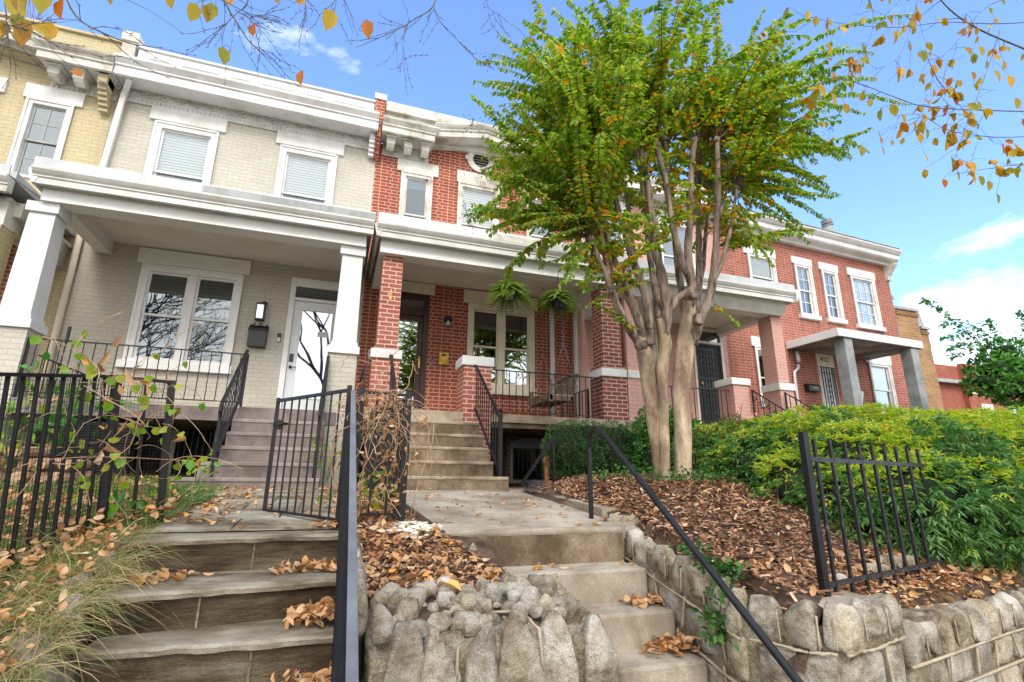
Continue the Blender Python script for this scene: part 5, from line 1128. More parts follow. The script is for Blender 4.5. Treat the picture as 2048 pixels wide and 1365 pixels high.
MB().box(-1.165, -1.10, F-.03, F-.001, 2.40, 2.57).build('housing', 'black_plastic', t, bevel=.004); MB().box(-1.16, -1.105, F-.034, F-.03, 2.405, 2.48).tube([(-1.132, F-.036, 2.443), (-1.132, F-.038, 2.443)], .017, 12).build('button', 'blind_white', t)
t = thing('mailbox', (1.95, F, 2.35), 'square brass mailbox on the red brick wall beside the dark door', 'mailbox')
MB().box(1.84, 2.03, F-.08, F-.002, 2.21, 2.44).build('box', 'brass', t, bevel=.005); MB().box(1.85, 2.02, F-.10, F-.081, 2.38, 2.46).build('flap', 'brass', t, bevel=.004); MB().box(1.88, 1.99, F-.101, F-.1, 2.39, 2.42).build('slot', 'dark_interior', t)
t = thing('doorbell', (1.72, F, 2.27), 'thin grey doorbell between the dark door and the brass mailbox', 'doorbell')
MB().box(1.695, 1.74, F-.03, F-.001, 2.20, 2.33).build('housing', 'silver_metal', t, bevel=.008); MB().sphere((1.717, F-.03, 2.315), .012).build('button', 'black_plastic', t)
def on12(x, y, z):
    c, s = math.cos(TH), math.sin(TH); dx, dy = x-9.105, y-F
    return Vector((9.105+dx*c-dy*s, F+dx*s+dy*c, z))
def fit12(name, x, z, label, cat, group=None): 
    p = on12(x, F, z); t = thing(name, p, label, cat, group, rz=TH); return t
def mb12(x, z, label):
    t = fit12('mailbox', x, z, label, 'mailbox', 'mailboxes by the canopy door')
    G = ORG[t.name]; k = lambda m: m
    def loc(mb, nm, mt):
        mb.V = [(v[0]+G.x, v[1]+G.y, v[2]+G.z) for v in mb.V]; return mb.build(nm, mt, t)
    loc(MB().prism_x([(-.14, -.05), (-.14, .08), (-.09, .14), (0, .14), (0, -.05)], -.22, .22), 'box', 'black_plastic')
    loc(MB().box(-.10, .12, -.145, -.141, .0, .07), 'flap', 'silver_metal')
    return t
mb12(11.82, 2.36, 'upper black mailbox left of the barred white door under the concrete canopy')
mb12(11.92, 1.78, 'lower black mailbox left of the barred white door under the concrete canopy')
t = mb12(13.38, 2.35, 'black mailbox holding a white flyer right of the grey canopy post')
mm = MB(); G = ORG[t.name]; mm.add([(G.x-.02, G.y-.16, G.z+.12), (G.x+.22, G.y-.20, G.z+.05), (G.x+.05, G.y-.22, G.z-.34), (G.x-.08, G.y-.18, G.z-.30), (G.x+.02, G.y-.18, G.z+.12), (G.x+.24, G.y-.22, G.z+.05)], [(0, 1, 2, 3)])
tag(mm.build('flyer', 'blind_white', org=tuple(G)), 'white paper flyer hanging from the mailbox right of the grey post', 'flyer')
t = fit12('wall_lamp', 13.3, 3.02, 'black bell shaped barn lamp under the concrete canopy', 'lamp'); G = ORG[t.name]
MB().tube([(G.x, G.y, G.z+.05), (G.x, G.y-.08, G.z+.16), (G.x, G.y-.16, G.z+.12), (G.x, G.y-.17, G.z)], .012, 6).build('arm', 'black_plastic', t)
MB().tube([(G.x, G.y-.17, G.z+.05), (G.x, G.y-.17, G.z-.02), (G.x, G.y-.17, G.z-.22)], [.03, .06, .15], 12).build('shade', 'black_plastic', t)
# porch swing, hung across the right end of the porch
sw = thing('porch_swing', (3.7, 8.2, 1.45), 'weathered slatted wooden porch swing hung on chains before the white downspouts', 'swing')
XB, XF, YN, YF_, ZS = 3.93, 3.50, 8.30-.42, 8.9, 1.44
XB, XF, YN, YF_ = 4.02, 3.60, 8.38, 9.35
m = MB()
for k in range(6): x = XF+.02+k*.075; m.box(x, x+.06, YN, YF_, ZS+.03, ZS+.052)
m.build('seat', 'swing_cushion', sw)
MB().box(XF-.02, XF+.01, YN, YF_, ZS-.05, ZS+.045).box(XB-.03, XB, YN, YF_, ZS-.05, ZS+.03).box(XF, XB, YN, YN+.035, ZS-.06, ZS+.029).box(XF, XB, YF_-.035, YF_, ZS-.06, ZS+.029).build('frame', 'swing_wood', sw)
bk = MB()
for k in range(11):
    y = YN+.06+k*(YF_-YN-.12)/10; hh = .40+.05*math.sin(PI*k/10)
    bk.bar((XB-.02, y, ZS+.02), (XB+.14, y, ZS+hh), .045, .018, upv=(1, 0, 0))
bk.build('back_slats', 'swing_wood', sw)
tr_ = MB(); pts = [(XB+.145, YN+(YF_-YN)*k/8, ZS+.44+.05*math.sin(PI*k/8)) for k in range(9)]
for k in range(8): tr_.bar(pts[k], pts[k+1], .05, .03)
tr_.build('top_rail', 'swing_wood', sw)
for y in (YN+.02, YF_-.02):
    MB().box(XF-.04, XF+.03, y-.02, y+.02, ZS-.08, ZS+.22).bar((XF, y, ZS+.22), (XB+.08, y, ZS+.22), .05, .025).build('arm_rest', 'swing_wood', sw)
ch = MB()
for y in (YN, YF_):
    top = Vector((XB-.16, y, 3.9)); mid = Vector((XB-.16, y, 2.45))
    for p, q in ((top, mid), (mid, Vector((XF, y, ZS+.2))), (mid, Vector((XB+.10, y, ZS+.2)))):
        n_ = int((q-p).length/.035)
        for k in range(n_):
            c = p.lerp(q, (k+.5)/n_); d_ = (q-p).normalized(); s1 = Vector((0, 1, 0)) if k % 2 else d_.cross(Vector((0, 1, 0))).normalized()
            ch.tube([c+d_*.02*math.cos(t)+s1*.010*math.sin(t) for t in [i*PI/3 for i in range(7)]], .0035, 4, caps=False)
ch.build('chain', 'silver_metal', sw)
# hanging ferns
def fern_basket(p, label, seed):
    t = thing('hanging_plant', p, label, 'hanging plant', 'fern baskets under the porch beam'); p = Vector(p); r = np.random.RandomState(seed)
    MB().tube([p+Vector((0, 0, -.14)), p+Vector((0, 0, -.12)), p+Vector((0, 0, .04)), p+Vector((0, 0, .06))], [.085, .10, .135, .142], 16).build('pot', 'black_plastic', t)
    m = MB()
    for k in range(3): a_ = 2.1*k+.4; m.tube([p+Vector((.13*math.cos(a_), .13*math.sin(a_), .05)), p+Vector((0, 0, .42))], .004, 4)
    m.tube([p+Vector((0, 0, .42)), p+Vector((0, 0, .50)), p+Vector((.015, 0, .53))], .008, 5).build('hanger', 'black_iron', t)
    Ps, Ds, Ns, Ls = [], [], [], []
    for k in range(230):
        a_ = r.uniform(0, 6.28); el = r.uniform(-.2, 1.4); L_ = r.uniform(.26, .46); d0 = np.array([math.cos(a_)*math.cos(el), math.sin(a_)*math.cos(el), math.sin(el)]); hd = np.array([math.cos(a_), math.sin(a_), 0])
        for i in range(12):
            u = (i+1)/12; c = np.array(p)+np.array([0, 0, .04])+d0*L_*u+hd*L_*.12*u*u+np.array([0, 0, -L_*.62*u*u])
            tg = d0+hd*.24*u+np.array([0, 0, -1.5*u]); tg /= np.linalg.norm(tg); sd_ = np.cross(tg, [0, 0, 1]); sd_ /= max(np.linalg.norm(sd_), 1e-3)
            for s in (1, -1): Ps.append(c); Ds.append(tg*.5+sd_*s); Ns.append(np.cross(tg, sd_)+r.normal(size=3)*.2); Ls.append(.066*(1-.6*u)+.010)
    link('foliage', leaves('foliage', np.array(Ps), np.array(Ds), np.array(Ns), np.array(Ls), np.array(Ls)*.42, 'fern_leaf'), t)
fern_basket((2.66, 8.0, 3.15), 'fern in black hanging basket, the left of two, in front of the double window', 1)
fern_basket((3.62, 8.05, 3.13), 'fern in black hanging basket, the right of two, nearer the dark brick pillar', 2)
# things under and before the cream porch
t = thing('air_conditioner', (-2.95, 8.9, -.2), 'dark louvred air conditioner behind the mesh fence, under the cream porch', 'air conditioner')
MB().box(-3.40, -2.62, 8.35, 9.15, -.22, .66).build('cabinet', 'dark_interior', t)
m = MB()
for k in range(22): z = -.16+k*.037; m.box(-3.42, -2.60, 8.33, 8.35, z, z+.014).box(-2.60, -2.58, 8.33, 9.15, z, z+.014)
m.build('louvres', 'black_iron', t); MB().box(-3.43, -2.59, 8.32, 9.17, .66, .70).build('lid', 'black_plastic', t)
t = thing('log_pile', (-2.9, 6.6, -.2), 'pile of split logs and scrap behind the left fence', 'log pile')
m = MB()
for k in range(16):
    x = -3.3+.16*(k % 6)+rnd.uniform(-.03, .03); z = -.02+.12*(k//6); m.tube([(x, 6.3+rnd.uniform(-.1, .1), z), (x+rnd.uniform(-.1, .1), 6.9, z+.02)], rnd.uniform(.045, .065), 7)
m.build('logs', 'sandstone', t); MB().box(-3.4, -2.4, 6.35, 6.8, -.12, -.07).box(-3.3, -3.1, 6.4, 6.7, -.3, -.12).box(-2.7, -2.5, 6.4, 6.7, -.3, -.12).build('plank', 'stucco_grey', t)
a = at(140, 654, 9.6)
t = thing('umbrella', (a.x, a.y, .96), 'closed black umbrella or pole leaning by the cream downspout', 'umbrella')
MB().tube([(a.x-.02, a.y, .97), (a.x, a.y, a.z-.26)], .012, 8).build('shaft', 'black_plastic', t); MB().tube([(a.x, a.y, a.z-.26), (a.x, a.y, a.z)], .026, 8).build('grip', 'black_plastic', t)
a = at(1094, 950, 7.1)
t = thing('garden_torch', (a.x, a.y, -.1), 'terracotta coloured garden torch stub beside the clipped evergreen hedge', 'torch')
MB().tube([(a.x, a.y, -.12), (a.x, a.y, .20)], .035, 9).build('stake', 'terracotta', t); MB().tube([(a.x, a.y, .20), (a.x, a.y, .28), (a.x, a.y, .34)], [.045, .055, .03], 10).build('head', 'terracotta', t)
m = MB()
for k in range(4):
    m.tube([(3.65+(.42-.03*k)*math.cos(t_), 8.9+.3*math.sin(t_), -.12+.03*k) for t_ in [i*.35 for i in range(19)]], .016, 5)
tag(m.build('garden_hose', 'hose', org=(3.65, 8.9, -.13)), 'grey garden hose coiled below the barred basement window', 'hose')
# ------------------------------------------------------------------ buildings beyond
tb = thing('brick_building', (21, 14.5, 0), 'tan brick building with stepped parapet beyond the corner house', 'building')
MB().box(17.0, 22.9, 14, 22, -1.5, 7.02).box(22.9, 23.45, 14.05, 22, -1.5, 6.30).build('wall', 'tan_brick', tb)
MB().box(16.9, 22.98, 13.93, 22, 7.02, 7.14).box(22.98, 23.52, 13.97, 22, 6.30, 6.40).build('coping', 'grey_flashing', tb)
m = MB()
for k in range(16): m.box(21.6+k*.085, 21.645+k*.085, 13.94, 14, 6.78, 6.92)
for k in range(6): m.box(22.95+k*.085, 22.99+k*.085, 13.98, 14.05, 6.06, 6.20)
m.build('brick_dentils', 'tan_brick', tb)
a0, a1, a2 = at(1826, 618, 15.5), at(1836, 618, 15.5), at(1858, 668, 15.5)
MB().add([(a0.x, 15.5, 7), (a0.x, 15.5, a0.z), (a1.x, 15.5, a1.z), (a2.x, 15.5, a2.z-.6), (a0.x-.0, 17.5, 7), (a0.x, 17.5, a0.z), (a1.x, 17.5, a1.z), (a2.x, 17.5, a2.z-.6)], [(0, 3, 2, 1), (0, 1, 5, 4), (1, 2, 6, 5), (2, 3, 7, 6)]).build('roof', 'grey_paint', tb)
sb_ = thing('side_wing', (15.9, 11, 0), 'sandstone coped brick side wing stepping down behind the corner house', 'building')
m = MB(); mc = MB()
for (xa, ya, xb, yb, Y_) in ((1780, 590, 1796, 640, 11.5), (1788, 612, 1806, 700, 11.6), (1796, 655, 1816, 740, 11.7)):
    p = at(xa, ya, Y_); q = at(xb, yb, Y_); mc.box(p.x-.6, q.x, Y_, Y_+3, p.z-.16, p.z); m.box(p.x-.6, q.x-.04, Y_+.03, Y_+3, -1.5, p.z-.16)
m.build('wall', 'sandstone', sb_); mc.build('coping', 'stucco_grey', sb_)
rb = thing('brick_building', (57, 32, 0), 'distant red brick building with dark cornice line behind the right shrub', 'building')
MB().box(48, 80, 30, 45, -2, 10.3).box(53.0, 80, 29.6, 30, -2, 10.5).build('wall', 'far_red_brick', rb)
MB().box(48, 53.0, 29.4, 30, 8.55, 8.85).box(52.9, 80, 29.0, 29.6, 8.55, 8.85).build('cornice', 'grey_flashing', rb)
MB().box(53.1, 66, 29.55, 29.598, 7.75, 7.95).build('band', 'cream_stone', rb)
for x in (54.4, 58.2, 62):
    w_ = MB().box(x, x+1.5, 29.5, 29.598, 5.0, 6.9).build('window', 'white_paint', rb); MB().box(x+.15, x+1.35, 29.45, 29.499, 5.15, 6.8).build('pane', 'blind_white', w_)
# ------------------------------------------------------------------ crape myrtle
def smooth_path(pts, n=6):
    P_ = [Vector(p) for p in pts]; out = []
    for i in range(len(P_)-1):
        p0, p1, p2, p3 = P_[max(i-1, 0)], P_[i], P_[i+1], P_[min(i+2, len(P_)-1)]
        for k in range(n):
            t = k/n; out.append(.5*((2*p1)+(p2-p0)*t+(2*p0-5*p1+4*p2-p3)*t*t+(-p0+3*p1-3*p2+p3)*t**3))
    out.append(P_[-1]); return out
def limb(mb, pts, r0, r1, n=10, seed=0, lump=.10, sub=6):
    P_ = smooth_path(pts, sub); m = len(P_); r = random.Random(seed); ph = r.uniform(0, 6)
    mb.tube(P_, [(r0+(r1-r0)*i/(m-1))*(1+lump*math.sin(i*1.3+ph)*.5+r.uniform(-lump, lump)*.4) for i in range(m)], n); return P_
YT = 4.75
A_ = lambda x, y, Y=YT: at(x, y, Y)
mt = thing('crape_myrtle_tree', (3.4, YT, 0), 'multi stemmed crape myrtle with peeling tan bark and green leaves turning orange', 'tree')
tk = MB()
def trunk(pts, rs, seed):
    P_ = [A_(*p) for p in pts]; SP = smooth_path(P_, 6); R = np.interp(np.linspace(0, len(rs)-1, len(SP)), range(len(rs)), rs)
    R = R*.90; R[:4] += np.array([.05, .028, .012, .004])*.9; n = 22; r = random.Random(seed); V = []; ph = [r.uniform(0, 6) for _ in range(5)]
    for i, p in enumerate(SP):
        for k in range(n):
            t = 2*PI*k/n
            rr = R[i]*(1+.10*math.sin(2*t+ph[0]+i*.05)+.07*math.sin(3*t+ph[1]+i*.12)+.05*math.sin(5*t+ph[2]-i*.1)+.02*math.sin(i*1.1+ph[3])); V.append(p+Vector((math.cos(t)*rr, math.sin(t)*rr, 0)))
    tk.add(V, [(i*n+k, i*n+(k+1) % n, (i+1)*n+(k+1) % n, (i+1)*n+k) for i in range(len(SP)-1) for k in range(n)]+[tuple((len(SP)-1)*n+k for k in range(n))])
trunk([(1322, 985, 4.62), (1320, 930, 4.64), (1310, 850, 4.66), (1300, 770, 4.68), (1292, 710, 4.7), (1282, 670, 4.7)], [.085, .08, .082, .095, .10, .07], 1)
trunk([(1330, 985, 4.55), (1330, 900, 4.56), (1327, 820, 4.58), (1324, 740, 4.6), (1330, 690, 4.6), (1322, 640, 4.6)], [.062, .06, .066, .075, .08, .065], 2)
trunk([(1364, 985, 4.75), (1365, 930, 4.75), (1366, 850, 4.75), (1364, 770, 4.75), (1370, 700, 4.75), (1376, 640, 4.75), (1378, 590, 4.75)], [.11, .10, .095, .10, .105, .085, .07], 3)
tk.build('trunk', 'bark', mt, smooth=True)
# stems: list of (points px,py,Y), r0, r1; the last point is a pollard head
STEMS = [
 ([(1280, 690, 4.7), (1262, 665, 4.6), (1238, 620, 4.4), (1222, 580, 4.3), (1210, 545, 4.3), (1198, 520, 4.3), (1182, 478, 4.3)], .060, .030),
 ([(1222, 590, 4.3), (1214, 540, 4.35), (1206, 490, 4.4), (1195, 440, 4.4)], .045, .030),
 ([(1286, 680, 4.7), (1276, 640, 4.6), (1262, 600, 4.6), (1240, 550, 4.55), (1222, 500, 4.5), (1208, 450, 4.5)], .065, .034),
 ([(1300, 690, 4.65), (1298, 640, 4.6), (1290, 590, 4.6), (1262, 510, 4.6), (1245, 450, 4.6), (1228, 390, 4.6), (1212, 340, 4.6)], .070, .036),
 ([(1300, 660, 4.6), (1292, 600, 4.65), (1272, 540, 4.7), (1260, 470, 4.75), (1255, 400, 4.8), (1240, 350, 4.85)], .055, .032),
 ([(1326, 670, 4.6), (1334, 610, 4.55), (1325, 560, 4.5), (1312, 500, 4.5), (1303, 430, 4.5), (1292, 350, 4.5), (1277, 272, 4.5)], .085, .045),
 ([(1318, 640, 4.6), (1310, 580, 4.8), (1298, 500, 4.9), (1290, 420, 5.0), (1282, 350, 5.05), (1275, 300, 5.1)], .055, .036),
 ([(1330, 640, 4.6), (1352, 600, 4.55), (1385, 575, 4.5), (1362, 520, 4.45), (1346, 450, 4.4), (1330, 360, 4.4), (1312, 290, 4.4)], .070, .040),
 ([(1374, 660, 4.75), (1366, 600, 4.9), (1354, 520, 5.0), (1347, 430, 5.1), (1340, 350, 5.15), (1331, 280, 5.2)], .065, .040),
 ([(1376, 640, 4.75), (1382, 580, 4.7), (1376, 500, 4.65), (1382, 420, 4.6), (1383, 340, 4.6), (1390, 282, 4.6)], .075, .040),
 ([(1380, 640, 4.8), (1396, 590, 4.9), (1398, 500, 5.0), (1396, 420, 5.0), (1398, 340, 5.05), (1402, 285, 5.1)], .060, .044),
 ([(1385, 690, 4.72), (1400, 640, 4.6), (1420, 590, 4.5), (1430, 520, 4.45), (1434, 440, 4.4), (1436, 350, 4.4), (1434, 280, 4.4)], .075, .038),
 ([(1425, 570, 4.48), (1442, 530, 4.45), (1456, 480, 4.4), (1466, 430, 4.4), (1473, 375, 4.4)], .035, .024),
 ([(1435, 440, 4.4), (1448, 400, 4.5), (1462, 360, 4.6), (1476, 330, 4.7)], .028, .02),
 ([(1276, 640, 4.6), (1248, 585, 4.9), (1225, 545, 5.1), (1210, 480, 5.2), (1200, 430, 5.3)], .045, .028),
 ([(1388, 600, 4.8), (1405, 540, 5.2), (1412, 460, 5.4), (1420, 380, 5.5)], .045, .03),
]
sm_ = MB(); heads = []; SP_ = []
for i, (pts, r0, r1) in enumerate(STEMS):
    P_ = limb(sm_, [A_(*p) for p in pts], r0*.80, r1*.72, 9, i, lump=.16); SP_.append(P_); heads.append((P_[-1], (P_[-1]-P_[-3]).normalized(), r1))
    rock(sm_, P_[-1], (r1*1.25, 0, 0), (0, r1*1.2, 0), r1*1.2, 700+i, rough=.18, n=10, m=7)
rock(sm_, A_(1285, 690, 4.55), (.07, 0, 0), (0, .06, 0), .06, 750, rough=.2); rock(sm_, A_(1383, 590, 4.45), (.06, 0, 0), (0, .06, 0), .06, 751, rough=.2); rock(sm_, A_(1396, 640, 4.5), (.06, 0, 0), (0, .06, 0), .07, 752, rough=.2)
sm_.build('stems', 'stem_bark', mt, smooth=True)
# shoots: long whips from the heads, arching over, each set with pairs of leaves
r = np.random.RandomState(5)
CC = np.array(A_(1320, 330, 4.75))
tw = MB(); G = [[], [], [], []]; Au = [[], [], [], []]
_zl = [A_(*q) for q in ((1100, 570), (1010, 480), (950, 430), (995, 335), (950, 240), (975, 130), (1000, 0), (1010, -120))]
_zr = [A_(*q) for q in ((1560, 570), (1625, 470), (1660, 350), (1655, 270), (1690, 150), (1660, 0), (1600, -120))]
XL = lambda z: np.interp(z, [q.z for q in _zl], [q.x for q in _zl]); XR = lambda z: np.interp(z, [q.z for q in _zr], [q.x for q in _zr])
def shoot(p0, d0, L_, droop, rad=.0075, leaf=.083, autumn=0., start=.12, dens=.030):
    n = max(int(L_/.09), 5); p = np.array(p0, float); d = np.array(d0, float); d /= np.linalg.norm(d); pts = [p.copy()]
    for k in range(n):
        u = k/n; d = d+np.array([0, 0, -droop*.10*(.3+1.4*u)])+r.normal(size=3)*.035; d /= np.linalg.norm(d); p = p+d*L_/n; pts.append(p.copy())
        if (p[0] < XL(p[2])+.12*math.sin(p[2]*9) and d[0] < 0) or (p[0] > XR(p[2])+.12*math.sin(p[2]*8) and d[0] > 0): break
    if len(pts) < 3: return np.array(pts)
    L_ *= (len(pts)-1)/n; n = len(pts)-1
    tw.tube([Vector(q) for q in pts], [rad*(1-.75*i/n)+.0008 for i in range(n+1)], 4, caps=False)
    pts = np.array(pts); s = start*L_; k = 0
    while s < L_:
        t = s/L_*n; i = min(int(t), n-1); c = pts[i]+(pts[i+1]-pts[i])*(t-i); tg = pts[i+1]-pts[i]; tg /= np.linalg.norm(tg)
        sd_ = np.cross(tg, [0, 0, 1]); sd_ /= max(np.linalg.norm(sd_), 1e-3); u = s/L_
        for sg in (1, -1):
            if r.rand() < .06: continue
            T = Au if r.rand() < autumn*(1-u)**1.3 else G
            T[0].append(c); T[1].append(tg*.5+sd_*sg*(1.0)+np.array([0, 0, -.45])+r.normal(size=3)*.28); T[2].append(np.array([0, 0, 1.])+r.normal(size=3)*.45); T[3].append(leaf*(1-.35*u**3)*r.uniform(.75, 1.15))
        s += dens*r.uniform(.8, 1.2); k += 1
    return pts
for hi, (hp, hd, hr) in enumerate(heads):
    hp = np.array(hp); ns = 16 if hi not in (12, 13) else 14
    out = hp-np.array(A_(1335, 640, 4.75)); out[2] = 0; out /= max(np.linalg.norm(out), .15)
    for k in range(ns):
        az = r.uniform(0, 2*PI); spread = r.uniform(.15, 1.0)
        d = np.array([math.cos(az)*spread, math.sin(az)*spread, r.uniform(.35, 1.2)])+out*.55
        d[0] *= .86
        if d[1] < -.1: d[1] *= .55          # not too far toward the street
        L_ = r.uniform(1.0, 2.0)
        pts = shoot(hp, d, L_, r.uniform(.05, .75), autumn=.30)
        # side sprays
        for j in range(r.randint(2, 5)):
            if len(pts) < 5: break
            i = r.randint(max(2, len(pts)//4), len(pts)-1); tg = pts[i]-pts[i-1]; dd = tg/np.linalg.norm(tg)+r.normal(size=3)*.65; shoot(pts[i], dd, r.uniform(.25, .6), r.uniform(.2, 1.0), .003, .078, autumn=.12, start=.05)
# leafy side shoots along the upper half of every stem
for si, P_ in enumerate(SP_):
    n_ = len(P_)
    for k in range(8):
        i = r.randint(int(n_*.58), n_-1); az = r.uniform(0, 2*PI)
        shoot(np.array(P_[i]), [math.cos(az), math.sin(az)*.8, r.uniform(.1, .9)], r.uniform(.25, .75), r.uniform(.2, 1.2), .0035, .085, autumn=.55, start=.12, dens=.035)
# named sprays that reach out of the crown at the photo's places: (start px,py,Y)->(end px,py,Y)
REACH = [((1195, 440, 4.4), (940, 430, 4.3)), ((1200, 420, 4.4), (960, 360, 4.3)), ((1200, 400, 4.5), (930, 235, 4.4)), ((1212, 340, 4.6), (985, 300, 4.5)), ((1225, 300, 4.6), (955, 135, 4.5)), ((1230, 280, 4.6), (965, 200, 4.5)), ((1250, 270, 4.6), (970, 90, 4.6)),
         ((1240, 300, 4.7), (1010, 20, 4.8)), ((1182, 478, 4.3), (1150, 590, 4.1)), ((1190, 450, 4.3), (1060, 500, 4.2)), ((1190, 440, 4.3), (1015, 460, 4.2)), ((1195, 440, 4.2), (1330, 470, 3.9)), ((1434, 290, 4.5), (1680, 100, 4.5)), ((1434, 300, 4.5), (1700, 140, 4.6)), ((1436, 320, 4.4), (1690, 190, 4.4)),
         ((1440, 350, 4.5), (1670, 300, 4.5)), ((1460, 370, 4.5), (1665, 350, 4.5)), ((1473, 380, 4.4), (1630, 470, 4.3)), ((1473, 380, 4.5), (1640, 400, 4.5)), ((1470, 400, 4.4), (1540, 540, 4.2)), ((1440, 500, 4.5), (1600, 440, 4.4)), ((1440, 480, 4.5), (1560, 470, 4.3)), ((1440, 280, 4.5), (1650, 40, 4.6)),
         ((1402, 285, 4.9), (1560, 0, 5.0)), ((1312, 290, 4.4), (1340, -60, 4.5)), ((1277, 272, 4.4), (1150, -40, 4.6)), ((1390, 282, 4.6), (1450, -60, 4.7)), ((1436, 340, 4.3), (1660, 250, 4.4)), ((1205, 470, 4.4), (1095, 555, 4.2)), ((1290, 560, 4.4), (1165, 545, 4.2)), ((1410, 600, 4.4), (1455, 640, 4.2)), ((1270, 640, 4.4), (1175, 600, 4.3))]
for a, b in REACH:
    p, q = np.array(A_(*a)), np.array(A_(*b)); L_ = np.linalg.norm(q-p)*1.06
    for j in range(3 if L_ > .7 else 1):
        qq = q+r.normal(size=3)*.10*(j > 0)*2; d = (qq-p)/np.linalg.norm(qq-p); d[2] += .16*(L_ > .6); shoot(p+r.normal(size=3)*.04, d, L_*(1-.12*j), .38 if L_ > .6 else .5, .006, .072, autumn=.15, start=.1, dens=.025)
tw.build('shoots', 'twig_bark', mt)
for nm, T, mt_ in (('foliage', G, 'myrtle_leaf'), ('autumn_foliage', Au, 'myrtle_autumn_leaf')):
    ln = np.array(T[3]); link(nm, leaves(nm, np.array(T[0]), np.array(T[1]), np.array(T[2]), ln, ln*.56, mt_, fold=.18, bend=.25), mt)
NLEAF = len(G[0])+len(Au[0]); print('myrtle leaves', NLEAF)
# seed heads at some tips
sh = MB()
for (x, y, Y) in ((935, 432, 4.3), (965, 345, 4.3), (945, 250, 4.4), (1010, 365, 4.3), (1190, 60, 4.4), (1230, 430, 4.3), (975, 120, 4.5), (1660, 255, 4.4)):
    c = at(x, y, Y)
    for k in range(22):
        q = c+Vector(r.normal(size=3)*.055); sh.sphere(q, .006, 5, 4)
        if k % 2: sh.bar(c, q, .0022)
sh.build('seed_heads', 'twig_bark', mt)

# ------------------------------------------------------------------ overhanging street-tree branches
def overhang(label, limbs, twigs_px, leaves_px, mat='overhang_leaf', seed=0, name='overhanging_branch', bark='grey_twig_bark', stray=14, lf=.075, side=7, blen=.18):
    """limbs: list of (pixel path, Y, r0); leaves_px: (x, y, size factor)"""
    rr = np.random.RandomState(seed); c0 = at(*limbs[0][0][0], limbs[0][1]); t = thing(name, tuple(c0), label, 'branch'); m = MB(); tips = []
    P1, D1, N1, L1 = [], [], [], []
    for path, Y, r0 in limbs:
        P_ = limb(m, [at(x, y, Y) for x, y in path], r0, r0*.25, 6, seed, .06, 5); n = len(P_)
        for k in range(side):
            i = rr.randint(1, n-1); tg = (P_[i]-P_[i-1]).normalized(); d = (tg+Vector(rr.normal(size=3))*.6+Vector((0, 0, -.15))).normalized(); L_ = blen*rr.uniform(.5, 1.5)
            q = [P_[i]]
            for j in range(4): d = (d+Vector(rr.normal(size=3))*.18).normalized(); q.append(q[-1]+d*L_/4)
            m.tube(q, [r0*.28+.0006, r0*.22+.0006, r0*.16+.0006, .0012, .0008], 4)
            for j in range(1, 5):                      # buds
                for s in (0, 1): 
                    b = q[j]+Vector(rr.normal(size=3))*.006; m.tube([q[j], b+(q[j]-q[j-1]).normalized()*.012], [.0016, .0005], 4)
            tips.append((q[-1], d)); tips.append((q[2], d))
    for k in range(stray):
        p, d = tips[rr.randint(len(tips))]; P1.append(p); D1.append(np.array(d)*.3+np.array([0, 0, -.9])+rr.normal(size=3)*.4); N1.append(rr.normal(size=3)+np.array([0, -1., 0])); L1.append(lf*rr.uniform(.6, 1.15))
    for x, y, s in leaves_px:
        p = np.array(at(x, y, limbs[0][1])); tp = p+np.array([0, 0, .045*s]); near = min(tips, key=lambda q: (q[0]-Vector(tp)).length)[0]; m.tube(smooth_path([Vector(tp), Vector(tp).lerp(near, .5)+Vector((0, 0, .02)), near], 3), .0012, 4); P1.append(tp); D1.append(np.array([rr.normal()*.25, 0, -1])); N1.append(np.array([rr.normal()*.4, -1, rr.normal()*.3])); L1.append(lf*s)
    m.build('branch', bark, t)
    ln = np.array(L1); link('leaf_cluster', leaves('leaf_cluster', np.array(P1), np.array(D1), np.array(N1), ln, ln*.62, mat, fold=.15, bend=.12, shape='oval'), t)
    return t
YB = 2.2
overhang('thin bare twig with few orange leaves hanging into the top left corner', [([(110, -60), (150, 30), (210, 68), (270, 90), (292, 92)], YB, .0045), ([(-30, 40), (60, 62), (120, 95), (190, 110)], YB, .003), ([(5, -40), (12, 30), (18, 90)], YB, .003)], None,
         [(18, 14, 1.1), (38, 4, .9), (92, -2, 1.3), (118, 14, 1.0), (34, 42, .8), (50, 64, 1.2), (98, 60, .9), (5, 56, .8), (-2, 70, .6)], seed=1, stray=3, side=9, lf=.10)
overhang('bare budded twig fan with orange leaves above the cream house roof', [([(430, -60), (452, 8), (480, 55), (505, 90), (548, 108)], YB, .005), ([(505, -50), (495, 5), (470, 30), (440, 60), (420, 85)], YB, .003), ([(380, -40), (430, -8), (500, 28), (540, 30)], YB, .003), ([(470, 20), (500, 40), (530, 80)], YB, .0025), ([(610, -40), (612, 20), (625, 60)], YB, .002)], None,
         [(338, 0, .9), (390, 25, 1.1), (412, 26, 1.0), (430, 32, .7), (503, 60, .7), (443, 110, 1.0), (555, -3, .6), (607, 2, .7), (222, -2, .6), (452, -4, .8), (421, 20, .9)], seed=2, stray=2, side=10, lf=.09)
overhang('bare budded twigs with one large green and one orange leaf, top centre', [([(880, -60), (868, 10), (830, 38), (790, 62), (712, 96)], YB, .0045), ([(700, -50), (668, 5), (660, 20)], YB, .003), ([(890, -30), (868, 10), (885, 50), (932, 96)], YB, .003), ([(820, 40), (806, 80), (808, 140)], YB, .002), ([(990, -40), (975, 10), (1000, 30)], YB, .002)], None,
         [(663, 42, 1.5), (733, 58, 1.25), (595, -2, .5)], seed=3, stray=0, side=8, lf=.085)
yb2 = 2.5
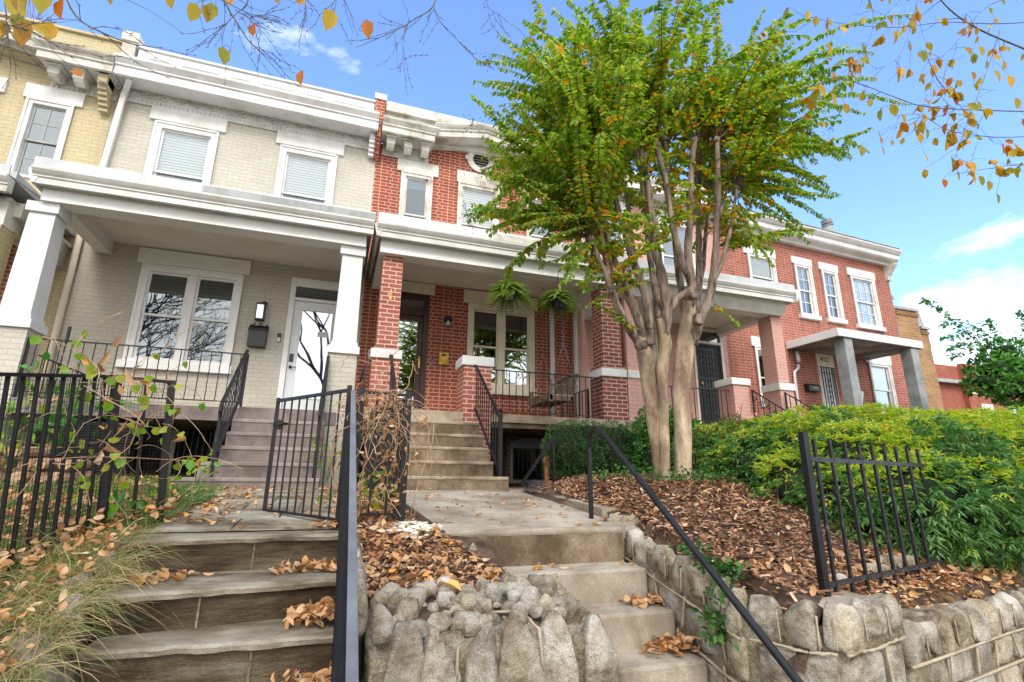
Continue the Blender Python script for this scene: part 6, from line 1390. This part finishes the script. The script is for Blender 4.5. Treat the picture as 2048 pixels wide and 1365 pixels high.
overhang('long branch with yellow green and orange leaves reaching in from the upper right corner', [([(2300, 200), (2120, 130), (2048, 98), (1960, 60), (1900, 20), (1860, -30), (1820, -90)], yb2, .013), ([(2120, 225), (2000, 222), (1860, 215), (1790, 195), (1720, 168), (1650, 150)], yb2, .007), ([(2120, 40), (2000, 48), (1890, 45), (1800, 55), (1700, 50), (1620, 35)], yb2, .006), ([(1720, -40), (1745, 20), (1742, 70), (1715, 130)], yb2, .005),
          ([(2000, 60), (1985, 110), (1960, 180), (1930, 260), (1905, 330)], yb2, .005), ([(1850, 100), (1870, 150), (1900, 190), (1990, 290)], yb2, .004), ([(2100, 270), (2000, 275), (1900, 262), (1840, 230), (1780, 235)], yb2, .005), ([(2120, 330), (2040, 330), (1960, 340), (1900, 350)], yb2, .005), ([(2100, -20), (1980, 10), (1900, 100), (1860, 120)], yb2, .005), ([(1840, -60), (1830, 20), (1800, 110), (1750, 140)], yb2, .004)], None,
         [(1618, 30, .9), (1652, 55, .7), (1660, 95, .8), (1668, 150, .7), (1663, 195, 1.2), (1730, 42, .9), (1725, 95, 1.1), (1765, 75, .6), (1778, 0, .8), (1797, 45, .7), (1820, 90, 1.1), (1845, 110, 1.2), (1800, 145, .9), (1870, 185, 1.0), (1740, 205, .8), (1690, 215, .9), (1805, 235, .9), (1850, 235, 1.0), (1840, 275, .8), (1725, 300, 1.0), (1762, 280, .6), (1785, 285, .5), (1765, 300, .7), (1905, 325, 1.5), (1850, 315, .7), (1888, 365, .8), (1915, 350, .9), (1960, 360, 1.0), (1980, 370, 1.0), (1995, 395, 1.0), (1960, 100, 1.1), (1990, 150, 1.4), (2020, 160, 1.3), (2035, 205, 1.3), (1955, 210, 1.1), (1930, 225, .9), (1925, 40, .8), (1980, 20, .8), (2010, 130, 1.2), (1870, 140, 1.3), (1890, 155, 1.0), (1945, 150, .9)], seed=4, stray=270, side=15, lf=.108, blen=.24)
# ------------------------------------------------------------------ hedges and shrubs
def lump_points(lumps, n, seed, zmin=None, inner=.0):
    rr = np.random.RandomState(seed); w_ = np.array([l[3]*l[4]+l[4]*l[5]+l[3]*l[5] for l in lumps]); w_ = w_/w_.sum(); out = []; no = []
    idx = rr.choice(len(lumps), size=n*2, p=w_); L_ = np.array(lumps)[idx]; d = nrm(rr.normal(size=(n*2, 3))); sc = L_[:, 3:6]*(1-inner*rr.rand(n*2, 1)**2)
    noise_ = 1+.07*np.sin(d[:, :1]*7+idx[:, None])+.06*np.sin(d[:, 2:]*9+idx[:, None]*2)
    p = L_[:, :3]+d*sc*noise_; nn = nrm(d/L_[:, 3:6])
    keep = np.ones(len(p), bool)
    for l in lumps:
        q = (p-np.array(l[:3]))/np.array(l[3:6]); keep &= ~((q**2).sum(1) < .60)
    if zmin is not None: keep &= p[:, 2] > zmin(p[:, 0], p[:, 1])
    return p[keep][:n], nn[keep][:n]
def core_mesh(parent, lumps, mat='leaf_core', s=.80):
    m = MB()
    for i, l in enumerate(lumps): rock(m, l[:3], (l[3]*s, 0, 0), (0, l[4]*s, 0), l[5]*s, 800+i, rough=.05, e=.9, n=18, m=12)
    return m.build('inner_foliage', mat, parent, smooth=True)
def sprays(p, n, k, size, seed, droop=.4, spread=.9):
    """compound sprays: k leaflets fan from each point along its own stalk"""
    rr = np.random.RandomState(seed); m = len(p)
    ax = nrm(n+rr.normal(size=(m, 3))*.45+np.array([0, 0, .25])); Ps, Ds, Ns, Ls = [], [], [], []
    for i in range(k):
        u = (i+1)/k; c = p+ax*size*1.1*u+np.array([0, 0, -1])*size*droop*u*u*1.3
        sd_ = nrm(np.cross(ax, rr.normal(size=(m, 3))*.3+np.array([0, 0, 1]))); s = 1 if i % 2 else -1
        d = ax*(.55 if i < k-1 else 1.2)+sd_*s*spread*(0 if i == k-1 else 1)+np.array([0, 0, -droop])+rr.normal(size=(m, 3))*.22
        Ps.append(c); Ds.append(d); Ns.append(np.cross(sd_, ax)*-1+rr.normal(size=(m, 3))*.3); Ls.append(size*rr.uniform(.7, 1.1, m)*(1-.15*u))
    Nn = np.concatenate(Ns); Nn[Nn[:, 2] < 0] *= -1
    return np.concatenate(Ps), np.concatenate(Ds), Nn, np.concatenate(Ls)
# nandina hedge on the right: lumps (x, y, z, rx, ry, rz)
nh = thing('hedge', (6.2, 4.4, -.4), 'large hedge, yellow green on top and dark green below, spilling over the granite wall', 'hedge')
NL = [(4.75, 5.5, .30, .55, .55, .40), (5.3, 5.3, .34, .7, .7, .46), (4.55, 4.75, .10, .55, .50, .46), (5.2, 4.5, .26, .75, .7, .50), (4.35, 3.95, -.10, .46, .45, .42), (4.9, 3.75, .08, .62, .55, .50), (4.35, 3.45, -.22, .38, .36, .36), (4.75, 3.20, -.16, .50, .40, .42), (5.5, 3.6, .10, .8, .6, .52), (5.35, 3.15, -.20, .55, .42, .42), (6.2, 4.6, .36, 1.0, .9, .52), (6.4, 5.8, .44, 1.2, 1.0, .50), (6.6, 3.8, .18, 1.0, .7, .56), (6.3, 3.3, -.15, .6, .4, .42), (7.8, 5.2, .42, 1.3, 1.2, .55), (7.8, 4.0, .22, 1.0, .8, .58), (9.4, 5.4, .40, 1.4, 1.3, .6), (9.0, 4.1, .2, 1.1, .8, .6), (8, 6.6, .45, 1.6, 1.0, .55), (5.6, 6.0, .36, .7, .6, .42)]
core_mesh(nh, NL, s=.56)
p, n = lump_points(NL, 20000, 21, lambda x, y: h_right(x, y)-.05, .22)
m_ = (n[:, 1] < .75) | (n[:, 2] > .2); p, n = p[m_], n[m_]
lime = nr.rand(len(p)) < np.clip((n[:, 2]*.9+.55*(p[:, 2]-.25)+.30*np.sin(p[:, 0]*3.1+p[:, 1]*2)+.22*np.sin(p[:, 1]*6.3-p[:, 0]*4.1)-.18)*1.35, .04, .96)
for nm, k_, mt_, sz in (('foliage', ~lime, 'nandina_leaf', .080), ('new_foliage', lime, 'nandina_lime_leaf', .062)):
    a, b, c, d = sprays(p[k_], n[k_], 8, sz, 31); link(nm, leaves(nm, a, b, c, d, d*.30, mt_, fold=.3, bend=.2, shape='lance'), nh)
m = MB()
for i in range(60):
    q = NL[nr.randint(len(NL))]; a_ = nr.uniform(0, 6.28); x, y = q[0]+q[3]*.6*math.cos(a_), q[1]+q[4]*.6*math.sin(a_); z = float(h_right(x, y)); m.tube([(x, y, z), (x+.03, y, z+.25), (x+.05*math.cos(a_), y-.05, q[2]+q[5]*.5)], [.008, .007, .004], 5)
m.build('stems', 'twig_bark', nh)
# clipped evergreen hedge
bh = thing('hedge', (3.9, 7.1, 0), 'clipped dark evergreen hedge in front of the red brick porch', 'hedge')
BL = [(3.25, 7.05, .42, .34, .38, .42), (3.65, 7.15, .46, .40, .42, .44), (4.1, 7.15, .44, .42, .42, .44), (4.5, 7.2, .42, .40, .40, .44), (3.45, 6.9, .25, .34, .30, .30), (3.95, 6.95, .25, .40, .30, .30), (4.4, 6.95, .25, .4, .3, .3)]
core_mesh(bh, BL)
p, n = lump_points(BL, 15000, 22, lambda x, y: 0*x+.0, .16)
link('foliage', leaves('foliage', p, n+nr.normal(size=p.shape)*.7, nr.normal(size=p.shape), nr.uniform(.022, .042, len(p)), .012, 'box_leaf', shape='lance'), bh)
m = MB()
for i in range(14): x = 3.2+i*.1; m.tube([(x, 7.05, -.05), (x+nr.uniform(-.08, .08), 6.95, .2), (x+nr.uniform(-.15, .15), 6.85, .4)], [.012, .009, .005], 5)
m.build('stems', 'twig_bark', bh)
hs_ = thing('shrub', (4.75, 6.5, 0), 'looser bright green broadleaf shrub between the clipped hedge and the crape myrtle trunks', 'shrub')
HL = [(4.55, 6.6, .68, .34, .34, .42), (4.85, 6.5, .50, .38, .36, .50), (4.40, 6.5, .35, .26, .28, .36), (5.15, 6.5, .42, .35, .35, .42)]
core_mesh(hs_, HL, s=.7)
p, n = lump_points(HL, 5200, 23, None, .3)
link('foliage', leaves('foliage', p, n+nr.normal(size=p.shape)*.6, n+nr.normal(size=p.shape)*.7, nr.uniform(.03, .06, len(p)), .028, 'holly_leaf', fold=.25), hs_)
m = MB()
for i in range(10): m.tube([(4.75, 6.5, -.05), (4.75+nr.uniform(-.2, .2), 6.4, .4), (4.6+nr.uniform(-.4, .5), 6.4, 1.0)], [.012, .008, .003], 5)
m.build('stems', 'twig_bark', hs_)
# rose bush at the left end of the hedge
rs_ = thing('shrub', (4.7, 5.2, 0), 'straggly rose bush with small pink blooms at the left end of the nandina hedge', 'shrub')
RL = [(4.55, 5.45, .25, .40, .35, .40), (4.35, 5.2, .08, .32, .30, .30), (4.8, 5.3, .45, .35, .35, .35)]
p, n = lump_points(RL, 3600, 24, lambda x, y: h_right(x, y), .6)
link('foliage', leaves('foliage', p, n+nr.normal(size=p.shape)*.8, n+nr.normal(size=p.shape)*.8, nr.uniform(.025, .045, len(p)), .024, 'rose_leaf'), rs_)
m = MB()
for i in range(46):
    a_ = nr.uniform(0, 6.28); e = (4.6+.5*math.cos(a_)*nr.rand(), 5.3+.4*math.sin(a_), nr.uniform(.1, .95)); m.tube(smooth_path([(4.55+nr.uniform(-.2, .2), 5.3, -.05), (4.6+.3*math.cos(a_), 5.3+.2*math.sin(a_), .3), e], 4), .0032, 4)
m.build('stems', 'twig_bark', rs_)
m = MB()
for (x, y) in ((1510, 828), (1502, 832), (1478, 818)):
    c = at(x, y, 5.1)
    for k in range(7): a_ = k*.9; m.add([c, c+Vector((.018*math.cos(a_), -.01, .018*math.sin(a_))), c+Vector((.021*math.cos(a_+.45), -.018, .021*math.sin(a_+.45))), c+Vector((.018*math.cos(a_+.9), -.01, .018*math.sin(a_+.9)))], [(0, 1, 2, 3)])
noisy('rose_petal', [(.3, (.55, .12, .16)), (.7, (.75, .30, .32))], 8, .6, 0); m.build('bloom', 'rose_petal', rs_)
# small tree / shrub at the right edge
st_ = thing('shrub', (9.5, 7.5, 0), 'dark leafy shrub with airy whips against the clouds at the right edge', 'shrub')
SL = []
for (x, y, rr_) in ((1990, 740, .50), (2040, 735, .55), (2010, 705, .42), (1975, 765, .42), (2060, 780, .60), (2030, 780, .5)):
    q = at(x, y, 7.0); SL.append((q.x, q.y, q.z, rr_, rr_, rr_*.62))
core_mesh(st_, SL, s=.6)
p, n = lump_points(SL, 2600, 25, None, .45)
link('foliage', leaves('foliage', p, n+nr.normal(size=p.shape)*.7, n+nr.normal(size=p.shape)*.6+np.array([0, 0, .6]), nr.uniform(.08, .15, len(p)), .055, 'holly_leaf', fold=.2), st_)
m = MB(); Ps, Ds, Ns, Ls = [], [], [], []
for path in ([(1985, 720), (1950, 680), (1905, 640), (1870, 610), (1845, 600)], [(1990, 720), (1960, 660), (1915, 645), (1880, 650)], [(2000, 710), (1975, 670), (1930, 700), (1905, 715)], [(2030, 700), (2045, 660), (2060, 620)], [(2020, 710), (2000, 680), (1985, 655), (1975, 640)], [(1985, 720), (1940, 665), (1915, 670), (1888, 675)], [(1980, 730), (1935, 690), (1915, 690), (1900, 700)], [(2060, 700), (2050, 640), (2040, 625)]):
    P_ = limb(m, [at(x, y, 7.0) for x, y in path], .008, .003, 5, 3, .02, 6)
    for i in range(4, len(P_)):
        for s in (1, -1):
            for _ in range(2): Ps.append(np.array(P_[i])+nr.normal(size=3)*.03); Ds.append(np.array([s*.8, nr.normal()*.4, -.15+nr.normal()*.3])); Ns.append(np.array([nr.normal()*.3, -.7, 1])); Ls.append(nr.uniform(.09, .15))
for k in range(5): q = at(2000+k*15, 730, 7.0); m.tube([(q.x+.1, 7.2, -.6), (q.x+nr.uniform(-.1, .1), 7.1, .5), q], [.03, .02, .01], 6)
m.build('stems', 'twig_bark', st_)
link('whip_leaves', leaves('whip_leaves', np.array(Ps), np.array(Ds), np.array(Ns), np.array(Ls), np.array(Ls)*.5, 'holly_leaf', fold=.2), st_)
# distant bare tree behind the yellow house
bt = thing('bare_tree', (-7.5, 13, 0), 'bare reddish tree top behind the yellow house roof', 'tree'); m = MB()
for k in range(46):
    a = at(nr.uniform(-40, 110), nr.uniform(28, 90), 13); b0 = at(20+nr.uniform(-30, 60), 120, 13); mid = a.lerp(b0, .5)+Vector(nr.normal(size=3))*.15; P_ = smooth_path([b0, mid, a], 4); m.tube(P_, [.02, .018, .015, .013, .012, .01, .008, .007, .005], 4)
    for j in range(5): q = P_[nr.randint(3, 8)]; m.bar(q, q+Vector(nr.normal(size=3))*.25+Vector((0, 0, .15)), .009)
tkk = at(30, 120, 13); m.tube([(tkk.x, 13, -.5), (tkk.x, 13, tkk.z-1)], [.2, .12], 8); noisy('red_twig', [(.3, (.16, .07, .06)), (.7, (.28, .14, .12))], 5, .8, 0); m.build('branches', 'red_twig', bt)
# street trees across the road, which the windows mirror
def bare_tree(name, x, y, h, label, seed):
    t = thing(name, (x, y, -1.6), label, 'tree'); rr = random.Random(seed); m = MB(); P1 = []
    def grow(p, d, L_, r_, dep):
        pts = [p]; 
        for k in range(3): d = (d+Vector((rr.gauss(0, .14), rr.gauss(0, .14), rr.gauss(0, .1)+.04))).normalized(); pts.append(pts[-1]+d*L_/3)
        m.tube(pts, [r_, r_*.86, r_*.74, r_*.6], 6 if dep < 3 else 4, caps=False)
        if dep >= 7:
            P1.append(pts[-1]); return
        for k in range(3 if dep in (1, 2, 3, 4, 5) else 2): grow(pts[-1], (d+Vector((rr.gauss(0, .5), rr.gauss(0, .5), rr.gauss(.08, .3)))).normalized(), L_*rr.uniform(.66, .84), r_*.6, dep+1)
    grow(Vector((x, y, -1.7)), Vector((0, 0, 1)), h*.23, h*.014, 0)
    m.build('trunk_and_branches', 'twig_bark', t)
    P1 = np.array(P1); k = nr.rand(len(P1)) < .30; P1 = P1[k]; link('last_leaves', leaves('last_leaves', P1, rdir(len(P1)), rdir(len(P1)), .14, .08, 'overhang_leaf'), t)
for i, (x, y, h) in enumerate(((-7.5, -9, 18), (.5, -11, 19), (8, -9.5, 18), (-15, -11, 18), (17, -11, 18))):
    bare_tree('street_tree', x, y, h, ['leafless street tree mirrored in the cream house window', 'leafless street tree mirrored in the white door glass', 'leafless street tree mirrored in the red house windows', 'leafless street tree far left across the road', 'leafless street tree far right across the road'][i], 40+i)
# ------------------------------------------------------------------ ground cover
def chips(name, P, mat, ln, wd, lift=.01, tilt=.5, shape='chip', fold=.1, bend=.1):
    n = len(P); D = nr.normal(size=(n, 3)); D[:, 2] *= tilt; Nn = nr.normal(size=(n, 3))*tilt+np.array([0, 0, 1.]); P = P+np.array([0, 0, 1])*nr.uniform(0, lift, (n, 1))
    return leaves(name, P, D, Nn, ln, wd, mat, fold=fold, bend=bend, shape=shape)
stuff = lambda o, l: tag(o, l, l.split()[-1] if False else 'ground cover', kind='stuff')
n = 34000
X = nr.uniform(2.36, 6.2, n); Y = nr.uniform(2.2, 7.9, n)
k = (Y > wall_line(X)+.22) & ~((X < 3.3) & (Y > 6.3)) & (X-2.33 > np.maximum(Y-3.5, 0)*.055) & ~((Y > 6.6) & (X > 4)); X, Y = X[k], Y[k]
P_ = np.stack([X, Y, h_right(X, Y)+.004], 1)
o = link('bark_mulch', chips('bark_mulch', P_, 'mulch_chip', nr.uniform(.025, .075, len(P_)), nr.uniform(.008, .022, len(P_)), .022, .35)); stuff(o, 'reddish brown bark mulch covering the bed under the crape myrtle')
def scatter_leaves(P, name, label, mat='fallen_leaf', s=(.035, .07), lift=.02, tilt=.5):
    n = len(P); D = nr.normal(size=(n, 3)); D[:, 2] *= tilt*.7; Nn = nr.normal(size=(n, 3))*tilt+np.array([0, 0, 1.]); L_ = nr.uniform(s[0], s[1], n)*1.15
    o = link(name, curled(name, P+np.array([0, 0, 1])*(nr.uniform(0, lift, (n, 1))+.006), D, Nn, L_, L_*nr.uniform(.42, .72, n), mat, 1.0, n), None); return tag(o, label, 'fallen leaves', kind='stuff')
def rect(n, x0, x1, y0, y1, zf, dens=None):
    X = nr.uniform(x0, x1, n); Y = nr.uniform(y0, y1, n)
    if dens is not None: k = nr.rand(n) < dens(X, Y); X, Y = X[k], Y[k]
    return np.stack([X, Y, zf(X, Y)], 1)
# leaves on the mulch bed, thicker along the wall
P_ = np.concatenate([rect(900, 2.4, 5.5, 2.4, 6.5, lambda x, y: h_right(x, y)+.012, lambda x, y: (y > wall_line(x)+.2)*.55), rect(6000, 2.5, 9.0, 2.2, 4.1, lambda x, y: h_right(x, y)+.012, lambda x, y: ((y > wall_line(x)+.10) & (y < wall_line(x)+.62) & ~((x < 3.1) & (y < 2.72)))*.9)])
scatter_leaves(P_, 'fallen_leaves', 'dry fallen leaves scattered over the mulch bed and along the granite wall')
# middle bed
o = link('bark_mulch', chips('bark_mulch', rect(9000, .17, 1.15, 2.8, 7.0, lambda x, y: h_mid(x, y)+.004, lambda x, y: (x < 1.12-.27*(y-2.5)) | (x < .66)), 'mulch_chip', nr.uniform(.025, .06, 1)[0], .014, .02, .4)); stuff(o, 'dark bark bits in the narrow bed between the two stairs')
scatter_leaves(rect(950, .2, 1.12, 2.80, 5.2, lambda x, y: h_mid(x, y)+.015, lambda x, y: ((x < 1.08-.27*(y-2.5)) | (x < .66))*np.where(y < 3.7, 1, .35)), 'fallen_leaves', 'drift of dry brown leaves filling the narrow bed between the two stairs', s=(.03, .07), lift=.03, tilt=.5)
scatter_leaves(rect(700, -.25, .60, 4.3, 7.6, lambda x, y: -.34+(y-3.6)*.07, lambda x, y: (x > .08)*1.0), 'fallen_leaves', 'dry leaves under the dead vines beside the mesh fence', lift=.03)
pb = MB()
for k in range(150):
    a_ = nr.uniform(0, 6.28); rr_ = nr.rand()**.6; x, y = .60+.20*rr_*math.cos(a_), 3.85+.26*rr_*math.sin(a_); z = float(h_mid(x, y))+.018+.02*(1-rr_); s = nr.uniform(.010, .022)
    pb.sphere((x, y, z), s, 7, 5, (1.3, 1, .7))
tag(pb.build('pebbles', 'pebble_white', smooth=True), 'heap of rounded cream pebbles in the leaf filled bed', 'pebbles', kind='stuff')
# leaves on steps and walks
for (x0_, x1_, y0_, y1_, z_, n_, lab) in ((-1.0, -.55, 3.25, 3.5, -.53, 80, 'dry leaves gathered at the left of the second flagstone tread'), (-.30, .08, 3.40, 3.62, -.53, 95, 'dry leaves gathered at the right of the second flagstone tread'), (-.16, .08, 2.92, 3.18, -.70, 170, 'heap of dry leaves at the right of the third flagstone tread'), (-.18, .09, 2.46, 2.78, -.89, 200, 'heap of dry leaves at the right of the lowest flagstone tread in view'),
     (1.90, 2.16, 3.16, 3.34, -.785, 70, 'small heap of dry leaves in the corner of a concrete step'), (1.84, 2.16, 2.86, 3.05, -.99, 130, 'heap of orange leaves in the corner of the lowest concrete step')):
    scatter_leaves(rect(n_, x0_, x1_, y0_, y1_, lambda x, y: z_+.004+0*x+np.clip((x-x0_)/(x1_-x0_), 0, 1)*.05*(n_ > 100)*nr.rand(len(x)), lambda x, y: .15+.85*((x-x0_)/(x1_-x0_) if n_ != 80 else 1-(x-x0_)/(x1_-x0_))), 'fallen_leaves', lab, s=(.04, .08), lift=.03, tilt=.6)
P_ = np.concatenate([rect(70, -1.0, .08, 3.7, 6.5, lambda x, y: -.335+(y-3.6)*.0735), rect(70, .75, 2.2, 3.7, 6.6, lambda x, y: -.33+(y-3.7)*.0685), rect(16, .95, 2.1, 3.4, 3.62, lambda x, y: -.582+0*x), rect(120, -1.0, -.7, 4.0, 6.4, lambda x, y: -.335+(y-3.6)*.0735), rect(60, -.1, .1, 3.7, 6.5, lambda x, y: -.33+(y-3.6)*.0735), rect(40, -1.4, 0, 6.3, 6.6, lambda x, y: -.12+0*x)])
scatter_leaves(P_, 'fallen_leaves', 'loose leaves scattered over the flagstone path and the concrete walkway', lift=.008, tilt=.2, s=(.03, .075))
yl = MB(); Pp = np.array([[1.42, 3.46, -.578], [2.03, 2.90, -.985], [.60, 2.8, -.53], [1.98, 3.7, -.33], [-.9, 3.35, -.52], [.55, 3.72, -.36]])
o = link('yellow_leaves', chips('yellow_leaves', Pp, 'yellow_fallen_leaf', .10, .07, .01, .15, 'round', .3, .3)); tag(o, 'few large yellow leaves lying on the concrete steps', 'fallen leaves', kind='stuff')
# grass and bank on the left
def bl(n, x0, x1, y0, y1, zf, lean, ln, wd, name, mat, label, dens=None, droop=.8):
    P_ = rect(n, x0, x1, y0, y1, zf, dens); d = nr.normal(size=P_.shape)*.55+np.array(lean); d[:, 2] = np.abs(d[:, 2])+.5
    return tag(link(name, blades(name, P_, d, nr.uniform(ln[0], ln[1], len(P_)), nr.uniform(wd[0], wd[1], len(P_)), mat, droop)), label, 'grass', kind='stuff')
bl(26000, -4.3, -1.05, 3.4, 8.3, h_left, (0, 0, 1), (.07, .20), (.004, .007), 'grass', 'grass_blade', 'green lawn grass behind the left iron fence')
bl(7500, -2.1, -.98, 2.0, 3.75, lambda x, y: h_left(x, y)+.0, (.55, -.35, .5), (.16, .42), (.0025, .005), 'dry_grass', 'dry_grass_blade', 'long dry and green grass spilling over the bank left of the flagstone stairs', lambda x, y: np.where(x > -1.35, 1, .45), 1.1)
scatter_leaves(rect(1100, -2.2, -1.0, 2.0, 4.6, lambda x, y: h_left(x, y)+.09), 'fallen_leaves', 'dry leaves caught in the grass on the left bank', s=(.03, .062), lift=.06, tilt=.7)
scatter_leaves(rect(700, -4, -1.05, 4, 8, lambda x, y: h_left(x, y)+.03), 'fallen_leaves', 'dry leaves lying in the lawn behind the left fence', s=(.035, .07), lift=.04, tilt=.6)
def clump(name, label, x, y, z, n_, ln, mat='liriope_blade', cat='plant', wd=.009):
    a_ = nr.uniform(0, 6.28, n_); P_ = np.stack([x+.05*np.cos(a_), y+.05*np.sin(a_), np.full(n_, z)], 1); d = np.stack([np.cos(a_), np.sin(a_), nr.uniform(.6, 2.2, n_)], 1)
    t = thing(name, (x, y, z), label, cat); link('leaf_blades', blades('leaf_blades', P_, d, nr.uniform(ln*.6, ln, n_), wd, mat, 1.1), t); return t
clump('liriope_plant', 'arching grass like clump nearest the path edge, beside the left fence end post', -1.22, 5.15, -.24, 200, .42)
clump('liriope_plant', 'arching grass like clump behind, by the basement door', -1.42, 5.85, -.20, 200, .42)
def weed(label, x, y, Y, n_, sz, mat='vine_leaf', seed=0, name='weed_plant'):
    c = at(x, y, Y); t = thing(name, tuple(c), label, 'plant'); rr = np.random.RandomState(seed+60); P_ = np.array(c)+rr.normal(size=(n_, 3))*np.array([sz, sz, sz*.8]); d = rr.normal(size=(n_, 3)); d[:, 2] -= .3
    link('foliage', leaves('foliage', P_, d, rr.normal(size=(n_, 3))+np.array([0, -1, .8]), rr.uniform(.05, .085, n_), .045, mat, shape='round'), t); m = MB()
    for q in P_[::2]: m.tube([(c.x, c.y, c.z-sz*2.2), Vector((q+np.array(c))/2), Vector(q)], .0025, 4)
    m.build('stems', 'ivy_leaf', t)
weed('bright green seedling beside the bottom of the mauve steps', 398, 938, 6.5, 14, .09)
weed('leafy green weeds under the dead vines', 735, 965, 4.6, 30, .13, seed=1)
weed('lime green weeds at the foot of the cream pier', 660, 905, 6.6, 26, .16, seed=2)
weed('leafy green sapling behind the left fence, upper part', 130, 800, 4.9, 60, .20, 'holly_leaf', 3)
weed('yellow green leaves of a climbing plant low behind the left fence', 40, 850, 5.0, 40, .16, seed=4)
weed('young green plant beside the fence corner post', 250, 1000, 4.0, 9, .06, 'holly_leaf', 5)
# ivy at the tree foot and over the wall
def ivy(label, pts, n_, sz=.12, loc=None):
    rr = np.random.RandomState(n_); P_ = np.array(pts)[rr.randint(len(pts), size=n_)]+rr.normal(size=(n_, 3))*np.array([sz, sz, sz*.35]); t = thing('ivy', tuple(pts[0]), label, 'ivy')
    link('foliage', leaves('foliage', P_, rr.normal(size=(n_, 3)), rr.normal(size=(n_, 3))*.5+np.array([0, -.5, 1]), rr.uniform(.02, .045, n_), .03, 'ivy_leaf', shape='round'), t)
    m = MB(); m.tube(smooth_path([Vector(q) for q in pts], 4), .004, 5).build('stems', 'twig_bark', t)
ivy('ivy and small weeds round the foot of the crape myrtle trunks', [(3.0, 4.6, .06), (3.2, 4.45, .04), (3.4, 4.4, .05), (3.6, 4.45, .06), (3.2, 5.2, .08), (2.9, 5.3, .06)], 420, .13)
a, b, c, d = at(1385, 1100, 2.95), at(1430, 1130, 2.75), at(1450, 1190, 2.62), at(1445, 1235, 2.50)
ivy('ivy trailing from the mulch bed down the cheek of the granite wall', [tuple(a), tuple(b), (2.3, 2.75, -.52), (2.22, 2.68, -.62), (2.17, 2.66, -.74), (2.16, 2.66, -.84)], 330, .055)
# dead vines over the fence panel and the left fence
dv = thing('dead_vine', (.4, 4.3, -.3), 'tangled mass of dead brown vines over the short fence panel', 'vine'); m = MB(); rr = random.Random(9)
for k in range(95):
    x = rr.gauss(.36, .12); p = Vector((min(max(x, .08), .72), 4.14+rr.uniform(-.10, .25), rr.uniform(.30, .70))); d = Vector((rr.gauss(0, 1), rr.gauss(0, .5), rr.gauss(.3, .8))).normalized(); pts = [p]
    cv = Vector((rr.gauss(0, .5), rr.gauss(0, .4), rr.gauss(0, .3)))
    for j in range(rr.randint(8, 18)):
        d = (d+cv*.35+Vector((rr.gauss(0, .25), rr.gauss(0, .2), -.17))).normalized(); pts.append(pts[-1]+d*.055)
        if abs(pts[-1].x-.36) > .34: d.x *= -.8
    m.tube(pts, rr.uniform(.0014, .0032), 4)
m.build('stems', 'dead_vine', dv)
q = np.array([[rr.gauss(.36, .15), 4.1+rr.uniform(-.1, .2), rr.uniform(-.25, .65)] for _ in range(230)]); link('dead_leaves', leaves('dead_leaves', q, rdir(230), rdir(230), nr.uniform(.02, .06, 230), .022, 'fallen_leaf', fold=.6, bend=.6), dv)
lv = thing('climbing_vine', (-1.3, 4.1, .3), 'twining vine with heart shaped yellow green leaves over the left fence corner', 'vine'); m = MB(); VP = []
for k in range(42):
    u = rr.random(); base = (A0.lerp(A1, rr.random()) if rr.random() < .5 else A1.lerp(A2, rr.random()*.6)); p = Vector((base.x+rr.gauss(0, .05), base.y-.04, rr.uniform(.0, .66))); d = Vector((rr.gauss(0, 1), rr.gauss(0, .25), rr.gauss(0, .9))).normalized(); cv = Vector((rr.gauss(0, .5), rr.gauss(0, .2), rr.gauss(0, .5))); pts = [p]
    for j in range(rr.randint(7, 16)): d = (d+cv*.4+Vector((rr.gauss(0, .2), rr.gauss(0, .1), -.08))).normalized(); pts.append(pts[-1]+d*.045)
    m.tube(pts, rr.uniform(.0015, .0028), 4)
    for q in (pts[3], pts[-1], pts[len(pts)//2]):
        if rr.random() < .55: VP.append(q)
m.build('stems', 'dead_vine', lv); VP = np.array(VP)
link('foliage', leaves('foliage', VP, nr.normal(size=VP.shape)*.5+np.array([0, 0, -1]), nr.normal(size=VP.shape)*.4+np.array([0, -1, .2]), nr.uniform(.035, .065, len(VP)), .05, 'vine_leaf', shape='round'), lv)
q = VP[nr.randint(len(VP), size=26)]+nr.normal(size=(26, 3))*.09; link('dead_leaves', leaves('dead_leaves', q, rdir(26), rdir(26), nr.uniform(.04, .10, 26), .04, 'fallen_leaf', fold=.6, bend=.7), lv)
